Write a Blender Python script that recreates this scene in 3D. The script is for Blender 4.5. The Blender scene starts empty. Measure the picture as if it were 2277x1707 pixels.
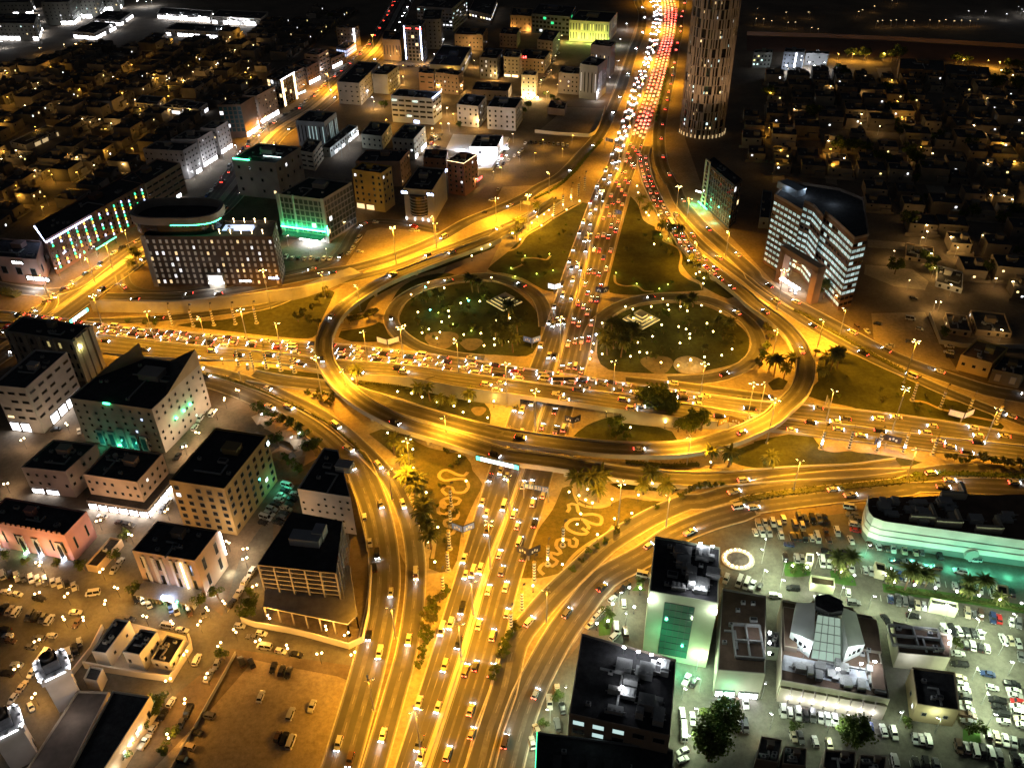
import bpy, math, random
from mathutils import Vector, Matrix
random.seed(7)
C = bpy.context.scene.collection
SC = bpy.context.scene
# ------------------------------------------------------------------ camera
CAM_H, FPX, TILT, ROLL = 246.0, 1920.0, math.radians(36.0), 0.0159
_d = Vector((0, math.cos(TILT), -math.sin(TILT)))
_r0, _u0 = Vector((1, 0, 0)), Vector((0, math.sin(TILT), math.cos(TILT)))
_r = _r0*math.cos(ROLL) - _u0*math.sin(ROLL)
_u = _r0*math.sin(ROLL) + _u0*math.cos(ROLL)
EYE = Vector((0, 0, CAM_H))
cam = bpy.data.cameras.new('camera'); cam.sensor_fit = 'HORIZONTAL'
cam.sensor_width = 36.0; cam.lens = FPX/2277.0*36.0; cam.clip_start = 1.0; cam.clip_end = 9000.0
cam_ob = bpy.data.objects.new('camera', cam); C.objects.link(cam_ob)
m3 = Matrix((_r, _u, -_d)).transposed()
cam_ob.matrix_world = Matrix.Translation(EYE) @ m3.to_4x4()
SC.camera = cam_ob
# ------------------------------------------------------------------ night sky
world = bpy.data.worlds.new('World'); SC.world = world; world.use_nodes = True
wn = world.node_tree; bg = wn.nodes['Background']
sky = wn.nodes.new('ShaderNodeTexSky'); sky.sky_type = 'NISHITA'; sky.sun_disc = False
sky.sun_elevation = math.radians(-1.5); sky.sun_rotation = math.radians(200)
wn.links.new(sky.outputs[0], bg.inputs[0]); bg.inputs[1].default_value = SKY_STRENGTH = 0.10
SC.view_settings.view_transform = 'Standard'; SC.view_settings.look = 'None'
SC.view_settings.exposure = 0.18; SC.view_settings.gamma = 1.0
SC.cycles.use_denoising = True
SC.cycles.max_bounces = 3; SC.cycles.diffuse_bounces = 2; SC.cycles.glossy_bounces = 2
SC.cycles.sample_clamp_indirect = 2.0
SC.cycles.caustics_reflective = False; SC.cycles.caustics_refractive = False
# ------------------------------------------------------------------ where things stand: photograph -> ground plane
FR = {'F': (0, 0, 1), 'z1': (1010.3, 291.4, .17575), 'z2': (680.0, 446.9, .17575), 'z3': (388.6, 718.9, .2197),
      'z4': (1360.0, 330.3, .17575), 'z5': (1515.5, 777.2, .2197), 'z6': (0, 544.0, .17575)}
for _c, _x in enumerate((0, 544, 1126.9-38.9, 1629.1)):
    for _q, _y in enumerate((0, 408.0, 816.0, 1230.8)):
        FR['t%d%d' % (_c, _q)] = (_x, _y, .2635)
def U(fr, *xy):
    a, b, k = FR[fr]
    return [((a+xy[i]*k)/.97145, (b+xy[i+1]*k)/.97145) for i in range(0, len(xy), 2)]
def W(p, z=0.0):
    v = _d*FPX + _r*(p[0]-1138.5) - _u*(p[1]-853.5)
    t = (z-CAM_H)/v.z
    return EYE + v*t
def PX(P):
    v = Vector(P)-EYE; k = FPX/v.dot(_d)
    return (1138.5+v.dot(_r)*k, 853.5-v.dot(_u)*k)
def G(fr, *xy, z=0.0):
    return [W(p, z) for p in U(fr, *xy)]
def G1(fr, x, y, z=0.0): return G(fr, x, y, z=z)[0]
def height_from(top_px, base_y, zmax=120.0):
    """height h such that the point seen at top_px stands h above the ground point seen at row base_y"""
    lo, hi = 0.0, zmax
    for _ in range(40):
        h = (lo+hi)/2; q = W(top_px, h)
        if PX((q.x, q.y, 0))[1] > base_y: hi = h
        else: lo = h
    return (lo+hi)/2
# ------------------------------------------------------------------ materials
MATS = {}
def mat(name, col, rough=.8, noise=0.0, scale=.2, col2=None, spec=.3, emit=0.0, emitcol=None, metal=0.0, detail=5.0, bump=0.0, speck=0.0):
    if name in MATS: return MATS[name]
    m = bpy.data.materials.new(name); m.use_nodes = True; nt = m.node_tree
    b = nt.nodes['Principled BSDF']
    b.inputs['Base Color'].default_value = (*col, 1); b.inputs['Roughness'].default_value = rough
    b.inputs['Specular IOR Level'].default_value = spec; b.inputs['Metallic'].default_value = metal
    if noise or col2 is not None:
        tc = nt.nodes.new('ShaderNodeTexCoord'); n = nt.nodes.new('ShaderNodeTexNoise')
        n.inputs['Scale'].default_value = scale; n.inputs['Detail'].default_value = detail; n.inputs['Roughness'].default_value = .65
        r = nt.nodes.new('ShaderNodeValToRGB')
        c2 = col2 if col2 is not None else tuple(c*(1-noise) for c in col)
        c1 = col if col2 is not None else tuple(min(1, c*(1+noise)) for c in col)
        r.color_ramp.elements[0].position = .32; r.color_ramp.elements[0].color = (*c2, 1)
        r.color_ramp.elements[1].position = .68; r.color_ramp.elements[1].color = (*c1, 1)
        nt.links.new(tc.outputs['Object'], n.inputs['Vector']); nt.links.new(n.outputs[0], r.inputs[0])
        out = r.outputs[0]
        if speck:
            n2 = nt.nodes.new('ShaderNodeTexNoise'); n2.inputs['Scale'].default_value = .55; n2.inputs['Detail'].default_value = 8; n2.inputs['Roughness'].default_value = .8
            mr = nt.nodes.new('ShaderNodeMapRange'); mr.inputs['From Min'].default_value = .35; mr.inputs['From Max'].default_value = .65; mr.inputs['To Min'].default_value = 1-speck; mr.inputs['To Max'].default_value = 1+speck
            vm = nt.nodes.new('ShaderNodeVectorMath'); vm.operation = 'SCALE'; nt.links.new(tc.outputs['Object'], n2.inputs['Vector']); nt.links.new(n2.outputs[0], mr.inputs[0]); nt.links.new(out, vm.inputs[0]); nt.links.new(mr.outputs[0], vm.inputs['Scale']); out = vm.outputs[0]
        nt.links.new(out, b.inputs['Base Color'])
        if bump:
            bp = nt.nodes.new('ShaderNodeBump'); bp.inputs['Strength'].default_value = bump
            nt.links.new(n.outputs[0], bp.inputs['Height']); nt.links.new(bp.outputs[0], b.inputs['Normal'])
    if emit:
        b.inputs['Emission Color'].default_value = (*(emitcol or col), 1); b.inputs['Emission Strength'].default_value = emit
    MATS[name] = m
    return m
def tint_mat(name, rough=.4, spec=.5, dirt=0.0, scale=.3):
    """colour taken from each object's own colour, so copies share one mesh"""
    if name in MATS: return MATS[name]
    m = bpy.data.materials.new(name); m.use_nodes = True; nt = m.node_tree; b = nt.nodes['Principled BSDF']
    oi = nt.nodes.new('ShaderNodeObjectInfo'); src = oi.outputs['Color']
    if dirt:
        tc = nt.nodes.new('ShaderNodeTexCoord'); n = nt.nodes.new('ShaderNodeTexNoise')
        n.inputs['Scale'].default_value = scale; n.inputs['Detail'].default_value = 6
        mr = nt.nodes.new('ShaderNodeMapRange'); mr.inputs['From Min'].default_value = .3; mr.inputs['From Max'].default_value = .7
        mr.inputs['To Min'].default_value = 1-dirt; mr.inputs['To Max'].default_value = 1+dirt*.4
        vm = nt.nodes.new('ShaderNodeVectorMath'); vm.operation = 'SCALE'
        nt.links.new(tc.outputs['Object'], n.inputs['Vector']); nt.links.new(n.outputs[0], mr.inputs[0])
        nt.links.new(src, vm.inputs[0]); nt.links.new(mr.outputs[0], vm.inputs['Scale']); src = vm.outputs[0]
    nt.links.new(src, b.inputs['Base Color']); b.inputs['Roughness'].default_value = rough; b.inputs['Specular IOR Level'].default_value = spec
    MATS[name] = m
    return m
SODIUM = (1.0, .415, .018)
M_ASPH = mat('asphalt', (.15, .142, .13), .9, col2=(.09, .085, .078), scale=.09, spec=.15, speck=.18)
M_ASPH2 = mat('worn_asphalt', (.17, .16, .15), .8, col2=(.10, .096, .09), scale=.06)
M_SAND = mat('sand', (.40, .33, .24), .95, col2=(.22, .18, .125), scale=.03, detail=9, speck=.28)
M_PAVE = mat('paving', (.36, .33, .29), .9, col2=(.27, .25, .22), scale=.15)
M_CONC = mat('concrete', (.46, .44, .40), .85, col2=(.33, .315, .29), scale=.12)
M_KERB = mat('kerb_paint', (.42, .39, .33), .85, noise=.25, scale=.5)
M_LAWN = mat('lawn_grass', (.060, .064, .014), .95, col2=(.018, .022, .006), scale=.08, detail=9, speck=.35)
M_AMBERLAWN = mat('amber_lawn', (.135, .105, .03), .95, col2=(.045, .045, .012), scale=.06, detail=9, speck=.35)  # browner, amber-toned variant of the lawn colour
M_CITY = mat('city_ground', (.20, .155, .11), .95, col2=(.10, .08, .06), scale=.03, speck=.25)
M_LINE = mat('road_paint', (.20, .19, .17), .7)
M_WEAR = mat('tyre_worn_asphalt', (.095, .09, .083), .85, col2=(.058, .055, .051), scale=.05, spec=.2)
M_STEEL = mat('galvanised_steel', (.42, .42, .42), .45, metal=.6)
M_DARK = mat('dark_metal', (.04, .04, .045), .5)
# ------------------------------------------------------------------ mesh helpers
class MB:
    def __init__(s): s.v = []; s.f = []; s.m = []
    def face(s, pts, mi=0):
        n = len(s.v); s.v += [tuple(p) for p in pts]; s.f.append(tuple(range(n, n+len(pts)))); s.m.append(mi)
    def box(s, c, size, rz=0.0, mi=0, top=None):
        """box with base centre c; top=(sx,sy) scales the top face"""
        x, y, z = size[0]/2, size[1]/2, size[2]; t = top or (1, 1); ca, sa = math.cos(rz), math.sin(rz); n = len(s.v)
        for k, zz in ((0, 0), (1, z)):
            fx, fy = (1, 1) if k == 0 else t
            for a, b in ((-1, -1), (1, -1), (1, 1), (-1, 1)):
                px, py = a*x*fx, b*y*fy
                s.v.append((c[0]+px*ca-py*sa, c[1]+px*sa+py*ca, c[2]+zz))
        for q in ((3, 2, 1, 0), (4, 5, 6, 7), (0, 1, 5, 4), (1, 2, 6, 5), (2, 3, 7, 6), (3, 0, 4, 7)):
            s.f.append(tuple(n+i for i in q)); s.m.append(mi)
    def prism(s, poly, z0, z1, mi=0, cap=True, mtop=None, bottom=False):
        """poly: counter-clockwise xy"""
        n = len(s.v); k = len(poly)
        s.v += [(p[0], p[1], z0) for p in poly] + [(p[0], p[1], z1) for p in poly]
        for i in range(k):
            j = (i+1) % k; s.f.append((n+i, n+j, n+k+j, n+k+i)); s.m.append(mi)
        if cap: s.f.append(tuple(n+k+i for i in range(k))); s.m.append(mi if mtop is None else mtop)
        if bottom: s.f.append(tuple(n+i for i in reversed(range(k)))); s.m.append(mi)
    def tube(s, a, b, r0, r1=None, k=8, mi=0, cap=True):
        r1 = r0 if r1 is None else r1; a, b = Vector(a), Vector(b); d = (b-a).normalized()
        q = d.orthogonal().normalized(); w = d.cross(q); n = len(s.v)
        for p, r in ((a, r0), (b, r1)):
            for i in range(k):
                t = 2*math.pi*i/k; s.v.append(tuple(p + q*(r*math.cos(t)) + w*(r*math.sin(t))))
        for i in range(k):
            j = (i+1) % k; s.f.append((n+i, n+j, n+k+j, n+k+i)); s.m.append(mi)
        if cap:
            s.f.append(tuple(n+k+i for i in range(k))); s.m.append(mi); s.f.append(tuple(n+i for i in reversed(range(k)))); s.m.append(mi)
    def lathe(s, c, prof, k=10, mi=0):
        """prof: (radius, z) from bottom up"""
        n = len(s.v)
        for r, z in prof:
            for i in range(k):
                t = 2*math.pi*i/k; s.v.append((c[0]+r*math.cos(t), c[1]+r*math.sin(t), c[2]+z))
        for q in range(len(prof)-1):
            for i in range(k):
                j = (i+1) % k; s.f.append((n+q*k+i, n+q*k+j, n+q*k+k+j, n+q*k+k+i)); s.m.append(mi)
        s.f.append(tuple(n+i for i in reversed(range(k)))); s.m.append(mi)
        e = n+(len(prof)-1)*k; s.f.append(tuple(e+i for i in range(k))); s.m.append(mi)
    def strip(s, L, R, mi=0, closed=False):
        n = len(s.v)
        for a, b in zip(L, R): s.v.append(tuple(a)); s.v.append(tuple(b))
        for i in range(len(L)-1):
            s.f.append((n+2*i, n+2*i+1, n+2*i+3, n+2*i+2)); s.m.append(mi)
    def wall(s, P, h, w, mi=0):
        """an upright wall of width w and height h along the 3-D line P"""
        o = offsets(P)
        L = [p+n*(w/2) for p, n in zip(P, o)]; R = [p-n*(w/2) for p, n in zip(P, o)]; up = Vector((0, 0, h))
        s.strip([p+up for p in L], [p+up for p in R], mi); s.strip(L, [p+up for p in L], mi); s.strip([p+up for p in R], R, mi)
        for e in (0, -1):
            s.face([L[e], R[e], R[e]+up, L[e]+up], mi)
    def mesh(s, name, mats):
        me = bpy.data.meshes.new(name); me.from_pydata(s.v, [], s.f)
        for m in mats: me.materials.append(m)
        if len(mats) > 1: me.polygons.foreach_set('material_index', s.m)
        me.update(); return me
    def build(s, name, mats, parent=None, loc=None, rz=0.0):
        mats = mats if isinstance(mats, (list, tuple)) else [mats]
        return link(name, s.mesh(name, mats), parent, loc, rz)
def link(name, data, parent=None, loc=None, rz=0.0):
    o = bpy.data.objects.new(name, data); C.objects.link(o)
    if parent is not None: o.parent = parent
    if loc is not None: o.location = loc
    if rz: o.rotation_euler = (0, 0, rz)
    return o
USED = {}
def tag(o, label=None, cat=None, group=None, kind=None):
    if label:
        if label in USED: USED[label] += 1
        else: USED[label] = 1
        o['label'] = label
    if cat: o['category'] = cat
    if group: o['group'] = group
    if kind: o['kind'] = kind
    return o
def thing(name, label, cat, loc=(0, 0, 0), rz=0.0, group=None):
    o = bpy.data.objects.new(name, None); C.objects.link(o); o.location = loc; o.rotation_euler = (0, 0, rz)
    return tag(o, label, cat, group)
def struct(name, mb, mats):
    o = mb.build(name, mats); o['kind'] = 'structure'; return o
def lamp(name, parent, loc, power, col, radius=.4, spot=None, direction=None):
    d = bpy.data.lights.get(name + str((power, col, radius, spot)))
    if d is None:
        d = bpy.data.lights.new(name + str((power, col, radius, spot)), 'SPOT' if spot else 'POINT')
        d.energy = power; d.color = col; d.shadow_soft_size = radius
        if spot: d.spot_size = math.radians(spot); d.spot_blend = .75
    o = bpy.data.objects.new(name, d); C.objects.link(o); o.location = loc
    if direction is not None: o.rotation_euler = Vector(direction).to_track_quat('-Z', 'Y').to_euler()
    if parent is not None: o.parent = parent
    return o
def offsets(P):
    out = []
    for i in range(len(P)):
        a, b = P[max(0, i-1)], P[min(len(P)-1, i+1)]; d = Vector((b.x-a.x, b.y-a.y, 0))
        d = d.normalized() if d.length > 1e-6 else Vector((1, 0, 0))
        out.append(Vector((-d.y, d.x, 0)))
    return out
def smooth(P, step=5.0):
    """Catmull-Rom through P, resampled about every step metres"""
    P = [Vector(p) for p in P]; Q = [P[0]*2-P[1]] + P + [P[-1]*2-P[-2]]; out = []
    for i in range(1, len(Q)-2):
        a, b, c, d = Q[i-1:i+3]; n = max(1, int((c-b).length/step))
        for k in range(n):
            t = k/n; t2, t3 = t*t, t*t*t
            out.append(.5*((2*b) + (c-a)*t + (2*a-5*b+4*c-d)*t2 + (3*b-a-3*c+d)*t3))
    out.append(P[-1]); lo = min(p.z for p in P)
    for p in out: p.z = max(p.z, lo)
    return out
def path_len(P):
    s = [0.0]
    for a, b in zip(P, P[1:]): s.append(s[-1]+(b-a).length)
    return s
def at_len(P, S, x):
    x = min(max(x, 0), S[-1])
    for i in range(len(S)-1):
        if x <= S[i+1]:
            t = (x-S[i])/max(1e-6, S[i+1]-S[i]); q = P[i].lerp(P[i+1], t); d = (P[i+1]-P[i]).normalized(); return q, d
    return P[-1], (P[-1]-P[-2]).normalized()
def off(P, w): return [p+n*w for p, n in zip(P, offsets(P))]
def up(P, z): return [Vector((p.x, p.y, p.z+z)) for p in P]
def even(P, n=60):
    S = path_len(P); return [at_len(P, S, S[-1]*i/(n-1))[0] for i in range(n)]
def patch(name, fr, xy, m, z, curve=False):
    P = G(fr, *xy)
    if curve: P = smooth(P+[P[0]], 4.0)[:-1]
    b = MB(); b.face([(p.x, p.y, z) for p in P]); o = b.build(name, m)
    if o.data.polygons[0].normal.z < 0: o.data.flip_normals()
    o['kind'] = 'structure'; return o
# ------------------------------------------------------------------ ground
gb = MB(); gb.face([(-2600, -300, 0), (2600, -300, 0), (2600, 4200, 0), (-2600, 4200, 0)]); struct('ground', gb, M_CITY)
_zl = [0.05]
def nz():
    _zl[0] += .008; return _zl[0]
KERBS = MB(); LINES = MB(); WEAR = MB()
def wear(P, w=2.0, z=.004): WEAR.strip(up(off(P, -w/2), z), up(off(P, w/2), z))
def lines_along(P, w=.18, dash=None, z=.012, every=1):
    if dash is None:
        L, R = up(off(P, w/2), z), up(off(P, -w/2), z); LINES.strip(R, L); return
    S = path_len(P); x = 0.0
    while x < S[-1]-dash[0]:
        a, da = at_len(P, S, x); b, db = at_len(P, S, x+dash[0]); n = Vector((-da.y, da.x, 0))*(w/2)
        LINES.face([a-n+Vector((0, 0, z)), b-n+Vector((0, 0, z)), b+n+Vector((0, 0, z)), a+n+Vector((0, 0, z))]); x += dash[0]+dash[1]
def lr_road(name, L, R, lanes, m=None, kerb=(1, 1), n=90):
    """road between two traced edge lines lying on the ground"""
    z = nz(); L, R = even(smooth(L), n), even(smooth(R), n)
    L, R = [Vector((p.x, p.y, p.z+z)) for p in L], [Vector((p.x, p.y, p.z+z)) for p in R]
    b = MB(); b.strip(L, R); o = b.build(name, m or M_ASPH); o['kind'] = 'structure'
    if o.data.polygons[0].normal.z < 0: o.data.flip_normals()
    for P, k, s in ((L, kerb[0], 1), (R, kerb[1], -1)):
        if k: KERBS.wall(P, .18, .5)
    for i in range(1, lanes):
        t = i/lanes; lines_along([a.lerp(c, t) for a, c in zip(L, R)], .22, (3.5, 6.5))
    for t in (.04, .96): lines_along([a.lerp(c, t) for a, c in zip(L, R)], .2)
    for i in range(lanes): wear([a.lerp(c, (i+.5)/lanes) for a, c in zip(L, R)], 1.9)
    return L, R
def c_road(name, P, w, lanes, m=None, kerb=(1, 1)):
    P = smooth(P); z = nz(); P = up(P, z); L, R = off(P, w/2), off(P, -w/2)
    b = MB(); b.strip(R, L); o = b.build(name, m or M_ASPH); o['kind'] = 'structure'
    if o.data.polygons[0].normal.z < 0: o.data.flip_normals()
    if kerb[0]: KERBS.wall(L, .18, .45)
    if kerb[1]: KERBS.wall(R, .18, .45)
    for i in range(1, lanes): lines_along(off(P, w/2-w*i/lanes), .22, (3.5, 6.5))
    for s in (1, -1): lines_along(off(P, s*(w/2-.5)), .2)
    for i in range(lanes): wear(off(P, w/2-w*(i+.5)/lanes), min(2.4, w/lanes*.55))
    return P
# ------------------------------------------------------------------ north-south highway: (y, left, median left, median right, right) as photographed
NS = [(-75, 1382, 1412, 1416, 1447), (-30, 1391, 1421, 1425, 1452), (0, 1400, 1427, 1431, 1458), (26, 1411, 1429, 1433, 1464), (79, 1403, 1425, 1430, 1457), (132, 1390, 1408, 1414, 1445),
      (184, 1367, 1391, 1398, 1433), (250, 1346, 1371, 1377, 1411), (316, 1325, 1350, 1357, 1388), (369, 1306, 1335, 1342, 1372), (408, 1284, 1315, 1321, 1359),
      (519, 1242, 1277, 1283, 1331), (592, 1216, 1257, 1265, 1313), (671, 1190, 1231, 1239, 1290), (780, 1150, 1202, 1210, 1270), (869, 1111, 1173, 1182, 1243),
      (929, 1089, 1152, 1161, 1226), (1005, 1060, 1128, 1137, 1200), (1110, 1026, 1092, 1102, 1170), (1231, 988, 1045, 1059, 1130), (1442, 922, 983, 999, 1074),
      (1658, 852, 909, 930, 1005), (1760, 820, 874, 896, 972)]
def col(rows, k): return [G1('F', r[k], r[0]) for r in rows]
HW_W = lr_road('southbound_carriageway', col(NS, 1), col(NS, 2), 4, kerb=(1, 0), n=140)
HW_E = lr_road('northbound_carriageway', col(NS, 3), col(NS, 4), 4, kerb=(0, 1), n=140)
mL, mR = even(smooth(col(NS, 2)), 140), even(smooth(col(NS, 3)), 140)
b = MB(); b.strip(up(mL, .22), up(mR, .22)); b.strip(mL, up(mL, .22)); b.strip(up(mR, .22), mR)
mid = [a.lerp(c, .5) for a, c in zip(mL, mR)]; b.wall(up(mid, .22), .85, .5)
struct('median_strip', b, M_CONC)
# ------------------------------------------------------------------ east-west road: (x, north, median, south); it rises over the highway
def ez(x):
    a = (x-560)/430.0; c = (1760-x)/400.0; t = max(0, min(1, a, c)); return 6.6*(t*t*(3-2*t))
EW = [(-60, 668, 690, 724), (60, 679, 701, 736), (198, 698, 721, 760), (395, 718, 745, 776), (583, 735, 762, 783), (740, 745, 779, 808), (874, 760, 790, 816), (1000, 776, 808, 838), (1127, 796, 824, 855),
      (1246, 813, 840, 872), (1370, 832, 858, 890), (1483, 847, 874, 905), (1615, 865, 895, 920), (1779, 880, 914, 945), (2001, 906, 942, 973), (2212, 940, 965, 1000), (2330, 958, 985, 1022)]
def row(k, dz=0): return [W(U('F', r[0], r[k])[0], ez(r[0])+dz) for r in EW]
EW_N = lr_road('west_carriageway', row(1), row(2), 4, kerb=(0, 0), n=150)
EW_S = lr_road('east_carriageway', row(2), row(3), 4, kerb=(0, 0), n=150)
ew = thing('road_bridge', 'long low concrete road bridge crossing east to west over the highway', 'bridge', (0, 0, 0))
nE, sE, mE = even(smooth(row(1)), 150), even(smooth(row(3)), 150), even(smooth(row(2)), 150)
cross = [i for i, p in enumerate(nE) if p.z > 5.2]; gap = [i for i, p in enumerate(nE) if G1('F', 1137, 785).x-6 < p.x < G1('F', 1290, 785).x+6]
b = MB()
b.strip(up(nE, -.02), up(sE, -.02)); b.build('deck', M_CONC, ew)
for E, nm in ((nE, 1), (sE, -1)):
    b = MB(); b.wall(up(off(E, .25*nm), 0), .9, .35); b.build('parapet', M_CONC, ew)
    b = MB()
    for i in range(len(E)-1):
        lo = (lambda p: p.z-1.6) if i in gap else (lambda p: 0.0)
        a, c = off(E, .45*nm)[i], off(E, .45*nm)[i+1]
        if a.z > .05: b.face([(a.x, a.y, lo(a)), (c.x, c.y, lo(c)), (c.x, c.y, c.z+.1), (a.x, a.y, a.z+.1)])
    b.build('side_wall', M_CONC, ew)
b = MB(); b.wall(up(mE, .1), .8, .6); b.build('central_barrier', M_CONC, ew)
for i in (gap[0], gap[-1]):
    b = MB(); a, c = nE[i], sE[i]; b.face([(a.x, a.y, 0), (c.x, c.y, 0), (c.x, c.y, c.z-.1), (a.x, a.y, a.z-.1)]); b.build('abutment', M_CONC, ew)
# ------------------------------------------------------------------ curved flyovers
def flyover(name, label, P, w, pier_every=32.0):
    root = thing(name, label, 'flyover'); P = smooth(P, 4.0)
    z = nz(); P = up(P, z); L, R = off(P, w/2), off(P, -w/2)
    b = MB(); b.strip(off(P, -w/2+.35), off(P, w/2-.35)); b.build('roadway', M_ASPH, root)
    b = MB()
    for E, s in ((L, 1), (R, -1)):
        low = [Vector((p.x, p.y, max(-.1, p.z-1.5) if p.z > 2.6 else -.1)) for p in E]
        if s > 0: b.strip(E, low)
        else: b.strip(low, E)
    b.strip([Vector((p.x, p.y, max(-.1, p.z-1.5))) for p in L], [Vector((p.x, p.y, max(-.1, p.z-1.5))) for p in R])
    b.build('deck', M_CONC, root)
    for E in (off(P, w/2-.2), off(P, -w/2+.2)):
        b = MB(); b.wall(up(E, 0), .95, .4); b.build('parapet', M_CONC, root)
    for s in (1, -1): lines_along(off(P, s*(w/2-1.0)), .2)
    lines_along(P, .2, (3.5, 6.5))
    for s in (1, -1): wear(off(P, s*1.75), 1.9)
    S = path_len(P); x = 10.0
    while x < S[-1]:
        p, d = at_len(P, S, x)
        if p.z > 4.5 and not on_ground_road(p):
            q = MB(); q.tube((p.x, p.y, -.1), (p.x, p.y, p.z-2.3), .9, k=12); q.box((p.x, p.y, p.z-2.4), (w*.7, 1.6, .95), math.atan2(d.y, d.x)+math.pi/2)
            q.build('pier', M_CONC, root)
        x += pier_every
    return P
def _inside(p, L, R):
    best = min(range(len(L)), key=lambda i: (L[i].lerp(R[i], .5)-p).length)
    return (L[best].lerp(R[best], .5)-Vector((p.x, p.y, L[best].z))).length < (L[best]-R[best]).length/2+1.5
def on_ground_road(p):
    q = Vector((p.x, p.y, 0))
    return _inside(q, *HW_W) or _inside(q, *HW_E) or _inside(Vector((p.x, p.y, 3)), EW_N[0], EW_S[1])
def zpts(rows):
    """rows of (frame, x, y, z)"""
    return [W(U(f, x, y)[0], z) for f, x, y, z in rows]
FA = flyover('curved_flyover', 'long curved flyover sweeping from the highway around the west garden and off to the east', zpts([
    ('z1', 1110, 790, 0), ('z1', 930, 912, 0), ('z1', 700, 1068, .3), ('z1', 350, 1250, 1.2), ('z2', 2211, 385, 2.0), ('z2', 1800, 545, 3.0), ('z2', 1500, 655, 3.8), ('z2', 1000, 850, 5.2), ('z2', 700, 1000, 6.2), ('z2', 400, 1200, 7.2),
    ('z2', 215, 1400, 7.4), ('z2', 125, 1600, 7.5), ('z3', 1420, 40, 7.5), ('z3', 1412, 150, 7.5), ('z3', 1435, 280, 7.5), ('z3', 1500, 400, 7.5), ('z3', 1615, 540, 7.5), ('z3', 1790, 685, 7.4), ('z3', 2000, 805, 7.2), ('z3', 2211, 900, 7.0),
    ('t12', 1400, 430, 7.0), ('t12', 1650, 505, 7.0), ('t12', 1960, 605, 7.0), ('t22', 0, 640, 7.0), ('t22', 400, 690, 6.6), ('t22', 700, 742, 5.6), ('t22', 1000, 790, 4.0), ('t22', 1300, 822, 2.0), ('t22', 1600, 838, .6), ('z5', 300, 1170, 0), ('z5', 900, 1125, 0), ('z5', 1500, 1100, 0), ('t32', 1200, 720, 0)]), 8.8)
FB = flyover('curved_flyover', 'curved flyover from the west road round the east garden up to the jammed highway', zpts([
    ('z3', 700, 425, 0), ('z3', 1000, 480, 0), ('z3', 1400, 530, 0), ('z3', 1750, 605, .3), ('z3', 2000, 685, 1.4), ('t12', 1100, 215, 2.8), ('t12', 1400, 300, 4.4), ('t12', 1700, 385, 6.0), ('t12', 2000, 462, 7.0), ('t22', 0, 475, 7.2), ('t22', 400, 535, 7.2),
    ('t22', 800, 578, 7.2), ('t22', 1200, 592, 7.2), ('t22', 1500, 575, 7.2), ('t22', 1800, 510, 7.2), ('t22', 2000, 435, 7.2), ('t22', 2200, 335, 7.2), ('z5', 780, 490, 7.2), ('z5', 940, 335, 7.2), ('z5', 1015, 170, 7.2), ('z5', 1022, 0, 7.0),
    ('t31', 415, 1400, 6.8), ('t31', 335, 1230, 6.2), ('t31', 195, 1090, 5.2), ('t31', 0, 945, 4.0), ('t21', 1950, 850, 3.4), ('t21', 1700, 655, 2.0), ('t21', 1500, 480, .6), ('z4', 620, 1040, .2), ('z4', 455, 810, 0), ('z4', 320, 560, 0),
    ('z4', 225, 350, 0), ('z4', 180, 180, 0), ('z4', 165, 40, 0), ('t20', 1165, 1200, 0)]), 9.2)
# ------------------------------------------------------------------ loops, slip and service roads on the ground
RD = {}
def gp(*rows): return [G1(f, x, y) for f, x, y in rows]
RD['loop_w'] = c_road('loop_ramp', gp(('t21', 350, 1130), ('t21', 335, 1010), ('t21', 290, 900), ('t21', 180, 810), ('t21', 0, 745), ('t11', 1900, 718), ('t11', 1650, 745), ('t11', 1400, 810), ('t11', 1230, 905), ('t11', 1150, 1010), ('t11', 1145, 1100), ('t11', 1230, 1210), ('t11', 1400, 1310), ('t11', 1650, 1372), ('t11', 1900, 1400)), 8.0, 1)
RD['loop_e'] = c_road('loop_ramp', gp(('t21', 690, 1330), ('t21', 700, 1250), ('t21', 740, 1140), ('t21', 820, 1045), ('t21', 950, 960), ('t21', 1150, 900), ('t21', 1400, 885), ('t21', 1650, 910), ('t21', 1850, 985), ('t21', 2010, 1100), ('t21', 2085, 1230), ('t21', 2080, 1340), ('t21', 1980, 1450), ('t21', 1800, 1530), ('t21', 1600, 1562), ('t21', 1350, 1572)), 8.0, 1)
RD['aux'] = c_road('side_lane', zpts([('t22', 1000, 15, 5.5), ('t22', 1400, 55, 4), ('t22', 1800, 110, 2.5), ('t22', 2212, 165, .6), ('z5', 400, 365, 0), ('z5', 800, 420, 0), ('z5', 1200, 480, 0)]), 5.0, 1, kerb=(1, 0))
RD['slip_nw'] = c_road('slip_road', gp(('z1', 800, 965), ('z1', 600, 1062), ('z1', 300, 1195), ('z2', 2211, 290), ('z2', 1850, 430), ('z2', 1500, 560), ('z2', 1000, 745), ('z2', 500, 880), ('z2', 0, 975), ('t01', 2212, 955), ('t01', 1850, 1008), ('t01', 1500, 1050), ('t01', 1000, 1085), ('t01', 700, 1090)), 7.0, 2)
RD['serv_nw'] = c_road('service_road', gp(('t20', 1110, -200), ('t20', 1100, 0), ('t20', 1140, 120), ('t20', 1120, 280), ('t20', 1070, 400), ('t20', 1010, 580), ('t20', 960, 730), ('t20', 870, 940), ('t20', 790, 1100), ('t20', 690, 1220), ('t20', 490, 1430), ('z1', 900, 640), ('z1', 700, 770), ('z1', 400, 905), ('z1', 0, 1070), ('z2', 1500, 400), ('z2', 1000, 605), ('z2', 500, 750), ('z2', 0, 835), ('t01', 1900, 835), ('t01', 1350, 890), ('t01', 850, 890)), 10.0, 2)
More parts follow.
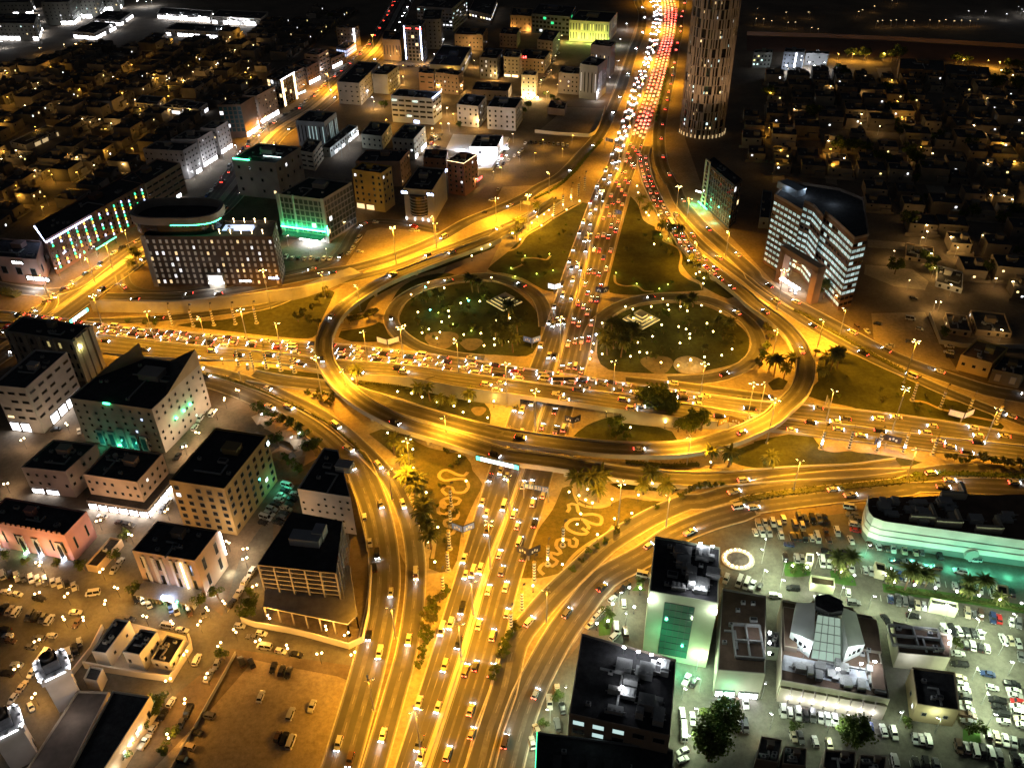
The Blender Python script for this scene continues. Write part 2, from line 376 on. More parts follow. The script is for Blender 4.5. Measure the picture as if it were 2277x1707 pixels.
RD['serv_sw'] = c_road('service_road', gp(('z3', -300, 420), ('z3', 0, 430), ('z3', 300, 470), ('z3', 620, 575), ('z3', 900, 700), ('z3', 1150, 830), ('z3', 1400, 1000), ('z3', 1600, 1175), ('t12', 840, 660), ('t12', 935, 860), ('t12', 1020, 1100), ('t12', 1070, 1350), ('t12', 1090, 1622), ('t13', 1075, 250), ('t13', 1015, 560), ('t13', 940, 860), ('t13', 850, 1180), ('t13', 720, 1622), ('t13', 600, 1990)), 11.5, 3)
RD['ramp_sw'] = c_road('slip_road', gp(('z3', 100, 330), ('z3', 450, 412), ('z3', 830, 540), ('z3', 1050, 640), ('z3', 1300, 765), ('z3', 1550, 930), ('z3', 1810, 1160), ('z3', 2000, 1360), ('t12', 1170, 890), ('t12', 1290, 1180), ('t12', 1340, 1450), ('t12', 1345, 1622), ('t13', 1325, 330), ('t13', 1265, 690), ('t13', 1190, 960), ('t13', 1110, 1240), ('t13', 1000, 1622), ('t13', 900, 1950)), 7.4, 2)
RD['ramp_se'] = c_road('slip_road', gp(('t13', 1760, 1900), ('t13', 1870, 1622), ('t13', 1950, 1300), ('t13', 2060, 1000), ('t23', 90, 610), ('t23', 230, 410), ('t23', 400, 210), ('t23', 580, 40), ('t22', 850, 1365), ('t22', 1200, 1150), ('t22', 1500, 1020), ('z5', 0, 1395), ('z5', 300, 1312), ('z5', 650, 1235), ('z5', 1100, 1180), ('z5', 1600, 1145), ('z5', 2211, 1130), ('t32', 1650, 765), ('t32', 2212, 775), ('t32', 2500, 785)), 9.0, 2)
RD['serv_se'] = c_road('service_road', gp(('t23', -60, 1900), ('t23', 20, 1622), ('t23', 90, 1350), ('t23', 190, 1050), ('t23', 330, 760), ('t23', 480, 500), ('t23', 650, 270), ('t23', 820, 70), ('t22', 1150, 1460), ('t22', 1400, 1290), ('t22', 1700, 1165), ('t22', 2000, 1080), ('z5', 400, 1440), ('z5', 1000, 1355), ('z5', 1500, 1300), ('z5', 2000, 1250), ('t32', 1300, 870), ('t32', 1740, 880), ('t32', 2212, 900), ('t32', 2500, 910)), 10.5, 3)
RD['serv_ne'] = c_road('service_road', gp(('t20', 1500, -250), ('t20', 1470, -60), ('t20', 1465, 60), ('t20', 1440, 150), ('t20', 1435, 260), ('t20', 1400, 400), ('t20', 1370, 600), ('t20', 1325, 800), ('t20', 1285, 1000), ('t20', 1270, 1150), ('t20', 1295, 1350), ('t20', 1370, 1500), ('z4', 530, 380), ('z4', 620, 590), ('z4', 740, 750), ('z4', 920, 940), ('z4', 1230, 1215), ('z4', 1500, 1470), ('t31', 0, 730), ('t31', 200, 875), ('t31', 590, 1085), ('t31', 1080, 1350), ('t31', 1480, 1510), ('t31', 1900, 1650), ('t32', 2212, 165), ('t32', 2500, 260)), 10.0, 2)
RD['slip_ne'] = c_road('slip_road', gp(('z4', 560, 760), ('z4', 700, 930), ('z4', 890, 1140), ('z4', 1130, 1330), ('z4', 1450, 1570), ('t31', 0, 800), ('t31', 190, 940), ('t31', 340, 1040), ('t31', 480, 1130), ('t31', 750, 1285), ('t31', 1000, 1410), ('t31', 1300, 1545), ('t32', 1500, 85), ('t32', 1800, 210), ('t32', 2212, 365), ('t32', 2500, 460)), 6.8, 2)
RD['serv_w'] = c_road('service_road', gp(('t10', -2500, 3000), ('t01', -600, 1560), ('t01', -150, 1390)), 8, 2)
# the avenue on the left, two carriageways, and the lanes that join it
AV = [G1(*q) for q in (('F', 905, -60), ('F', 872, 0), ('t10', 1110, 250), ('t10', 1000, 420), ('t10', 760, 640), ('t10', 520, 870), ('t10', 150, 1115), ('t01', 1760, 150), ('t01', 1180, 485), ('t01', 920, 670), ('t01', 700, 825), ('t01', 480, 985), ('t01', 250, 1140), ('t01', -60, 1340), ('t01', -400, 1560))]
AVs = smooth(AV)
RD['avenue_a'] = c_road('avenue', off(AVs, 7.6), 11.5, 3); RD['avenue_b'] = c_road('avenue', off(AVs, -7.6), 11.5, 3)
b = MB(); b.strip(up(off(AVs, -1.6), .2), up(off(AVs, 1.6), .2)); b.strip(up(off(AVs, 1.6), .2), off(AVs, 1.6)); b.strip(off(AVs, -1.6), up(off(AVs, -1.6), .2)); struct('avenue_median', b, M_PAVE)
RD['join_w'] = c_road('side_street', gp(('t01', -200, 760), ('t01', 150, 830), ('t01', 400, 850), ('t01', 620, 800), ('t01', 860, 620)), 8.5, 2)
RD['turn_w'] = c_road('side_street', gp(('t01', 330, 850), ('t01', 430, 900), ('t01', 400, 1000), ('t01', 220, 1140)), 6.5, 1)
RD['front_w'] = c_road('side_street', gp(('t01', 1000, 700), ('t01', 1030, 790), ('t01', 1150, 850), ('t01', 1500, 860), ('t01', 1900, 790), ('t01', 2212, 730), ('z2', 100, 720), ('z2', 330, 560), ('z2', 470, 330), ('z2', 620, 200), ('z2', 1000, 195), ('z2', 1500, 300)), 8.5, 2, kerb=(0, 0))
struct('kerb_stones', KERBS, M_KERB)
# retaining wall beside the sunken slip road
top = smooth(G('t01', 735, 925, 1000, 930, 1400, 935, 1800, 900, 2212, 845, 2500, 805, z=6.5)+G('z2', 590, 822, z=.4)); b = MB()
b.strip([Vector((p.x, p.y, 0)) for p in top], top); b.strip(top, [p+n*1.2 for p, n in zip(top, offsets(top))])
back = [Vector((p.x, p.y, 0)) + n*14 for p, n in zip(top, offsets(top))]
b.strip([p+n*1.2 for p, n in zip(top, offsets(top))], back); b.wall(top, .9, .4)
rw = b.build('retaining_wall', M_CONC); tag(rw, 'long concrete retaining wall glowing amber above the sunken slip road', 'wall')
struct('road_markings', LINES, M_LINE); struct('tyre_wear', WEAR, M_WEAR)
# ------------------------------------------------------------------ lots, lawns, yards
_p = [.012]
def lay(name, fr, xy, m, curve=False):
    _p[0] += .0005; return patch(name, fr, xy, m, _p[0], curve)
lay('sandy_verge', 'F', [180, 690, 700, 640, 830, 560, 1150, 410, 1290, 290, 1400, -20, 1520, -20, 1480, 300, 1540, 470, 1700, 640, 1880, 745, 2240, 880, 2240, 1080, 1700, 1090, 1480, 1160, 1300, 1300, 1180, 1480, 1130, 1690, 780, 1690, 870, 1400, 880, 1230, 800, 1050, 700, 930, 560, 850, 420, 800, 200, 770], M_SAND)
_p[0] += .004
lay('sand_lot', 'z2', [370, 730, 500, 540, 640, 290, 800, 255, 1350, 300, 1520, 330, 1250, 470, 950, 600, 600, 690], M_SAND)
lay('sand_lot', 'z1', [230, 1000, 430, 640, 820, 620, 900, 640, 700, 770, 480, 880], M_SAND)
lay('sand_lot', 'z1', [620, 420, 700, 140, 1400, 120, 1230, 330, 1050, 520, 780, 520], M_CITY)
lay('sand_lot', 't20', [280, 1080, 520, 880, 830, 890, 760, 1060, 700, 1110], M_SAND)
lay('sand_lot', 't31', [960, 1020, 1400, 1010, 1500, 1240, 1680, 1500, 1240, 1400, 980, 1230], M_SAND)
lay('sand_lot', 't13', [20, 735, 330, 800, 700, 870, 800, 910, 780, 1200, 640, 1622, -800, 1622, -300, 1100], M_SAND)
LOT = mat('lot_paving', (.15, .14, .115), .85, col2=(.085, .08, .068), scale=.07, detail=9, speck=.25)
lay('car_park', 'F', [1400, 1200, 1560, 1130, 1870, 1105, 1890, 1190, 2230, 1230, 2230, 1680, 1080, 1680, 1180, 1480, 1300, 1330], LOT)
lay('car_park', 'F', [-20, 1180, 250, 1150, 480, 1330, 520, 1200, 590, 1100, 590, 1340, 780, 1390, 780, 1440, 500, 1400, 380, 1500, 240, 1690, -20, 1690], LOT)
lay('forecourt', 'F', [560, 570, 640, 520, 760, 470, 700, 570, 610, 600], LOT)
LOTR = mat('brick_paving', (.25, .17, .15), .85, col2=(.18, .125, .11), scale=.2)
lay('brick_yard', 't10', [1700, 1980, 2050, 1960, 1900, 2280, 1560, 2260], LOTR)
LAWN_D = mat('dark_bank', (.035, .04, .012), .95, col2=(.012, .016, .005), scale=.12, detail=9)  # darker ground tone than the open lawns
BED = mat('shrub_bed', (.06, .06, .02), .95, col2=(.022, .024, .008), scale=.35, detail=9)
_p[0] += .004
def lawn(fr, xy, m=None, nm='lawn'): return lay(nm, fr, xy, m or M_LAWN, True)
lawn('t21', [640, 110, 690, 120, 600, 400, 480, 800, 430, 850, 330, 830, 150, 730, 0, 690, -130, 660, 30, 520, 190, 370, 300, 300, 420, 220, 560, 140])
lawn('t21', [1040, 60, 1100, 130, 1150, 260, 1270, 330, 1330, 430, 1440, 500, 1450, 620, 1480, 720, 1620, 790, 1640, 830, 1500, 840, 1250, 850, 1050, 870, 870, 850, 850, 800, 960, 350])
lawn('t21', [1370, 400, 1500, 520, 1720, 740, 1900, 880, 1840, 900, 1700, 840, 1560, 740, 1460, 620])
lawn('t11', [1430, 830, 1700, 775, 1980, 765, 2180, 850, 2330, 1000, 2370, 1150, 2330, 1300, 2250, 1370, 2000, 1360, 1700, 1340, 1450, 1280, 1280, 1180, 1210, 1080, 1240, 980, 1310, 890])
lawn('t21', [830, 1120, 950, 1020, 1120, 960, 1400, 935, 1650, 960, 1850, 1060, 1990, 1180, 2010, 1300, 1950, 1400, 1800, 1460, 1500, 1510, 1150, 1510, 860, 1480, 770, 1380, 780, 1220])
lawn('z2', [420, 1330, 440, 1230, 620, 1060, 1000, 880, 1330, 745, 1900, 560, 2211, 440, 2211, 500, 1850, 640, 1500, 770, 1200, 860, 950, 990, 690, 1140, 600, 1290], LAWN_D, 'bank')
lawn('z2', [930, 1180, 1050, 1000, 1250, 880, 1500, 820, 1720, 830, 1400, 950, 1150, 1060], LAWN_D, 'bank')
lawn('z2', [290, 1600, 330, 1500, 560, 1480, 780, 1410, 850, 1440, 900, 1560, 980, 1640, 700, 1660, 450, 1655])
lawn('t01', [1440, 1120, 1600, 1090, 1900, 1060, 2212, 960, 2700, 830, 2720, 900, 2620, 1100, 2560, 1220, 2250, 1210, 1900, 1170], BED, 'shrub_bed')
lawn('z3', [720, 340, 800, 330, 1100, 370, 1400, 410, 1440, 470, 1200, 440, 900, 400], BED, 'shrub_bed')
lawn('t12', [850, 40, 1000, 20, 1380, 60, 1480, 120, 1700, 130, 1900, 200, 1960, 300, 1950, 380, 1800, 340, 1500, 260, 1200, 160, 950, 90], BED, 'shrub_bed')
lawn('t12', [960, 460, 1060, 420, 1250, 470, 1450, 570, 1750, 640, 1810, 760, 1890, 870, 1830, 1000, 1720, 1260, 1700, 1400, 1640, 1580, 1450, 1560, 1480, 1380, 1500, 1200, 1400, 1000, 1300, 800, 1180, 640], M_AMBERLAWN)
lawn('t22', [680, 390, 800, 340, 1000, 300, 1150, 320, 1230, 390, 1380, 440, 1430, 520, 1300, 545, 950, 540, 700, 500, 570, 480])
lawn('t22', [870, 870, 1000, 850, 1180, 855, 1520, 885, 1400, 930, 1200, 925, 950, 910], LAWN_D, 'bank')
lawn('t22', [480, 900, 560, 880, 620, 1000, 760, 1060, 880, 1030, 1000, 980, 1200, 1010, 1400, 990, 1260, 1100, 1000, 1240, 700, 1440, 560, 1560, 300, 1640, 130, 1640, 200, 1480, 280, 1250, 400, 1080], M_AMBERLAWN)
lawn('t32', [0, 520, 300, 460, 480, 480, 560, 580, 800, 600, 1100, 640, 1380, 690, 1300, 720, 900, 730, 300, 735, 0, 740])
lawn('t22', [1880, 600, 2100, 520, 2300, 500, 2300, 740, 2050, 745, 1850, 680])
lawn('t32', [500, 50, 640, -60, 800, -100, 1300, 60, 1600, 180, 1850, 240, 2050, 400, 2010, 440, 1500, 340, 1000, 300, 800, 240, 560, 190, 440, 150])
lawn('t31', [520, 1420, 650, 1330, 760, 1340, 1000, 1440, 1500, 1622, 1600, 1700, 900, 1700, 560, 1640])
lawn('z5', [650, 230, 760, 170, 850, 210, 800, 290, 700, 300], BED, 'shrub_bed')
for xy in ([860, 240, 1080, 320, 1090, 380, 1200, 300], ):
    pass
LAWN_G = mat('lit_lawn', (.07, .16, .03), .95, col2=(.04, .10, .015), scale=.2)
lawn('t32', [250, 1500, 440, 1520, 470, 1570, 450, 1622, 250, 1622], LAWN_G)
lawn('t33', [240, -60, 440, -40, 460, 40, 250, 40], LAWN_G)
lawn('t33', [620, 10, 700, -20, 820, 60, 840, 130, 640, 100], LAWN_G)
lawn('t33', [1050, 110, 1700, 200, 2260, 300, 2260, 360, 1700, 270, 1060, 180], LAWN_G)
lawn('t33', [1710, 1300, 1850, 1310, 1860, 1420, 1710, 1400], LAWN_G)
lawn('t23', [780, 430, 880, 330, 900, 400, 870, 530, 780, 540], LAWN_G)
lawn('t23', [1050, 170, 1110, 110, 1170, 170], LAWN_G)
# ------------------------------------------------------------------ tall masts along the roads; each head is lit
M_SODLAMP = mat('sodium_lamp', (1, .72, .32), emit=60.0, emitcol=(1, .66, .22))
MAST_POWER = 92000.0
_pole = MB(); _pole.tube((0, 0, 0), (0, 0, 24), .28, .13, k=8); _pole.box((0, 0, 0), (1.1, 1.1, .5)); ME_POLE = _pole.mesh('pole', [M_STEEL])
_arm = MB()
for a in range(4):
    t = a*math.pi/2; _arm.tube((0, 0, 23.6), (1.3*math.cos(t), 1.3*math.sin(t), 24.0), .07, k=6)
_arm.tube((0, 0, 23.5), (0, 0, 24.2), .25, k=8); ME_ARM = _arm.mesh('bracket', [M_STEEL])
_hd = MB(); _hd.box((0, 0, -.12), (.95, .55, .12), mi=0); _hd.box((0, 0, 0), (1.1, .65, .22), mi=1, top=(.7, .7)); ME_HEAD = _hd.mesh('lamp_head', [M_SODLAMP, M_STEEL])
def mast(base, desc, power=1.0, h=24.0, arms=4):
    o = thing('light_mast', desc, 'light mast', base, random.random()*3, 'tall light masts along the roads'); s = h/24.0; o.scale = (1, 1, s)
    link('pole', ME_POLE, o); br = link('bracket', ME_ARM, o)
    for a in range(arms):
        t = a*math.pi/2; link('lamp_head', ME_HEAD, br, (1.55*math.cos(t), 1.55*math.sin(t), 24.0), t)
    lamp('mast_light', o, (0, 0, 23.2), MAST_POWER*power, SODIUM, 1.0, spot=152)
    return o
for fr, x, y, d, pw in (
    ('F', 856, 570, 'tall mast at the edge of the amber sand lot by the service road', 2.4), ('F', 1141, 497, 'tall mast beside the yellow road gantry at the head of the west lawn', 1.7),
    ('F', 539, 755, 'tall mast in the shrub bed above the jammed west road', 1.0), ('F', 229, 723, 'tall mast at the end of the retaining wall by the avenue bridge', .9),
    ('z3', 1400, 650, 'tall mast standing among the small clipped bushes below the flyover bend', 1.1), ('t11', 1250, 1470, 'tall mast on the west road median under the west loop', .9),
    ('t11', 155, 980, 'tall dark mast on the shrub bank between slip road and west road', .9), ('t22', 1600, 230, 'tall mast on the road median below the east loop fountain', 1.0),
    ('z4', 560, 840, 'tall mast beside the jammed flyover where the slip road leaves it', .9), ('t31', 185, 985, 'tall mast in front of the lit office block', .9),
    ('t31', 1225, 1590, 'tall mast beside the villa road on the right', .8), ('t32', 1130, 440, 'tall mast on the right road median near the striped columns', .9),
    ('z5', 640, 820, 'tall mast on the grass where the flyover bends over the road', 1.0), ('t22', 935, 1225, 'tall bright mast on the lawn with the winding path, east of the highway', 1.1),
    ('t12', 1310, 870, 'tall mast among the date palms west of the highway', 1.1), ('t12', 1955, 1560, 'tall mast on the highway median south of the flyovers', .9),
    ('t13', 1390, 1530, 'tall mast beside the southbound lanes at the bottom edge', .9), ('t22', 258, 455, 'tall mast on the highway median between bridge and flyover', .8),
    ('t22', 25, 230, 'tall mast at the south edge of the road bridge', .7), ('t21', 460, 1390, 'tall mast on the highway median just north of the road bridge', .8),
    ('t22', 1985, 400, 'short-looking mast beside the V shaped board under the flyover', .7)):
    mast(G1(fr, x, y, .05), d, pw)
S_ = path_len(mid); _n = 0
for x in (700, 765, 830, 900, 980, 1070, 1170, 1280):
    pass
for yy, dsc in ((560, 'added mast on the highway median level with the top of the two loops'), (635, 'added mast on the highway median between the two loops'), (1090, 'added mast on the highway median just below the blue direction board'), (1330, 'added mast on the highway median between the bushes'), (1440, 'added mast on the highway median near the bottom edge')):
    q = min(mid, key=lambda p: abs(PX(p)[1]*.97145-yy)); mast((q.x, q.y, .2), dsc, .62, 18, 2)  # masts added to brighten the dull stretch of highway
for xx, dsc in ((330, 'added mast on the west road median above the peaked roofs'), (450, 'added mast on the west road median by the first striped columns'), (615, 'added mast on the west road median left of the flyover bend'), (800, 'added mast on the west road median right of the flyover bend'), (985, 'added mast on the bridge approach median west of the highway'), (1330, 'added mast on the bridge approach median east of the highway'), (1640, 'added mast on the right road median under the flyover'), (1790, 'added mast on the right road median right of the flyover'), (2120, 'added mast on the right road median at the right edge')):
    q = min(mE, key=lambda p: abs(PX(p)[0]*.97145-xx)); mast((q.x, q.y, q.z+.1), dsc, .55, 18, 2)  # masts added along this median to light the road more strongly
for i, (yy, dsc) in enumerate(((470, 'mast on the highway median beside the top of the two lawns'), (380, 'mast on the highway median just above the lawns'), (300, 'mast on the highway median by the walled sand plot'), (215, 'mast on the highway median level with the foot of the round tower'), (140, 'mast on the highway median below the green-lit hall'), (70, 'mast on the highway median level with the green-lit hall'), (10, 'mast on the highway median at the top edge'))):
    q = min(mid, key=lambda p: abs(PX(p)[1]*.97145-yy)); mast((q.x, q.y, .2), dsc, .8+.16*i, 18)
for k, (fr, x, y, d, pw) in enumerate((
    ('t10', 150, 1115, 'mast on the avenue median beside the pale shop block', 1.3), ('t10', 640, 750, 'mast on the avenue median opposite the white outlined facade', 1.6), ('t10', 1000, 420, 'mast on the avenue median by the tower with white light lines', 1.8),
    ('t01', 1080, 540, 'mast on the avenue median beside the curved hotel', .7), ('t01', 930, 660, 'mast on the avenue median beside the coloured light hotel', .7), ('t01', 780, 770, 'mast on the avenue median at the junction', .7), ('t01', 410, 920, 'mast on the traffic island at the left junction', .7),
    ('t12', 1150, 1000, 'mast on the strip between the two south-west ramps', .5), ('t13', 1180, 560, 'mast on the strip between the two ramps at the lower left', .5), ('t13', 1000, 1150, 'mast on the strip between the two ramps at the bottom', .35),
    ('t23', 350, 420, 'mast on the strip beside the south-east ramp', .45), ('t22', 1330, 1220, 'mast on the strip above the roof of the tall stone hotel', .55), ('z5', 900, 1290, 'mast in the hedge strip above the car park', .7), ('t32', 1250, 830, 'mast in the hedge strip near the green-lit mall', .6),
    ('z4', 700, 850, 'mast on the strip beside the green-lit corner building', .5), ('z4', 1180, 1270, 'mast on the strip in front of the lit office block entrance', .5), ('t31', 700, 1200, 'mast in the hedge beside the villa plot', .4), ('t20', 1380, 700, 'mast at the kerb of the service road below the round tower', .5),
    ('z1', 1000, 730, 'mast on the shrub strip west of the highway', .5), ('z2', 1500, 500, 'mast on the bright strip above the slip road', .6), ('z3', 1650, 640, 'mast on the sand beside the flyover bend', .7), ('t22', 1500, 720, 'mast on the sand under the long flyover', .8), ('t12', 1600, 560, 'mast on the sand below the flyover with passing cars', .7), ('z2', 130, 1120, 'added mast in the scrub outside the west bend of the flyover', .55), ('z2', 560, 1280, 'added mast on the planted bank inside the west bend of the flyover', .45), ('t31', 520, 1290, 'added mast on the verge outside the east bend of the flyover', .9), ('t31', 150, 1380, 'added mast among palms inside the east bend of the flyover', .7), ('t21', 1560, 640, 'mast on the dark bank beside the jammed flyover', .6), ('z1', 350, 1060, 'mast on the bright strip by the sand by the red building', .9), ('t11', 1500, 420, 'mast on the bright strip halfway along the service road', .6))):
    mast(G1(fr, x, y, .05), d, pw, 16, 2)  # the masts around the flyover bends are added to brighten the dark decks
# ------------------------------------------------------------------ buildings
M_WALL = tint_mat('rendered_wall', .85, .25, dirt=.22, scale=.12)
M_ROOF = mat('roof_felt', (.085, .082, .085), .95, col2=(.04, .039, .042), scale=.1, detail=8, speck=.4)
M_ROOFK = mat('dark_roof', (.06, .058, .06), .9, col2=(.03, .03, .033), scale=.12, speck=.4)
M_GLASS = mat('dark_glass', (.015, .018, .022), .12, spec=.6)
M_TEAL = mat('teal_glass', (.03, .10, .12), .15, spec=.7)
M_FRAME = mat('window_frame', (.22, .21, .2), .6)
M_UNIT = mat('air_unit', (.34, .34, .33), .6, noise=.15, scale=2)
LITC = {'warm': (1, .72, .36), 'white': (.95, .96, 1), 'cyan': (.66, .92, .9), 'blue': (.55, .66, 1), 'green': (.05, 1, .35), 'amber': (1, .55, .08), 'red': (1, .06, .05), 'teal': (.1, .95, .7), 'yel': (1, .80, .30), 'lime': (.8, .9, .15)}
def lit(c, s): return mat('lit_%s_%g' % (c, s), LITC[c], emit=s, emitcol=LITC[c])
_w = MB()
for x in (-.5, .5): _w.box((x*.94, -.03, 0), (.06, .12, 1), mi=0)
_w.box((0, -.03, 0), (.88, .12, .05), mi=0); _w.box((0, -.03, .95), (.88, .12, .05), mi=0)
_w.face([(-.47, -.02, .05), (.47, -.02, .05), (.47, -.02, .95), (-.47, -.02, .95)], 1)
WINS = {}
def win_mesh(m):
    if m.name not in WINS: WINS[m.name] = _w.mesh('window', [M_FRAME, m])
    return WINS[m.name]
_ac = MB(); _ac.box((0, 0, .15), (1.5, 1.1, 1.1), mi=0, top=(.96, .96)); _ac.tube((0, 0, 1.25), (0, 0, 1.32), .42, k=8, mi=1)
for x in (-.6, .6): _ac.box((x, 0, 0), (.12, 1.0, .16), mi=1)
ME_AC = _ac.mesh('air_conditioner', [M_UNIT, M_DARK])
_tk = MB(); _tk.lathe((0, 0, .4), [(1.0, 0), (1.05, .1), (1.05, 1.3), (.8, 1.6), (.2, 1.7)], 12)
for a in range(4): _tk.box((.7*math.cos(a*1.57+.78), .7*math.sin(a*1.57+.78), 0), (.12, .12, .42))
ME_TANK = _tk.mesh('water_tank', [M_UNIT])
def facade_windows(root, a, b, z0, z1, S, cap):
    """windows of one facade between ground points a, b (local to root)"""
    L = (b-a).length; d = (b-a)/L; n = Vector((d.y, -d.x, 0)); ang = math.atan2(d.y, d.x)
    fl = S.get('fl', 3.4); sp = S.get('sp', 4.0); w = S.get('w', 1.5); h = S.get('h', 1.7)
    rows = max(1, int((z1-z0)/fl)); cols_ = max(1, int(L/sp)); m0 = S.get('m', M_GLASS); out = []
    for r in range(rows):
        for c in range(cols_):
            if random.random() < S.get('skip', .08): continue
            x = (c+.5)*L/cols_; z = z0 + r*(z1-z0)/rows + ((z1-z0)/rows-h)*.5
            m = lit(random.choice(S.get('litc', ('warm', 'white'))), S.get('lits', 1.6)) if random.random() < S.get('lit', .06) else m0
            p = a+d*x+n*.05; out.append((Vector((p.x, p.y, z)), ang, w, h, m))
    return out
def place_windows(root, wins, cap=100):
    for p, ang, w, h, m in wins[:cap]:
        o = link('window', win_mesh(m), root, p, ang); o.scale = (w, 1, h)
    if len(wins) > cap:
        b = MB(); mats = []
        for p, ang, w, h, m in wins[cap:]:
            if m not in mats: mats.append(m)
            ca, sa = math.cos(ang), math.sin(ang)
            q = [p+Vector((ca*x*w+sa*.03, sa*x*w-ca*.03, z*h)) for x, z in ((-.5, 0), (.5, 0), (.5, 1), (-.5, 1))]; b.face(q, mats.index(m))
        o = b.build('window', mats, root); o['kind'] = 'stuff'
GONE = []
def building(label, fr, FL, FR_, BR, base, col, S=None, BL=None, h=None, cat='building', name='building', roof=None, shops=None, ac=3, room=True, group=None, parapet=.9, sides=None, extra=None, tank=False, ftop=None):
    if h is None:
        k = FL if base[0] == 'L' else FR_
        h = height_from(U(fr, *k)[0], U(fr, 0, base[1])[0][1])
    q = [G1(fr, *FL, z=h), G1(fr, *FR_, z=h), G1(fr, *BR, z=h)]
    q.append(G1(fr, *BL, z=h) if BL else q[0]+q[2]-q[1])
    q = [Vector((p.x, p.y, 0)) for p in q]; GONE.append(q)
    c = sum(q, Vector())/4; L = [p-c for p in q]
    root = thing(name, label, cat, c, 0, group)
    b = MB(); b.prism([(p.x, p.y) for p in L], 0, h, cap=False); o = b.build('wall', M_WALL, root); o.color = (*col, 1)
    b = MB(); b.face([(p.x, p.y, h-.02) for p in L]); rf = b.build('roof', roof or M_ROOF, root)
    if parapet:
        b = MB(); ring = L+[L[0]]
        inn = []
        for i, p in enumerate(L):
            v = (L[i-1]-p).normalized()+(L[(i+1) % 4]-p).normalized(); inn.append(p+v*.3)
        for i in range(4):
            j = (i+1) % 4; z = h+parapet
            b.face([(L[i].x, L[i].y, h), (L[j].x, L[j].y, h), (L[j].x, L[j].y, z), (L[i].x, L[i].y, z)])
            b.face([(inn[j].x, inn[j].y, h), (inn[i].x, inn[i].y, h), (inn[i].x, inn[i].y, z), (inn[j].x, inn[j].y, z)])
            b.face([(L[i].x, L[i].y, z), (L[j].x, L[j].y, z), (inn[j].x, inn[j].y, z), (inn[i].x, inn[i].y, z)])
        o = b.build('parapet', M_WALL, root); o.color = (*[min(1, x*1.1) for x in col], 1)
    A = L[1]-L[0]; B = L[3]-L[0]; ang = math.atan2(A.y, A.x)
    at = lambda u, v: L[0]+A*u+B*v
    if room:
        p = at(random.uniform(.4, .65), random.uniform(.5, .7)); b = MB(); s = min(A.length, B.length)
        b.box((0, 0, 0), (s*.28, s*.2, 2.8)); b.box((0, 0, 2.8), (s*.28+.4, s*.2+.4, .2)); o = b.build('stair_room', M_WALL, rf, (p.x, p.y, h), ang); o.color = (*[x*.8 for x in col], 1)
    for i in range(ac):
        p = at(random.uniform(.1, .9), random.uniform(.12, .88)); link('air_conditioner', ME_AC, rf, (p.x, p.y, h), ang)
    if ac > 1:
        p = at(random.uniform(.3, .7), random.uniform(.2, .4)); m_ = MB(); s = min(A.length, B.length)
        m_.box((0, 0, .3), (s*.5, .6, .5)); m_.box((s*.25-.3, s*.12, .3), (.6, s*.24, .5)); m_.box((-s*.2, 0, 0), (.2, .2, .4)); m_.build('roof_duct', M_UNIT, rf, (p.x, p.y, h), ang+random.choice((0, 1.5708)))
        p = at(random.uniform(.15, .85), random.uniform(.15, .85)); m_ = MB(); m_.box((0, 0, 0), (s*.16, s*.1, 1.1)); m_.face([(-s*.07, -s*.04, 1.12), (s*.07, -s*.04, 1.12), (s*.07, s*.04, 1.12), (-s*.07, s*.04, 1.12)], 1); m_.build('roof_hatch', [M_UNIT, M_ROOFK], rf, (p.x, p.y, h), ang)
    if tank:
        p = at(.25, .7); link('water_tank', ME_TANK, rf, (p.x, p.y, h))
    wins = []
    fac = [(0, 1), (1, 2), (3, 0)]
    z0 = shops['h'] if shops else 1.2
    if S:
        for k, (i, j) in enumerate(fac):
            if sides is not None and k not in sides: continue
            d = L[j]-L[i]; n = Vector((d.y, -d.x, 0)); 
            if n.dot(Vector((EYE.x, EYE.y, 0))-c-L[i]) < 0: continue
            wins += facade_windows(root, L[i], L[j], z0, h-.6, S, 100)
        wins.sort(key=lambda t: -t[2]*t[3]*10 + ((t[0]+c)-EYE).length*.02)
        place_windows(root, wins)
    if shops:
        for k in shops['sides']:
            i, j = fac[k]; d = L[j]-L[i]; n_ = max(1, int(d.length/shops.get('w', 6))); u = d.normalized(); n = Vector((u.y, -u.x, 0)); a = math.atan2(d.y, d.x)
            for t in range(n_):
                if random.random() < shops.get('skip', .15): continue
                p = L[i]+d*((t+.5)/n_)+n*.08; b = MB(); w = d.length/n_*.82
                b.face([(-w/2, 0, .4), (w/2, 0, .4), (w/2, 0, shops['h']-.9), (-w/2, 0, shops['h']-.9)], 0)
                b.box((0, -.35, shops['h']-.85), (w, .7, .18), mi=1)
                for x in (-w/2, w/2): b.box((x, -.05, 0), (.2, .2, shops['h']-.8), mi=1)
                b.build('shop_front', [lit(shops['c'], shops['s']), M_FRAME], root, p, a)
    root['_h'] = h
    if extra: extra(root, L, A, B, ang, h)
    return root, L, h
def strip_light(root, a, b, c, s, r=.14, name='light_strip'):
    m = MB(); m.tube(a, b, r, k=6); return m.build(name, lit(c, s), root)
def sign(root, p, ang, w, hh, c, s, n=6):
    """illuminated lettering: short strokes on a dark board"""
    m = MB(); m.box((0, .06, 0), (w, .1, hh), mi=1); step = w*.9/n
    for i in range(n):
        x = -w*.45+step*(i+.5); k = i % 3
        m.box((x-step*.22, -.05, hh*.2), (step*.16, .1, hh*.6)); m.box((x, -.05, hh*(.2 if k else .62)), (step*.5, .1, hh*.16))
        if k != 1: m.box((x+step*.2, -.05, hh*.2), (step*.14, .1, hh*(.4 if k else .6)))
    return m.build('lettering_sign', [lit(c, s), M_DARK], root, p, ang)
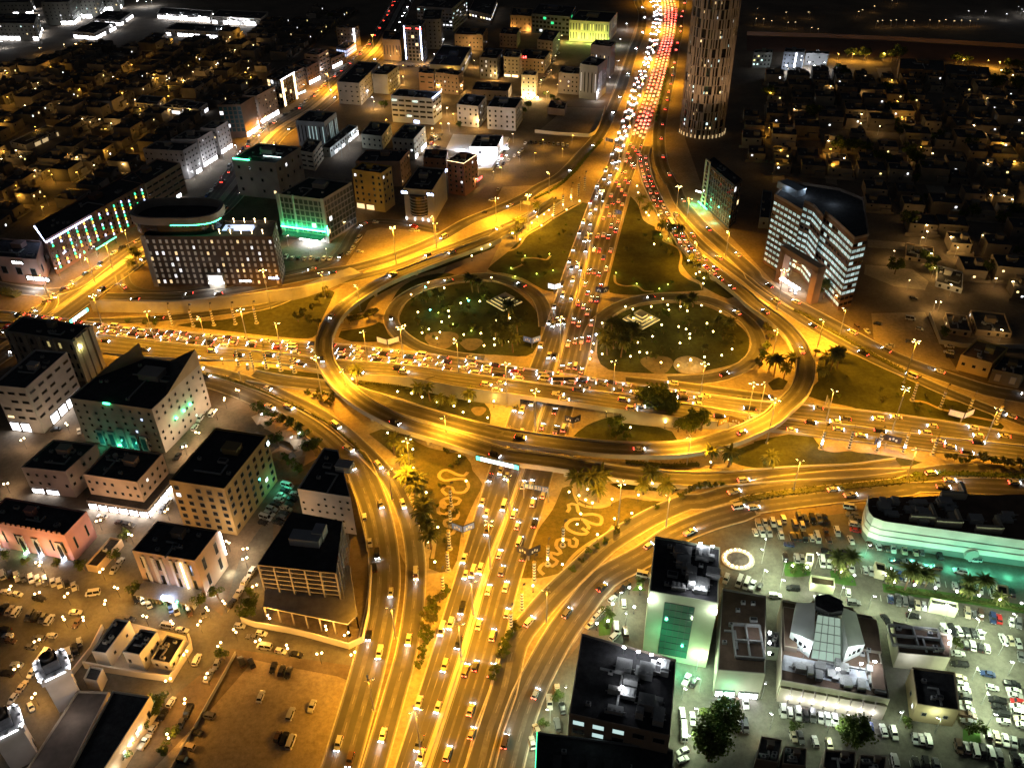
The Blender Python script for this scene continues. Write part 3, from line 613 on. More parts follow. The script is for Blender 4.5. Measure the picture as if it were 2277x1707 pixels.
WHITE, PALE, BEIGE, SANDY, PINK, GREY, BROWN, DARK = (.62, .6, .58), (.55, .51, .47), (.5, .42, .33), (.5, .38, .22), (.50, .29, .25), (.32, .32, .33), (.26, .17, .12), (.10, .10, .11)
P1 = dict(sp=4.2, fl=3.4, lit=.05); P2 = dict(sp=3.4, fl=3.3, w=1.3, h=1.5, lit=.07, skip=.15); PB = dict(sp=5.2, fl=3.4, w=4.6, h=1.3, lit=.05, skip=.02); PG = dict(sp=3.2, fl=3.6, w=2.8, h=3.0, lit=.05, skip=0)
BS = {}
def bl(key, *a, **k): BS[key] = building(*a, **k); return BS[key]
# --- left of the avenue
def hotel_lights(root, L, A, B, ang, h):
    for i in range(13):
        p = L[0]+A*((i+.6)/13.3); n = Vector((A.y, -A.x, 0)).normalized()*.25
        for k in range(8):
            if random.random() < .1: continue
            c = ('green', 'blue', 'amber')[(k+i) % 3]; z = 2.5+(h-4)*k/7.6; m = MB()
            m.box((0, 0, 0), (1.2, .35, (h-4)/12.5), top=(.3, 1)); m.build('colour_light', lit(c, 3), root, (p.x+n.x, p.y+n.y, z), ang)
    n = Vector((A.y, -A.x, 0)).normalized()*.5
    for u, v in ((0.0, .13), (.13, .27), (.27, .42)): strip_light(root, L[0]+A*u+n+Vector((0, 0, h-.6)), L[0]+A*v+n+Vector((0, 0, h-.6)), 'blue', 8, .32)
    strip_light(root, L[0]+n+Vector((0, 0, h-.6)), L[3]-n+Vector((0, 0, h-.6)), 'blue', 20, .3)
    q = L[0]+A*.42+n*5
    m = MB(); m.box((0, 0, 4.2), (18, 7, .5), mi=0)
    for x in (-8, 8): m.tube((x, -3, 0), (x, -3, 4.2), .25, mi=0)
    m.box((0, -3.6, 3.9), (18, .2, .3), mi=1); m.build('entrance_canopy', [M_DARK, lit('green', 14)], root, q, ang)
bl('hotel', 'long dark hotel with columns of green, blue and amber lights on its facade', 't01', (370, 430), (1190, -40), (1090, -140), ('L', 700), (.20, .12, .10), dict(sp=3.6, fl=3.3, w=1.2, h=1.5, lit=.03, skip=.05), roof=M_ROOFK, cat='hotel', extra=hotel_lights, ac=8)
bl(0, 'brown office block with pale horizontal sills beside the coloured light hotel', 't00', (1190, 1520), (1480, 1345), (1290, 1310), ('R', 1580), (.36, .26, .21), dict(sp=6, fl=3.3, w=5.6, h=1.3, lit=.04, skip=0), shops=dict(sides=[0], h=4, c='white', s=6))
for i, (a, b_, c_, by, lb) in enumerate((((1170, 1230), (1500, 1245), (1610, 1180), 1470, 'nearest of three joined pale apartment blocks on the bright avenue pavement'), ((1400, 1150), (1620, 1150), (1740, 1080), 1375, 'middle one of three joined pale apartment blocks along the avenue'), ((1640, 1060), (1770, 1062), (1870, 1000), 1270, 'farthest of three joined pale apartment blocks, next to the blue glass block'))):
    bl('pale%d' % i, lb, 't00', a, b_, c_, ('R', by), (.50, .45, .43), dict(sp=3.6, fl=3.2, w=1.1, h=1.3, lit=.03), shops=dict(sides=[1], h=4.4, c='white', s=7), group='joined apartment blocks on the avenue')
bl('blueglass', 'blue glass fronted block with a brown side wall on the avenue', 't00', (1785, 870), (1975, 865), (2085, 800), ('R', 1130), (.24, .17, .13), dict(sp=3.2, fl=3.4, w=3.0, h=3.1, lit=.08, skip=0, m=M_TEAL, litc=('cyan', 'white')), sides=[0], shops=dict(sides=[1], h=5, c='white', s=8))
bl(1, 'tall beige apartment block with scattered small windows, beside the outlined facade', 't10', (-80, 790), (40, 795), (190, 714), ('R', 1020), (.47, .36, .30), dict(sp=4, fl=3.3, w=1.0, h=1.3, lit=.08, skip=.25), shops=dict(sides=[1], h=5, c='white', s=7))
def outline(root, L, A, B, ang, h):
    n = Vector((B.y, -B.x, 0)).normalized()*.4; a, b = L[1]+n, L[2]+n
    for k, u in enumerate((.04, .12, .9, .97)):
        p = a.lerp(b, u); strip_light(root, p+Vector((0, 0, 1)), p+Vector((0, 0, h)), 'warm', 12, .16)
    strip_light(root, a+Vector((0, 0, h+.3)), b+Vector((0, 0, h+.3)), 'white', 16, .2)
    sign(root, b+(b-a).normalized()*7+Vector((0, 0, 3)), ang+math.pi/2, 12, 2.2, 'cyan', 12, 7)
bl('outlined', 'dark glass block whose facade is outlined in glowing white light lines', 't10', (120, 640), (232, 662), (345, 597), ('R', 885), (.14, .12, .12), dict(sp=3.4, fl=3.6, w=3.1, h=3.2, lit=.1, skip=0), extra=outline)
bl(2, 'grey apartment block right behind the white outlined facade', 't10', (200, 590), (350, 602), (430, 556), ('R', 745), (.30, .25, .22), P2)
bl(3, 'brown apartment block, second beyond the white outlined facade', 't10', (330, 530), (450, 562), (545, 515), ('R', 700), (.30, .20, .16), P2, shops=dict(sides=[1], h=4.5, c='white', s=8))
bl(4, 'apartment block with stacked balconies, third beyond the white outlined facade', 't10', (430, 450), (548, 458), (626, 414), ('R', 625), (.38, .29, .24), PB)
bl(5, 'low brown shop block with white-lit fronts halfway up the avenue', 't10', (520, 470), (650, 492), (762, 438), ('R', 570), (.34, .23, .18), PB, shops=dict(sides=[1], h=4.5, c='white', s=7))
def screen(root, L, A, B, ang, h):
    n = Vector((B.y, -B.x, 0)).normalized()*.3; strip_light(root, L[1]+n+Vector((0, 0, 6)), L[1]+n+Vector((0, 0, h)), 'white', 25, .5)
bl(6, 'dark slab building with one glowing white vertical corner line by the avenue', 't10', (690, 232), (832, 238), (878, 222), ('R', 395), (.22, .2, .2), P2, extra=screen)
bl(7, 'low block wrapped in a pale violet lit screen facade on the avenue', 't10', (690, 395), (772, 408), (852, 352), ('R', 480), (.5, .48, .6), dict(sp=3, fl=3, w=2.8, h=2.6, lit=1, litc=('blue',), lits=1.2, skip=0))
# --- right of the avenue
bl(8, 'large pale apartment block with evenly spaced windows between avenue and vacant plot', 't10', (697, 678), (880, 692), (1045, 522), ('L', 850), (.50, .48, .46), dict(sp=4.6, fl=3.5, w=1.7, h=1.1, lit=.04), sides=[0, 1])
bl(9, 'grey lower block joined behind the large pale apartment block', 't10', (985, 612), (1110, 622), (1205, 545), ('R', 775), (.33, .34, .36), P1, sides=[1])
def towerlines(root, L, A, B, ang, h):
    n = Vector((A.y, -A.x, 0)).normalized()*.4
    for u in (.06, .94): strip_light(root, L[0]+A*u+n+Vector((0, 0, 3)), L[0]+A*u+n+Vector((0, 0, h)), 'blue', 22, .32)
    sign(root, L[0]+A*.25+n+Vector((0, 0, h-2.5)), ang, 9, 1.6, 'red', 12, 5); sign(root, L[0]+A*.85+n+Vector((0, 0, h-2.5)), ang, 7, 1.6, 'red', 12, 4)
bl('lines', 'tall dark tower edged with two glowing white vertical lines and red lettering', 't10', (1237, 215), (1388, 222), (1425, 175), ('L', 510), (.13, .12, .14), dict(sp=3.4, fl=3.5, w=3.0, h=2.8, lit=.03, skip=.02), extra=towerlines)
bl(10, 'brown ribbed wing beside the tower with the white light lines', 't10', (1067, 328), (1217, 336), (1232, 262), ('L', 492), (.34, .23, .15), dict(sp=3.2, fl=12, w=.8, h=10, lit=0, skip=0))
bl(11, 'big dark office slab standing behind the tower with white light lines', 't10', (1400, 165), (1548, 166), (1562, 85), ('R', 405), (.24, .23, .22), P1)
bl(12, 'wide grey office building with cyan windows near the top of the picture', 't10', (1350, 58), (1640, 76), (1762, -20), ('R', 262), (.28, .27, .27), dict(sp=4, fl=3.6, w=3, h=1.6, lit=.12, litc=('cyan', 'white'), lits=1.4))
bl(13, 'mid-brown apartment block left of the green-lit yard', 't10', (1660, 287), (1892, 297), (1932, 236), ('R', 415), (.33, .25, .19), P2)
bl(14, 'small square brown block in front of the orange-lit entrance building', 't10', (2030, 282), (2172, 292), (2200, 238), ('R', 398), (.30, .22, .18), P2)
bl(15, 'dark flat block with a pale blue lit band under its eaves', 't10', (1455, 535), (1710, 548), (1800, 392), ('R', 640), (.30, .33, .42), dict(sp=5, fl=5, w=4.4, h=2, lit=.5, litc=('blue',), lits=.5, skip=0))
bl(16, 'brown apartment block with balconies, left one of the pair by the dark courtyard', 't10', (1365, 602), (1490, 612), (1502, 572), ('L', 742), (.33, .22, .18), PB)
bl(17, 'brown apartment block, right one of the pair by the dark courtyard', 't10', (1500, 602), (1692, 626), (1735, 590), ('R', 782), (.31, .23, .19), P2)
bl('bank', 'grey office building with blue-lit roof corner and bright entrance, banded windows', 't10', (1137, 792), (1480, 816), (1548, 760), ('L', 1000), (.42, .44, .50), dict(sp=5.5, fl=3.6, w=5.1, h=1.7, lit=.10, litc=('white', 'cyan'), lits=1.2, skip=0), shops=dict(sides=[0], h=4, c='blue', s=5, skip=.7),
   extra=lambda r, L, A, B, g, h: strip_light(r, L[1]+Vector((0, 0, h+.8)), L[2]+Vector((0, 0, h+.8)), 'blue', 12, .4))
bl(18, 'white apartment block, left one of two facing the bright clinic', 't10', (1680, 862), (1857, 882), (1922, 795), ('L', 1030), (.60, .58, .60), P1)
bl(19, 'white apartment block, right one of two facing the bright clinic', 't10', (1927, 882), (2162, 897), (2218, 812), ('L', 1058), (.64, .63, .68), P1)
bl(20, 'dark block with white diamond ornaments on its facade', 't10', (1866, 478), (2010, 488), (2062, 410), ('L', 642), (.22, .22, .24), dict(sp=4, fl=3.6, w=1.6, h=2.4, lit=.2, litc=('white',), lits=.5))
bl(21, 'pale floodlit block beside the red sign', 't10', (2062, 472), (2188, 482), (2215, 440), ('R', 640), (.55, .50, .40), P2, shops=dict(sides=[0], h=3.5, c='warm', s=3))
bl(22, 'low wide brown block behind the two white apartment blocks', 't10', (1800, 742), (2100, 757), (2132, 692), ('R', 832), (.27, .22, .2), P1)
bl(23, 'tall grey-blue block with pale vertical stripes beside the avenue', 't10', (360, 997), (590, 1012), (692, 930), ('R', 1212), (.30, .33, .35), dict(sp=2.6, fl=16, w=.9, h=14.5, lit=.35, litc=('cyan',), lits=.35, skip=0))
bl(24, 'low row of white-lit shops behind the striped block', 't10', (565, 1212), (640, 1226), (870, 1042), ('R', 1292), (.55, .60, .60), P1, shops=dict(sides=[1], h=4, c='white', s=3), room=False)
bl(25, 'pale green-grey apartment block, left one of the pair above the corner shops', 't10', (895, 1107), (1066, 1127), (1142, 1022), ('L', 1212), (.42, .42, .33), P1)
bl(26, 'pale apartment block, right one of the pair, with a white side wall', 't10', (1150, 1137), (1326, 1152), (1422, 1042), ('R', 1312), (.52, .53, .47), P1, shops=dict(sides=[1], h=5, c='white', s=9))
bl('gold', 'gold-lit apartment building with arched windows beside the green hotel', 't10', (820, 1398), (1062, 1432), (1145, 1372), ('L', 1705), (.60, .40, .11), dict(sp=4, fl=3.6, w=1.6, h=2.0, lit=.05, skip=.05), shops=dict(sides=[0], h=5, c='warm', s=1.2))
bl(27, 'dark-roofed building with a row of roof lamps behind the gold-lit one', 't10', (850, 1330), (1215, 1332), (1290, 1240), ('R', 1530), (.40, .28, .22), P2, sides=[1])
bl(28, 'red-brown block edged with a warm light line along its roof', 't10', (1600, 1327), (1737, 1352), (1848, 1276), ('R', 1610), (.30, .15, .12), P1,
   extra=lambda r, L, A, B, g, h: (strip_light(r, L[0]+Vector((0, 0, h+1)), L[1]+Vector((0, 0, h+1)), 'warm', 5, .12), strip_light(r, L[1]+Vector((0, 0, h+1)), L[2]+Vector((0, 0, h+1)), 'warm', 5, .12), sign(r, L[1]+B*.95+Vector((1.5, 0, 5)), g+1.57, 8, 2.5, 'red', 14, 4)))
bl(29, 'brown flat-roofed block tucked behind the red-brown one', 't10', (1405, 1302), (1592, 1312), (1605, 1240), ('R', 1430), (.24, .15, .12), P2)
def drum(root, L, A, B, ang, h):
    m = MB(); R_ = A.length*.33; ctr = L[0]+A*.5+Vector((B.x, B.y, 0)).normalized()*R_*.35; m.lathe((ctr.x, ctr.y, 5), [(R_, 0), (R_, h-8)], 20); m.build('glass_drum', M_GLASS, root)
    for k in range(6):
        z = 6+k*(h-9)/6; q = MB(); q.lathe((ctr.x, ctr.y, z), [(R_+.12, 0), (R_+.12, .3)], 20); q.build('floor_band', M_UNIT, root)
    n = Vector((A.y, -A.x, 0)).normalized()*.6
    for u in (.04, .93): sign(root, L[0]+A*u+n+Vector((0, 0, h-3)), ang, 5, 2.6, 'blue', 24, 3)
    sign(root, L[2]-A.normalized()*.2+Vector((.6, 0, h-2)), ang+1.2, 3, 3, 'blue', 24, 2)
    for u in (.03, .33, .6, .8): strip_light(root, L[0]+A*u+n+Vector((0, 0, .3)), L[0]+A*u+n+Vector((0, 0, 2.2)), 'white', 14, .15)
bl('drum', 'office building with a rounded dark glass front and blue roof emblems', 't10', (1242, 1552), (1480, 1572), (1590, 1392), ('L', 1800), (.40, .36, .33), None, roof=M_ROOFK, extra=drum, ac=6)
def clinic(root, L, A, B, ang, h):
    for u, v in ((-.55, -.25), (-.5, .5), (.1, -.35), (.6, -.3), (1.05, -.1), (1.08, .7), (.3, -.3)):
        p = L[0]+A*u+B*v; strip_light(root, p+Vector((0, 0, .4)), p+A*.18+Vector((0, 0, .4)), 'white', 22, .25)
        lamp('flood_light', root, (p.x, p.y, 5), 4800, (.86, .9, 1), .6)
bl('clinic', 'low white clinic glowing in bright white light inside a walled yard', 't10', (1785, 1212), (2010, 1215), (2060, 1115), ('L', 1290), (.75, .75, .8), dict(sp=5, fl=4, w=2, h=2, lit=.8, litc=('white',), lits=2), extra=clinic, cat='clinic')
lay('clinic_yard', 't10', [1590, 1225, 1650, 1100, 2110, 1125, 1960, 1385, 1860, 1390, 1840, 1280], mat('white_paving', (.6, .6, .62), .8, noise=.1))
def greenhotel(root, L, A, B, ang, h):
    n = Vector((A.y, -A.x, 0)).normalized(); nb = Vector((B.y, -B.x, 0)).normalized()
    for u in (0, .33, 1): 
        m = MB(); m.box((0, 0, 0), (2.2 if u != .33 else 1.0, 1.4, h+1.5)); o = m.build('pilaster', M_WALL, root, L[0]+A*u+n*.5, ang); o.color = (.5, .48, .46, 1)
    strip_light(root, L[0]+n*2.5+Vector((0, 0, 8.6)), L[1]+n*2.5+Vector((0, 0, 8.6)), 'green', 30, .4)
    strip_light(root, L[1]+n*1.2+nb*1.2+Vector((0, 0, 6)), L[1]+n*1.2+nb*1.2+Vector((0, 0, 12)), 'green', 22, .3)
    m = MB(); m.box((A.length/2, -3.5, 4.2), (A.length*.9, 7, .4), mi=0); m.box((A.length*.68, -4, 3.5), (A.length*.4, 6.5, .5), mi=1); m.build('entrance_canopy', [M_ROOF, lit('white', 22)], root, L[0], ang)
    for u in (.06, .35, .65, .96): lamp('green_light', root, tuple(L[0]+A*u+n*2.2+Vector((0, 0, 9.6))), 520, (.05, 1, .3), .5)
    lamp('entrance_light', root, tuple(L[0]+A*.7+n*8+Vector((0, 0, 3.2))), 1500, (.9, 1, .9), .5)
bl('greenhotel', 'gridded window hotel washed in green light above its glowing canopy', 't11', (215, 52), (580, 97), (820, -45), ('R', 440), (.40, .38, .35), dict(sp=3.2, fl=3.5, w=2.8, h=3.1, lit=.03, skip=0, m=mat('grey_glass', (.05, .06, .055), .3)), shops=None, extra=greenhotel, cat='hotel', roof=mat('green_roof', (.03, .05, .045), .9, noise=.2), ac=6)
bl('greysign', 'broad grey building with a green sign on its roof edge by the avenue', 't10', (-160, 1312), (195, 1347), (397, 1216), ('R', 1640), (.36, .34, .31), dict(sp=7, fl=6, w=2, h=2.4, lit=.06, skip=.3), ac=8, tank=True,
   extra=lambda r, L, A, B, g, h: (strip_light(r, L[0]+A*.02+Vector((0, 0, h+1.2)), L[0]+A*.4+Vector((0, 0, h+1.2)), 'green', 16, .35), strip_light(r, L[0]+A*.55+B*.3+Vector((0, 0, h+1.2)), L[0]+A*.95+B*.3+Vector((0, 0, h+1.2)), 'cyan', 5, .2)))
bl(30, 'narrow beige block with balconies behind the broad grey building', 't10', (385, 1242), (500, 1262), (572, 1162), ('R', 1402), (.48, .44, .35), PB)
# --- curved hotel with a roof terrace
def curved(root, L, A, B, ang, h):
    m = MB(); ctr = L[0]+A*.26+B*.75; poly = []
    a_, b_ = A.length*.33, B.length*.62; ca, sa = math.cos(ang), math.sin(ang); pts = []
    for i in range(36):
        t = 2*math.pi*i/36; x = a_*math.copysign(abs(math.cos(t))**.6, math.cos(t)); y = b_*math.copysign(abs(math.sin(t))**.7, math.sin(t)); pts.append((ctr.x+x*ca-y*sa, ctr.y+x*sa+y*ca))
    m.prism(pts, h, h+6.5, mtop=1); m.build('penthouse_glass', [M_GLASS, M_ROOFK], root)
    q = MB(); o2 = [(ctr.x+(x-ctr.x)*1.06, ctr.y+(y-ctr.y)*1.08) for x, y in pts]; i2 = [(ctr.x+(x-ctr.x)*.98, ctr.y+(y-ctr.y)*.98) for x, y in pts]
    for i in range(36):
        j = (i+1) % 36
        for z0, z1 in ((h+6.5, h+11),):
            q.face([(*o2[i], z0), (*o2[j], z0), (*o2[j], z1), (*o2[i], z1)]); q.face([(*i2[j], z0), (*i2[i], z0), (*i2[i], z1), (*i2[j], z1)]); q.face([(*o2[i], z1), (*o2[j], z1), (*i2[j], z1), (*i2[i], z1)])
    o = q.build('curved_screen', M_WALL, root); o.color = (.3, .27, .25, 1)
    g = MB()
    for i in range(27, 35): g.tube((*o2[i], h+6.6), (*o2[(i+1) % 36], h+6.6), .18, k=6)
    g.build('green_light_line', lit('green', 14), root)
    p = L[0]+A*.72+B*.6; w = MB(); w.box((0, 0, 0), (A.length*.24, B.length*.35, .3)); w.build('pool_water', lit('blue', .9), root, (p.x, p.y, h), ang)
    for u in [x/12 for x in range(7, 12)]:
        for v in (.25, .95):
            p = L[0]+A*u+B*v; k = MB(); k.tube((0, 0, 0), (0, 0, 2), .08, k=5); k.lathe((0, 0, 2), [(.1, 0), (.3, .2), (.3, .4), (.1, .6)], 6); k.build('terrace_lamp', lit('warm', 18), root, (p.x, p.y, h)); 
    lamp('terrace_light', root, tuple(L[0]+A*.75+B*.6+Vector((0, 0, h+5))), 1500, (1, .8, .5), .5)
    n = Vector((A.y, -A.x, 0)).normalized(); p = L[0]+A*.5+n*1.2; k = MB(); k.box((0, 0, 0), (9, 3, 9), mi=0); k.face([(-4.2, -1.55, 5), (4.2, -1.55, 5), (4.2, -1.55, 8.6), (-4.2, -1.55, 8.6)], 1); k.box((0, -1.6, 3.4), (9, .3, .5), mi=2)
    k.build('entrance_porch', [M_UNIT, lit('white', .5), lit('white', 25)], root, p, ang); lamp('entrance_light', root, tuple(p+n*4+Vector((0, 0, 3))), 1800, (1, .92, .8), .4)
    p = L[0]+A*.95+n*.5; sign(root, p+Vector((0, 0, 5)), ang, 7, 1.8, 'blue', 18, 5); sign(root, L[0]+A*.72+n*.5+Vector((0, 0, 3)), ang, 8, 1.8, 'white', 18, 6)
    m = MB(); m.box((0, -.3, 0), (2.6, 1.2, h+1)); o = m.build('end_frame', M_WALL, root, L[0], ang); o.color = (.5, .47, .46, 1)
bl('curved', 'long dark hotel of window boxes with a curved rooftop ring and lit pool terrace', 't01', (1172, 398), (2235, 402), (2265, 270), ('L', 795), (.11, .085, .08), dict(sp=3.5, fl=3.4, w=1.4, h=2.2, lit=.16, lits=.9, skip=.04, m=mat('glowing_blind', (.42, .37, .32), .7, emit=.10, emitcol=(1, .82, .62))), extra=curved, cat='hotel', room=False, ac=4)  # blinds glow faintly: lamplight on them is put into the material
bl(31, 'low pinkish shop block with white signs left of the coloured light hotel', 't01', (-60, 560), (300, 590), (345, 440), ('R', 790), (.42, .27, .22), dict(sp=9, fl=9, w=4, h=5, lit=0), ac=3,
   extra=lambda r, L, A, B, g, h: (sign(r, L[0]+A*.55+Vector((0, -.5, h-3)), g, 8, 2.2, 'white', 16, 5), sign(r, L[0]+A*.9+Vector((0, -1, 3)), g, 16, 3.2, 'white', 40, 6), lamp('sign_light', r, tuple(L[0]+A*.9+Vector((0, -7, 4))), 3500, (.85, .92, 1), .5)))
# --- lower left blocks
def fins(root, L, A, B, ang, h):
    n = Vector((B.y, -B.x, 0)).normalized()*.4
    for u in (.02, .3, .36, .62, .68, .98):
        m = MB(); m.box((0, 0, 0), (2.4, 1.2, h+.5)); o = m.build('pilaster', M_WALL, root, L[1]+B*u+n, ang+1.57); o.color = (.40, .37, .33, 1)
    p = L[1]+B*.18+n*2+Vector((0, 0, h-5)); m = MB(); m.lathe((0, 0, 0), [(.3, 0), (.9, .5), (.9, 1.2), (.3, 1.7)], 8); m.build('wall_lamp', lit('yel', 30), root, p); lamp('wall_light', root, tuple(p+n*3), 700, (1, .95, .3), .4)
    for u in (.1, .3, .5, .7):
        m = MB(); m.box((0, 0, 0), (2.2, 1.2, h+.5)); o = m.build('pilaster', M_WALL, root, L[0]+A*u+Vector((A.y, -A.x, 0)).normalized()*.4, ang); o.color = (.36, .33, .28, 1)
bl('gate', 'tall dark-roofed block with ribbed pilasters and one yellow lamp, left edge beside the west road', 'z6', (55, 985), (890, 1105), (1095, 920), ('R', 1600), (.27, .25, .22), dict(sp=3, fl=5, w=1.6, h=3.4, lit=.1, litc=('yel',), lits=.4), extra=fins, roof=M_ROOFK, sides=[0], ac=5)
bl('pale_l', 'pale apartment block with rows of dark balconies at the left edge, bright shops below', 't02', (-60, 72), (212, 98), (553, -199), ('R', 455), (.52, .49, .48), dict(sp=5, fl=3.6, w=3.6, h=1.4, lit=.04, skip=.05), shops=dict(sides=[0, 1], h=6, c='white', s=9, w=5))
def butterfly(root, L, A, B, ang, h):
    for u0, v0 in ((0, 0), (.72, 0)):
        pass
    for a, b_, c_, z in ((L[2]-A*.38, L[2], L[2]-B*.75, 9), (L[3]+A*.05, L[3]+A*.30-B*.02, L[3]-B*.55, 9)):
        m = MB(); up_ = Vector((0, 0, 1)); q = [a, b_, c_]
        m.face([a+up_*(h+.2), c_+up_*(h+.2), b_+up_*(h+z)], 1); m.face([c_+up_*h, b_+up_*h, b_+up_*(h+z)], 0); m.face([b_+up_*h, a+up_*h, b_+up_*(h+z)], 0)
        o = m.build('slanted_roof', [M_WALL, M_ROOF], root); o.color = (.42, .33, .22, 1)
    n = Vector((A.y, -A.x, 0)).normalized()
    for u in (.24, .38, .52, .66, .78):
        m = MB(); w = 3.2; m.box((0, -.4, 0), (w, .8, 11 if u == .52 else 8.5), mi=0); m.face([(-w*.36, -.83, 1), (w*.36, -.83, 1), (w*.36, -.83, 7.2), (-w*.36, -.83, 7.2)], 1)
        m.build('arched_bay', [M_UNIT, M_TEAL], root, L[0]+A*u+n*.2, ang)
    for u in (.26, .45, .55, .64): lamp('green_light', root, tuple(L[0]+A*u+n*3+Vector((0, 0, 2.5))), 260, (.1, 1, .6), .4)
    m = MB(); m.box((0, 0, 0), (6, .4, .6)); m.build('green_light_line', lit('green', 20), root, L[0]+A*.47+n*.4+Vector((0, 0, .6)), ang)
    m = MB(); m.box((0, 0, 0), (3, .5, .7)); m.build('green_light_line', lit('green', 9), root, L[0]+A*.46+n*.3+Vector((0, 0, h+.2)), ang)
    nb = Vector((B.y, -B.x, 0)).normalized()
    for u in (.32, .48, .62): m = MB(); m.lathe((0, 0, 0), [(.3, 0), (.7, .5), (.3, 1.1)], 8); m.build('wall_lamp', lit('green', 20), root, L[1]+B*u+nb*.6+Vector((0, 0, h*.45))); lamp('green_light', root, tuple(L[1]+B*u+nb*2.5+Vector((0, 0, h*.45))), 150, (.1, 1, .5), .4)
bl('butterfly', 'big pale building with peaked roof corners, teal entrance bays and a green roof light', 't02', (570, 172), (1246, 266), (1640, -105), ('R', 615), (.50, .45, .40), dict(sp=4.2, fl=3.5, w=1.2, h=1.4, lit=.05, litc=('cyan', 'blue'), lits=1.6, skip=.18), extra=butterfly, roof=M_ROOFK, parapet=.5, ac=5)
bl(31.5, 'beige apartment block with stepped dark roof, left of the shop corner block', 't02', (176, 742), (541, 781), (795, 552), ('L', 940), (.46, .39, .35), P2, shops=dict(sides=[0], h=4, c='white', s=10, w=5), ac=6)
def podium(root, L, A, B, ang, h):
    na = Vector((A.y, -A.x, 0)).normalized(); nb = Vector((B.y, -B.x, 0)).normalized(); w = 3.6
    poly = [L[0]+na*w, L[1]+na*w+nb*w, L[2]+nb*w, L[3]]; m = MB(); m.prism([(p.x, p.y) for p in poly], 0, 4.6, mtop=1); o = m.build('podium', [M_WALL, M_ROOF], root); o.color = (.30, .25, .22, 1)
    for a, b_ in ((poly[0], poly[1]), (poly[1], poly[2])):
        n_ = int((b_-a).length/4.2); d = (b_-a).normalized(); n = Vector((d.y, -d.x, 0)); g = math.atan2(d.y, d.x)
        for i in range(n_):
            if i % 5 == 4 and random.random() < .6: continue
            p = a+(b_-a)*((i+.5)/n_)+n*.06; k = MB(); k.face([(-1.7, 0, .3), (1.7, 0, .3), (1.7, 0, 3.3), (-1.7, 0, 3.3)]); k.box((0, -.3, 3.4), (3.9, .7, .2), mi=1); k.build('shop_front', [lit('white', 24), M_FRAME], root, p, g)
bl('shops', 'tan apartment block standing on a brightly lit wrap-around row of shops', 't02', (687, 802), (1127, 867), (1337, 632), ('R', 1085), (.50, .38, .30), P2, extra=podium, ac=5, tank=True)
bl('brown', 'amber-brown block with a black roof and recessed square windows beside the white trapezoid block', 't02', (1390, 852), (1842, 922), (2192, 482), ('R', 1290), (.42, .30, .14), dict(sp=4.4, fl=3.5, w=2.2, h=2.1, lit=.02, skip=.05), roof=M_ROOFK, ac=4,
   extra=lambda r, L, A, B, g, h: (sign(r, L[2]+Vector((B.y, -B.x, 0)).normalized()*.4-B*.03+Vector((0, 0, h-4)), g+1.57, 2.4, 3, 'cyan', 14, 2), lamp('green_light', r, tuple(L[2]+Vector((B.y, -B.x, 0)).normalized()*5-B*.15+Vector((0, 0, 4))), 900, (.1, 1, .6), .4)))  # the green light is added without a fitting
def pinkw(root, L, A, B, ang, h):
    n = Vector((A.y, -A.x, 0)).normalized()
    for i in range(int(A.length/2.2)):
        m = MB(); m.box((0, .2, 0), (1.1, .4, .9)); o = m.build('merlon', M_WALL, root, L[0]+A*((i+.5)/(A.length/2.2))+Vector((0, 0, h+.9)), ang); o.color = (.45, .25, .22, 1)
    for u in (.06, .42, .60, .88):
        m = MB(); m.box((0, -.25, 0), (2.6, .5, h*.72), mi=0); m.face([(-.9, -.52, .5), (.9, -.52, .5), (.9, -.52, h*.5), (0, -.52, h*.66), (-.9, -.52, h*.5)], 1)
        m.build('arched_bay', [M_UNIT, M_GLASS], root, L[0]+A*u+n*.1, ang)
        c = {.42: (.4, 1, .15)}.get(u, (.8, .85, 1)); p = L[0]+A*u+n*1.2
        lamp('facade_light', root, tuple(p+Vector((0, 0, 1))), 900, c, .3); strip_light(root, p+Vector((-.4, 0, .5)), p+Vector((.4, 0, .5)), 'blue', 40, .35)
bl('pink', 'pink crenellated building with tall lit arches at the left edge', 't02', (-150, 1180), (532, 1302), (716, 1105), ('R', 1500), (.52, .27, .24), dict(sp=5, fl=9, w=1.0, h=6, lit=0, skip=.1), extra=pinkw, ac=5)
bl('shed', 'long low flat-roofed annex with a dark roof beside the pink building', 't02', (705, 1540), (802, 1557), (1002, 1332), ('R', 1600), (.42, .34, .26), None, room=False, ac=1)
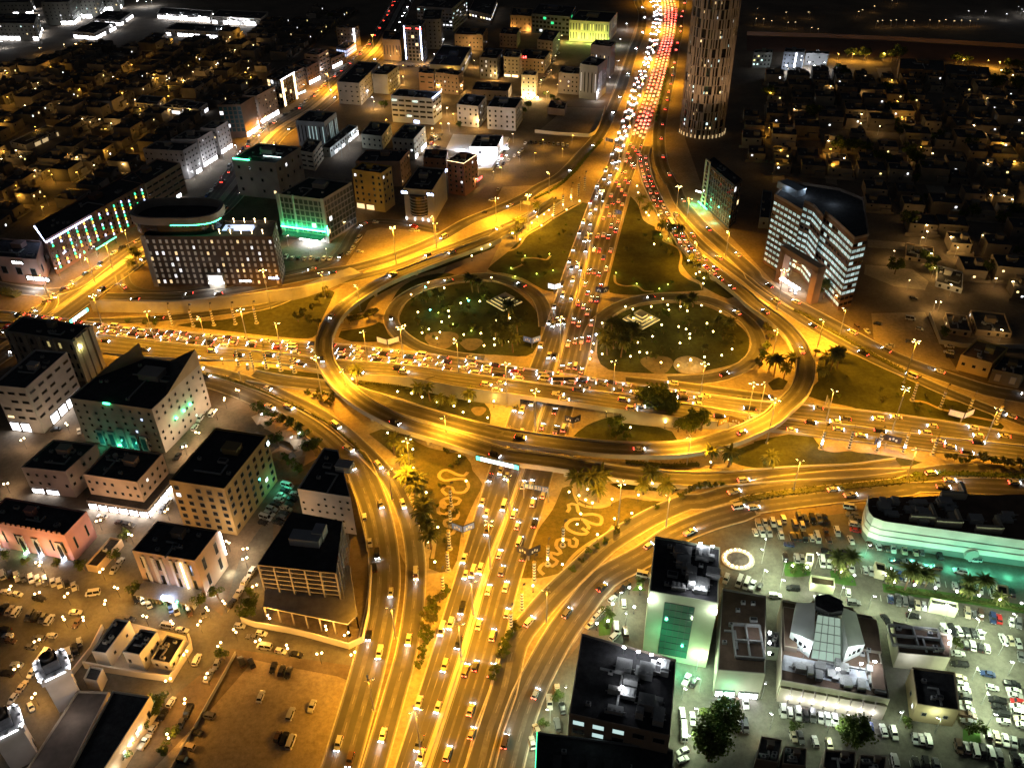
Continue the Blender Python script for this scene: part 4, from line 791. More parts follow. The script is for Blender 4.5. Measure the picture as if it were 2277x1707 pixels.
def curvewall(root, L, A, B, ang, h):
    n = Vector((A.y, -A.x, 0)).normalized(); nb = Vector((B.y, -B.x, 0)).normalized()
    for u in (.16, .30, .44, .60, .70, .84):
        m = MB(); m.box((0, -.2, 0), (1.1, .5, h-.6)); m.build('pale_strip', M_UNIT, root, L[0]+A*u+n*.2, ang)
    strip_light(root, L[0]+A*.76+n*.6+Vector((0, 0, 1)), L[0]+A*.76+n*.6+Vector((0, 0, h-1)), 'warm', 16, .2)
    strip_light(root, L[2]+nb*.5+Vector((0, 0, h*.35)), L[2]+nb*.5+Vector((0, 0, h)), 'white', 18, .22)
    lamp('facade_light', root, tuple(L[1]+B*.75+nb*3+Vector((0, 0, 2))), 1100, (1, 1, .75), .4); lamp('facade_light', root, tuple(L[1]+B*.15+nb*3+n*1+Vector((0, 0, 2))), 900, (1, .97, .9), .4)  # facade lights added without fittings where the wall is lit
    m = MB(); p = L[0]+A*.5+n*4
    for i in range(16): m.box((-A.length*.45+A.length*.9*i/15, 0, 0), (.18, 6, 3.6), mi=0)
    m.box((0, 0, 3.6), (A.length*.95, 7, .2), mi=0); m.build('pergola', [M_UNIT], root, p, ang)
    for u in (.15, .5, .62, .85): lamp('porch_light', root, tuple(L[0]+A*u+n*7+Vector((0, 0, 3))), 500, (1, .9, .6), .3)
    m = MB(); m.box((0, 0, 0), (3.4, 1, 1.6)); m.build('lettering_sign', lit('blue', 30), root, L[0]+A*.56+n*7+Vector((0, 0, 3.8)), ang)
    for x, c in ((.5, 'green'), (.72, 'green')): q = MB(); q.lathe((0, 0, 0), [(.2, 0), (.6, .5), (.2, 1)], 8); q.build('wall_lamp', lit(c, 25), root, L[0]+A*x+n*7+Vector((0, 0, 3)))
bl('strips', 'dark-roofed building with tall pale strips, a lit pergola and a glowing corner line', 't02', (1087, 1428), (1602, 1512), (1792, 1262), ('R', 1790), (.30, .23, .18), dict(sp=6, fl=8, w=2.0, h=6, lit=.05, skip=0), extra=curvewall, ac=7)
bl('trapeze', 'white wedge-shaped block with small dark windows beside the south-west ramp', 't12', (376, 922), (811, 991), (708, 602), ('R', 1285), (.60, .55, .52), dict(sp=3.1, fl=3.3, w=1.0, h=1.0, lit=.03, skip=.3), BL=(592, 582), roof=M_ROOFK, ac=2)
# building under construction: open floors
def skeleton():
    fr = 't12'; h = height_from(U(fr, 690, 1600)[0], U('t13', 0, 345)[0][1]); h2 = 7.0
    q = [G1(fr, x, y, h) for x, y in ((45, 1530), (690, 1600), (742, 1172), (330, 1095))]; q = [Vector((p.x, p.y, 0)) for p in q]; c = sum(q, Vector())/4; L = [p-c for p in q]
    root = thing('unfinished_building', 'unfinished concrete building with open floors and a black roof, walled at the roadside', 'building', c)
    fl = 6; cc = mat('raw_concrete', (.33, .31, .30), .9, noise=.2, scale=.3); cen = Vector()
    def ring(s): return [cen+(p-cen)*s for p in L]
    for k in range(1, fl+1):
        m = MB(); z = h2+(h-h2)*k/fl; m.prism([(p.x, p.y) for p in L], z-.45, z, bottom=True, mtop=1 if k == fl else 0); m.build('floor_slab', [cc, M_ROOFK], root)
    for k in range(4):
        a, b_ = L[k], L[(k+1) % 4]; n = max(2, int((b_-a).length/5))
        for i in range(n):
            p = a.lerp(b_, i/n); m = MB(); m.box((p.x*.985, p.y*.985, h2), (.6, .6, h-h2-.1), math.atan2((b_-a).y, (b_-a).x)); m.build('column', cc, root)
    m = MB(); m.prism([(p.x, p.y) for p in ring(.55)], 0, h-1); o = m.build('core_wall', M_WALL, root); o.color = (.16, .12, .10, 1)
    P = [G1('t13', *x, h2) for x in ((95, 300), (785, 440), (860, 370), (800, -40), (120, -60))]; P = [Vector((p.x, p.y, 0))-c for p in P]
    m = MB(); m.prism([(p.x, p.y) for p in P], h2-.6, h2, bottom=True); m.build('podium_slab', cc, root)
    for a, b_ in ((P[0], P[1]), (P[1], P[2]), (P[2], P[3])):
        n = int((b_-a).length/6)+1
        for i in range(n+1):
            p = a.lerp(b_, i/n); m = MB(); m.box((p.x*.99, p.y*.99, 0), (.5, .5, h2-.6)); m.build('column', cc, root)
    s = min((L[1]-L[0]).length, 20); g = math.atan2((L[1]-L[0]).y, (L[1]-L[0]).x)
    m = MB(); m.box((0, 0, 0), (s*.55, 5, 3.4)); m.box((s*.2, 3, 0), (4, 5, 4.2)); o = m.build('stair_room', M_WALL, root, (0, 0, h), g); o.color = (.4, .39, .4, 1)
    m = MB()
    for a, b_ in ((L[1], L[2]),):
        n = Vector(((b_-a).y, -(b_-a).x, 0)).normalized()*1.2
        for i in range(7):
            p = a.lerp(b_, i/6)+n
            m.tube((p.x, p.y, h2), (p.x, p.y, h+1), .06, k=5)
        for k in range(9):
            z = h2+(h-h2)*k/8; m.tube((a+n).to_tuple()[:2]+(z,), (b_+n).to_tuple()[:2]+(z,), .05, k=5)
    m.build('scaffold', M_STEEL, root)
    BS['skel'] = root
skeleton()
# walls round the plot
def wall_line(label, fr, xy, h=2.6, w=.35, m=None, z=0):
    P = G(fr, *xy, z=z); b = MB(); b.wall(P, h, w); o = b.build('boundary_wall', m or M_CONC); return tag(o, label, 'wall')
wall_line('white boundary wall around the unfinished building by the ramp', 't13', [-80, 430, 40, 470, 280, 510, 420, 540, 800, 645, 915, 590, 960, 380, 985, 0], 3.0, .4, mat('white_wall', (.6, .57, .52), .85))
wall_line('low wall with a fence along the wedge-shaped white block beside the ramp', 't12', [800, 870, 860, 1030, 935, 1330, 945, 1420], 2.6, .3)
wall_line('pale wall around the brown vacant plot by the highway', 't20', [830, 895, 780, 1050, 745, 1105, 700, 1125, 450, 1110, 255, 1090], 2.8, .4, mat('white_wall', (.6, .57, .52), .85))
wall_line('kerbed boundary wall of the clinic yard lit from inside', 't10', [1855, 1395, 1970, 1395, 2115, 1145], 1.4, .5)
wall_line('long wall of the walled villas along the dirt lot', 't31', [1430, 1040, 1520, 1270, 1700, 1300, 2240, 1310], 2.6, .35)
wall_line('low wall along the car park verge below the dark mosque yard', 't03', [1935, 690, 1420, 1622, 1300, 1800], 1.6, .3)
# --- mosque and the three white houses
WW = (.66, .62, .54)
bl('w1', 'long white house, left one of three on the white walled terrace', 't03', (755, 676), (872, 697), (1068, 426), ('R', 795), WW, dict(sp=5, fl=4, w=1, h=1.2, lit=0, skip=.5), sides=[1], roof=M_ROOFK, room=False)
bl('w2', 'white house with carved panels, middle one of three on the white walled terrace', 't03', (1010, 682), (1147, 707), (1292, 516), ('R', 825), WW, dict(sp=3, fl=4, w=1, h=1.8, lit=0, skip=.2), roof=M_ROOFK, room=False)
bl('w3', 'white house with round windows, right one of three on the white walled terrace', 't03', (1240, 742), (1395, 780), (1520, 572), ('R', 835), WW, dict(sp=3.4, fl=4, w=1, h=1.3, lit=0, skip=.3), roof=M_ROOFK, room=False)
wall_line('white terrace wall around the three white houses', 't03', [600, 860, 760, 660, 850, 480], 2.4, .5, mat('cream_wall', (.62, .57, .48), .85))
wall_line('tall cream wall between the three white houses and the mosque court', 't03', [700, 800, 850, 830, 1200, 885, 1410, 915, 1575, 650, 1560, 570], 3.4, .6, mat('cream_wall', (.62, .57, .48), .85))
lay('terrace', 't03', [760, 690, 940, 400, 1520, 540, 1580, 660, 1410, 920, 850, 835], mat('cream_paving', (.5, .44, .36), .9, noise=.15, scale=.3))
def minaret(fr, cx, by, topc, label):
    base = G1(fr, cx, by); h = height_from(U(fr, *topc)[0], U(fr, 0, by)[0][1]); root = thing('minaret', label, 'minaret', base); w = 7.6; g = .62
    wm = M_WALL
    m = MB(); m.box((0, 0, 0), (w, w, h-6.5), g); o = m.build('shaft', wm, root); o.color = (.62, .58, .57, 1)
    m = MB(); m.box((0, 0, h-6.5), (w*1.16, w*1.16, 2.2), g, mi=0); 
    for s in (-1, 1):
        for t in (-1, 0, 1):
            for ax in (0, 1):
                x, y = (t*w*.45, s*w*.56) if ax else (s*w*.56, t*w*.45); ca, sa = math.cos(g), math.sin(g); m.box((x*ca-y*sa, x*sa+y*ca, h-4.3), (1.1, 1.1, 1.1), g)
    o = m.build('balcony', wm, root); o.color = (.64, .62, .62, 1)
    m = MB(); m.box((0, 0, h-4.3), (w*.62, w*.62, 4.3), g); m.lathe((0, 0, h), [(1.9, 0), (1.9, 1.4), (1.3, 1.8)], 12); m.tube((0, 0, h+1.8), (0, 0, h+4), .1); o = m.build('lantern', M_ROOFK, root)
    for a in range(4):
        t = a*math.pi/2+g; lamp('added_shaft_light', root, (w*1.9*math.cos(t), w*1.9*math.sin(t), h*.45), 420, (1, .9, .78), .4); lamp('balcony_light', root, (w*.78*math.cos(t+.78), w*.78*math.sin(t+.78), h-3.2), 420, (.88, .92, 1), .3)  # unseen lamps added around the shaft to brighten its walls
        k = MB(); k.box((0, 0, 0), (w*.8, .25, .35)); k.build('balcony_lamp', lit('white', 8), root, (w*.62*math.cos(t), w*.62*math.sin(t), h-4.2), t+math.pi/2)
    k = MB(); k.box((w*.5+.1, w*.1, 1), (.2, 1.5, 3)); k.build('door', M_DARK, root, None, g)
minaret('t03', 565, 1050, (425, 720), 'square minaret beside the white houses with a glowing balcony')
minaret('t03', 195, 1520, (70, 1190), 'square minaret at the bottom left edge with a glowing balcony')
bl('mosque', 'large dark flat mosque roof lit along its right wall, bottom left', 't03', (500, 1800), (830, 1690), (1240, 1045), ('R', 1830), (.60, .52, .42), dict(sp=6, fl=7, w=1.4, h=3, lit=.3, litc=('cyan',), lits=.8, skip=.05), BL=(930, 1000), h=9, roof=M_ROOFK, cat='mosque', room=False, ac=0, sides=[1],
   extra=lambda r, L, A, B, g, h: [lamp('wall_light', r, tuple(L[1]+B*u+Vector((B.y, -B.x, 0)).normalized()*2.5+Vector((0, 0, 5))), 520, (1, .86, .6), .3) for u in (.12, .3, .42, .56, .7, .84, .97)])
bl('court', 'dark courtyard building between the minarets and the mosque roof', 't03', (120, 1800), (500, 1800), (900, 1010), ('R', 1840), (.36, .30, .24), None, BL=(640, 1000), h=5, roof=mat('court_roof', (.09, .07, .06), .9, noise=.3, scale=.2), cat='mosque', room=False, ac=0)
bl('arcade', 'low arcade with a flat dark roof closing the mosque court beside the white terrace', 't03', (690, 900), (800, 925), (850, 820), ('R', 1000), (.5, .44, .36), None, h=5, room=False, ac=0, roof=M_ROOFK, cat='mosque')
def MB_rib(r, p, g, h, d):
    m = MB(); m.box((0, 0, 0), (2.4, d, 1.6)); return m.build('roof_rib', M_ROOF, r, (p.x, p.y, h), g)
def skyl(r, p, g, h, w, d):
    m = MB()
    for x in (-w/2, 0, w/2): m.box((x, 0, 0), (.5, d, 1.3))
    for y in (-d/2, 0, d/2): m.box((0, y, 0), (w, .5, 1.3))
    m.build('skylight_frame', M_UNIT, r, (p.x, p.y, h), g)
    for i in range(3): m = MB(); m.box((0, 0, 0), (.6, .6, .8)); m.build('roof_floodlight', lit('white', 40), r, (p.x+w*.62*math.cos(g)+i*1.0, p.y-d*.4+i*d*.3, h+1), g); 
    lamp('flood_light', r, (p.x+w*.3, p.y+2, h+4), 420, (.85, .92, 1), .4)
# --- lower right blocks
def plant(n, c, seed):
    def f(root, L, A, B, ang, h):
        rn = random.Random(seed)
        for i in range(n):
            p = L[0]+A*rn.uniform(.38, .92)+B*rn.uniform(.15, .85); w, d, z = rn.uniform(1.5, 5), rn.uniform(1.5, 5), rn.uniform(1, 3.2); m = MB(); m.box((0, 0, .2), (w, d, z), top=(.97, .97))
            for k in range(3): m.box((w*(k-1)*.3, 0, z+.2), (.5, d*.6, .25))
            m.tube((-w*.7, 0, .5), (w*.7, 0, .5), .18, k=6); o = m.build('plant_unit', M_UNIT, root, (p.x, p.y, h), ang)
        for i in range(c):
            p = L[0]+A*rn.uniform(.45, .95)+B*rn.uniform(.1, .9); m = MB(); m.tube((0, 0, 0), (0, 0, 3.4), .07, k=6); m.box((0, 0, 3.2), (.9, .5, .3), mi=1); m.build('roof_floodlight', [M_STEEL, lit('white', 60)], root, (p.x, p.y, h), ang); lamp('flood_light', root, (p.x+.8, p.y-.6, h+3.6), 260, (.82, .9, 1), .3)
    return f
def stone(root, L, A, B, ang, h):
    plant(16, 4, 3)(root, L, A, B, ang, h); n = Vector((A.y, -A.x, 0)).normalized()
    m = MB(); m.face([(-A.length*.22, -.1, 3), (A.length*.22, -.1, 3), (A.length*.22, -.1, h-3), (-A.length*.22, -.1, h-3)]); m.build('glass_wall', mat('green_glass', (.02, .09, .06), .08, spec=.9), root, L[0]+A*.46, ang)
    q = MB()
    for k in range(9): q.box((0, -.15, 3+k*(h-6)/8), (A.length*.44, .12, .14))
    for k in range(6): q.box((-A.length*.22+A.length*.44*k/5, -.15, 3), (.12, .12, h-6))
    q.build('glazing_bars', M_DARK, root, L[0]+A*.46, ang)
    for x in (.02, .97): 
        p = L[0]+A*x+n*.8+Vector((0, 0, h-3)); k = MB(); k.box((0, 0, 0), (1.2, .8, 1)); k.build('wall_lamp', lit('white', 50), root, p, ang); lamp('wall_light', root, tuple(p+n*2), 1500, (.85, 1, .85), .3)
    for x, c in ((.3, (.1, 1, .5)), (.6, (.1, 1, .5)), (.85, (.2, 1, .5))): lamp('green_light', root, tuple(L[0]+A*x+n*5+Vector((0, 0, 3+12*(x < .5)))), 1500, c, .4)  # green lights in mid-air, added without fittings for the green wash
bl('stone', 'tall stone hotel with a green glass front between two plain piers, plant on its roof', 't23', (1196, 186), (1756, 286), (1772, -172), ('R', 800), (.36, .38, .26), None, extra=stone, cat='hotel', roof=M_ROOFK, room=False, BL=(1240, -265), ac=6)
bl('slab', 'big black-roofed block with floodlit roof plant at the bottom', 't23', (535, 1190), (1362, 1372), (1412, 745), None, (.28, .22, .17), dict(sp=5, fl=4, w=3.6, h=2.2, lit=.4, litc=('cyan',), lits=.7, skip=.3), BL=(640, 530), h=26, extra=plant(16, 5, 5), roof=M_ROOFK, room=False, ac=6)
bl('ribs', 'black roof with raised ribs cut by the bottom edge of the picture', 't23', (250, 1900), (1370, 2000), (1392, 1482), None, (.2, .2, .2), None, BL=(275, 1335), h=18, roof=M_ROOFK, room=False, ac=2,
   extra=lambda r, L, A, B, g, h: [MB_rib(r, L[0]+A*(.16+.13*k)+B*.35, g, h, B.length*.6) for k in range(5)] + [strip_light(r, L[3]+Vector((0, 0, h+.5)), L[0]+Vector((0, 0, h+.5)), 'green', 5, .15)])
bl('annex', 'brown-roofed block with a white framed skylight beside the stone hotel', 't23', (1752, 832), (2142, 862), (2152, 222), ('L', 1030), (.34, .32, .26), None, BL=(1790, 160), roof=mat('brown_roof', (.13, .085, .06), .9, noise=.3, scale=.2), room=False, ac=5, shops=dict(sides=[0], h=4.5, c='white', s=16, w=7, skip=0),
   extra=lambda r, L, A, B, g, h: (skyl(r, L[0]+A*.62+B*.36, g, h, 9, 13), lamp('green_light', r, tuple(L[0]+A*.3+Vector((A.y, -A.x, 0)).normalized()*3+Vector((0, 0, 6))), 900, (.1, 1, .5), .4), lamp('shop_light', r, tuple(L[0]+A*.5+Vector((A.y, -A.x, 0)).normalized()*5+Vector((0, 0, 4))), 2000, (.95, 1, .9), .5)))  # green and shop lights here are added without fittings
BRN = mat('brown_roof', (.13, .085, .06), .9)
def mall(root, L, A, B, ang, h):
    n = Vector((A.y, -A.x, 0)).normalized(); p = L[0]+A*.42+B*.62; m = MB()
    q3 = lambda x, y, z: (p.x+x*math.cos(ang)-y*math.sin(ang), p.y+x*math.sin(ang)+y*math.cos(ang), h+z)
    for s_, cc in ((-1, (.62, .66, .64)), (1, (.68, .70, .66))):
        m = MB(); a0, a1, b0_, b1_ = (s_*5.2, -9.5), (s_*4.0, 5.5), (s_*11.5, -4.5), (s_*9.5, 7.0)
        for A_, B_, za, zb in ((a0, b0_, 8.5, 5.0), (b0_, b1_, 5.0, 6.5), (b1_, a1, 6.5, 9.5), (a1, a0, 9.5, 8.5)): m.face([q3(*A_, 0), q3(*B_, 0), q3(*B_, zb), q3(*A_, za)])
        m.face([q3(*a0, 8.5), q3(*b0_, 5.0), q3(*b1_, 6.5), q3(*a1, 9.5)]); o = m.build('wing_wall', M_WALL, root); o.color = (*cc, 1)
        for k in range(3): w = MB(); w.face([q3(s_*(6.3+k*1.5), -8.6+k*1.1, 2.5), q3(s_*(7.3+k*1.5), -7.9+k*1.1, 2.5), q3(s_*(7.3+k*1.5), -7.9+k*1.1, 4.2), q3(s_*(6.3+k*1.5), -8.6+k*1.1, 4.2)]); w.build('window', M_GLASS, root)
    m = MB(); m.face([q3(-4.6, -10, .5), q3(4.6, -10, .5), q3(3.6, 1, 9.0), q3(-3.6, 1, 9.0)]); m.build('glass_ridge', mat('lantern_glass', (.2, .3, .24), .2, emit=.35, emitcol=(.75, 1, .8)), root)
    m = MB()
    for k in range(6): t = k/5; m.tube(q3(-4.6+t*1, -10+t*11, .65+t*8.5), q3(4.6-t*1, -10+t*11, .65+t*8.5), .12, k=4)
    for k in range(5): t = k/4-.5; m.tube(q3(t*9.2, -10, .65), q3(t*7.2, 1, 9.15), .12, k=4)
    m.build('glazing_bars', M_UNIT, root)
    m = MB(); m.prism([q3(5*math.cos(t*1.0472+.5), 5+4*math.sin(t*1.0472+.5), 0)[:2] for t in range(6)], h+8.6, h+11, bottom=True); m.build('hexagon_cap', M_ROOFK, root)
    m = MB(); m.face([q3(-14, -16, .06), q3(13, -18, .06), q3(12, -11, .06), q3(-13, -10, .06)]); m.build('terrace', mat('pale_terrace', (.42, .43, .46), .8, noise=.25, scale=.4), root)  # pale bluish sheet: floodlight on the roof put into its colour
    for u, v, w_, d_, z_ in ((.08, .62, .12, .5, 2.2), (.86, .72, .2, .4, 1.2), (.55, .9, .34, .16, 3.0), (.9, .22, .12, .3, 1.8)):
        c_ = L[0]+A*u+B*v; m = MB(); m.box((0, 0, 0), (A.length*w_, B.length*d_, z_), mi=0); m.face([(-A.length*w_*.48, -B.length*d_*.48, z_+.03), (A.length*w_*.48, -B.length*d_*.48, z_+.03), (A.length*w_*.48, B.length*d_*.48, z_+.03), (-A.length*w_*.48, B.length*d_*.48, z_+.03)], 1)
        o = m.build('roof_block', [M_WALL, BRN], root, (c_.x, c_.y, h), ang); o.color = (.34, .28, .22, 1)
    lamp('flood_light', root, (p.x+8, p.y-13, h+6), 1400, (.85, 1, .95), .4); lamp('flood_light', root, (p.x-12, p.y-6, h+6), 900, (.85, 1, .95), .4)  # flood lights added above the roof without fittings
    for i in range(9):
        q = L[0]+A*((i+.5)/9)+n*.1; w = MB(); w.box((0, -.4, 0), (A.length/9*.86, .8, h*.8)); o = w.build('wall_panel', M_WALL, root, q, ang); o.color = (.50, .44, .34, 1)
        if i < 8: lamp('wall_light', root, tuple(L[0]+A*((i+1)/9)+n*2.5+Vector((0, 0, 3))), 300, (.95, .98, 1), .3); k2 = MB(); k2.box((0, -1, 2.6), (.5, .4, .5)); k2.build('wall_lamp', lit('white', 50), root, L[0]+A*((i+1)/9), ang)
    rn = random.Random(9)
    for i in range(18):
        q = L[0]+A*rn.uniform(.15, .92)+B*rn.uniform(.08, .32); w, d, z = rn.uniform(1.5, 4), rn.uniform(1.5, 4), rn.uniform(1, 2.6); m = MB(); m.box((0, 0, .2), (w, d, z)); m.tube((-w*.8, 0, .5), (w*.8, 0, .5), .2, k=6); m.build('plant_unit', M_UNIT, root, (q.x, q.y, h), ang)
    for u, v in ((.2, .3), (.62, .36), (.72, .25), (.85, .3), (.5, .14)): q = L[0]+A*u+B*v; lamp('flood_light', root, (q.x, q.y, h+4.5), 520, (.82, .9, 1), .3); m = MB(); m.tube((0, 0, 0), (0, 0, 4), .08); m.box((0, 0, 4), (.9, .5, .3), mi=1); m.build('roof_floodlight', [M_STEEL, lit('white', 60)], root, (q.x+.7, q.y+.6, h))
bl('mall', 'sprawling low mall with a white glass roof lantern and floodlit plant', 't33', (216, 915), (1108, 1072), (965, 392), ('R', 1210), (.42, .38, .31), None, BL=(222, 250), extra=mall, cat='mall', roof=BRN, room=False, ac=4)
bl('mallwing', 'mall wing with a recessed bright roof terrace right of the glass lantern', 't33', (1180, 690), (1602, 730), (1620, 545), ('R', 838), (.50, .46, .36), None, BL=(1130, 430), roof=BRN, room=False, ac=4, cat='mall', extra=lambda r, L, A, B, g, h: (skyl(r, L[0]+A*.4+B*.55, g, h, 16, 8), lamp('flood_light', r, tuple(L[0]+A*.3-B.normalized()*4+Vector((0, 0, 7))), 900, (.9, .95, 1), .4)))  # the flood light beside the wing is added without a fitting
bl('black', 'plain block with a pitch-black roof beside the right car park', 't33', (1330, 1110), (1682, 1162), (1642, 850), ('L', 1230), (.42, .33, .2), P1, BL=(1290, 805), roof=M_ROOFK, room=False, ac=2)
bl('mallback', 'curved-front brown-roofed hall behind the glass lantern', 't33', (470, 440), (780, 440), (770, 330), ('L', 470), (.34, .26, .2), None, BL=(470, 260), h=13, roof=BRN, room=False, ac=2, cat='mall')
bl('kiosk', 'small lit gatehouse with a brown roof between the two lit lawns', 't33', (465, 120), (660, 150), (655, 80), ('L', 170), (.6, .6, .4), None, roof=BRN, room=False, ac=0, cat='kiosk', extra=lambda r, L, A, B, g, h: lamp('wall_light', r, tuple(L[0]-A*.06+Vector((0, -1, 3))), 700, (.95, 1, .85), .3))
bl('kiosk2', 'small dark-roofed kiosk with a white front in the palm strip', 't33', (1445, 285), (1670, 330), (1665, 280), ('L', 345), (.6, .6, .45), None, roof=M_ROOFK, room=False, ac=0, cat='kiosk', extra=lambda r, L, A, B, g, h: lamp('wall_light', r, tuple(L[0]-A*.05+Vector((0, -1, 3))), 800, (.95, 1, .85), .3))
bl('kiosk3', 'little cream car park booth, the one nearest the oval plaza', 't32', (420, 1520), (480, 1530), (485, 1455), ('L', 1545), (.6, .55, .4), None, h=3.6, room=False, ac=0, cat='kiosk')
bl('kiosk4', 'little cream car park booth at the end of the palm strip', 't33', (1000, 10), (1085, 30), (1070, -40), ('L', 40), (.6, .55, .4), None, h=3.6, room=False, ac=0, cat='kiosk')
bl('kiosk5', 'little cream car park booth with an arched opening near the right edge', 't33', (1990, 200), (2080, 215), (2075, 140), ('L', 225), (.6, .5, .34), None, h=3.8, room=False, ac=0, cat='kiosk')
# green-lit curved mall on the right
def greenmall():
    h = 13.0; front = G('t32', 945, 965, 935, 1040, 945, 1100, 980, 1145, 1060, 1175, 1600, 1250, 2300, 1345, 2700, 1400, z=h); back = G('t32', 2700, 930, 2300, 925, 1620, 940, 1100, 955, 980, 955, z=h)
    F = smooth(front[:6], 2)+front[6:]; P = [Vector((p.x, p.y, 0)) for p in F+back]; c = Vector((sum(p.x for p in P)/len(P), sum(p.y for p in P)/len(P), 0)); L = [p-c for p in P]; nf = len(F)
    root = thing('shopping_centre', 'long round-ended mall striped with pale bands washed in green light', 'mall', c)
    m = MB(); m.prism([(p.x, p.y) for p in L], 0, h-1.6, mtop=1); o = m.build('wall', [M_WALL, BRN], root); o.color = (.16, .2, .18, 1)
    for z, hh in ((3.3, 2.5), (6.4, 2.4), (9.4, 4.0)):
        m = MB(); E = L[:nf]; O = off(E, -.35) if (Vector((offsets(E)[3].x, offsets(E)[3].y, 0)).dot(E[3]) > 0) is False else off(E, .35)
        m.strip([Vector((p.x, p.y, z)) for p in O], [Vector((p.x, p.y, z+hh)) for p in O]); m.strip([Vector((p.x, p.y, z+hh)) for p in O], [Vector((p.x, p.y, z+hh)) for p in E]); m.strip([Vector((p.x, p.y, z)) for p in E], [Vector((p.x, p.y, z)) for p in O])
        o = m.build('pale_band', M_WALL, root); o.color = (.66, .68, .62, 1)
    rn = random.Random(4)
    for i in range(26):
        q = G1('t32', rn.uniform(1050, 2150), rn.uniform(985, 1170), h); q = Vector((q.x, q.y, h-1.6))-c; w, d, z = rn.uniform(1.5, 5), rn.uniform(1.5, 4), rn.uniform(.8, 2.6); m = MB(); m.box((0, 0, 0), (w, d, z)); m.tube((-w*.9, 0, .5), (w*.9, 0, .5), .2, k=6); m.build('plant_unit', M_UNIT, root, q, -.1)
    for x, y in ((1380, 1150), (1590, 1190), (1630, 960), (1920, 1240)):
        q = G1('t32', x, y, h); m = MB(); m.box((0, 0, 0), (9, 1.4, 3.2)); m.box((4.5, 3, 0), (1.2, 7, 3.2)); o = m.build('roof_screen', M_WALL, root, Vector((q.x, q.y, h-1.6))-c, -.12); o.color = (.5, .46, .36, 1)
    q = G1('t32', 1720, 1420, 0)-c; m = MB(); m.lathe((0, 0, 0), [(4, 0), (4, 8), (3.4, 8.3)], 14); m.tube((0, -5, 3), (0, -1, 3), 2.6, k=14); m.build('entrance_drum', mat('entrance_steel', (.3, .34, .3), .4), root, q)
    for i in range(14):
        p = L[min(nf-1, 8+i)] if i < 3 else L[nf-3].lerp(L[nf-1], (i-3)/8); 
    E = L[:nf]; S = path_len(E)
    for i in range(9):
        p, d = at_len(E, S, S[-1]*(.17+.08*i)); n = Vector((d.y, -d.x, 0)); n = n if n.y < 0 else -n
        lamp('green_light', root, tuple(p+n*7+Vector((0, 0, 2.0))), 1000, (.14, 1, .62), .5)  # row of unfitted lights added to wash the front green
greenmall()
# --- right of the highway
def banded():
    h = height_from(U('t31', 820, 415)[0], U('t31', 0, 990)[0][1]); fr = 't31'
    pts = [(168, 62), (290, 130), (392, 192), (408, 112), (490, 150), (565, 238), (580, 200), (700, 300), (822, 418), (935, 388), (890, 95), (700, 15), (285, -50)]
    P = [G1(fr, x, y, h) for x, y in pts]; P = [Vector((p.x, p.y, 0)) for p in P]; c = sum(P, Vector())/len(P); L = [p-c for p in P]
    root = thing('office_building', 'brown office tower with lobed front and glowing cyan window bands', 'office building', c)
    m = MB(); m.prism([(p.x, p.y) for p in L], 0, h, cap=False); o = m.build('wall', M_WALL, root); o.color = (.17, .10, .065, 1)
    m = MB(); m.face([(p.x, p.y, h) for p in L]); m.build('roof', M_ROOFK, root)
    m = MB(); m.wall([Vector((p.x, p.y, h)) for p in L+[L[0]]], 1.6, .4); o = m.build('parapet', M_WALL, root); o.color = (.26, .2, .16, 1)
    wins = []
    for i in range(9):
        if i in (2, 5): continue
        a, b_ = L[i], L[i+1]; n_ = max(1, round((b_-a).length/3.2)); d = (b_-a).normalized(); g = math.atan2(d.y, d.x); n = Vector((d.y, -d.x, 0))
        for r in range(11):
            z = 2.2+r*(h-3)/11; on = random.random()
            for k in range(n_):
                p = a+(b_-a)*((k+.5)/n_)+n*.06; l = random.random() < (.95 if on < .8 else .2)
                wins.append((Vector((p.x, p.y, z)), g, (b_-a).length/n_*.86, 1.75, lit('cyan', random.choice((.28, .42, .6))) if l else M_GLASS))
    place_windows(root, wins)
    p = L[5].lerp(L[6], .5); m = MB(); q = G1('t31', 340, 840, 0)-c; d = (L[8]-L[0]); g = math.atan2(d.y, d.x); W_ = 26
    m.box((-W_/2, 0, 0), (4, 5, 21)); m.box((W_/2, 0, 0), (4, 5, 21)); m.box((0, 0, 19), (W_+4, 5, 3.5)); o = m.build('portal_frame', M_WALL, root, q, g); o.color = (.26, .16, .11, 1)
    k = MB()
    for x in (-8, 0): k.box((x, -1.5, 3.2), (6.5, 2.5, .4))
    k.build('porch_lamp', lit('white', 24), root, q, g); lamp('porch_light', root, tuple(q+Vector((-2, -5, 7))), 2600, (1, .9, .75), .5)
    for x, y in ((.5, .5),): pass
    for t in ((250, 40), (650, 130), (420, 60)):
        v = G1(fr, *t, h)-c; lamp('flood_light', root, (v.x, v.y, h+4), 420, (.7, .85, 1), .3)  # unfitted lights added over the roof to brighten it
    q = G1(fr, 300, 20, h)-c; m = MB(); m.box((0, 0, 0), (16, 7, 4)); o = m.build('roof_room', M_WALL, root, (q.x, q.y, h), g); o.color = (.3, .34, .38, 1)
    q = G1(fr, 120, 150, 0); BS['banded'] = root
banded()
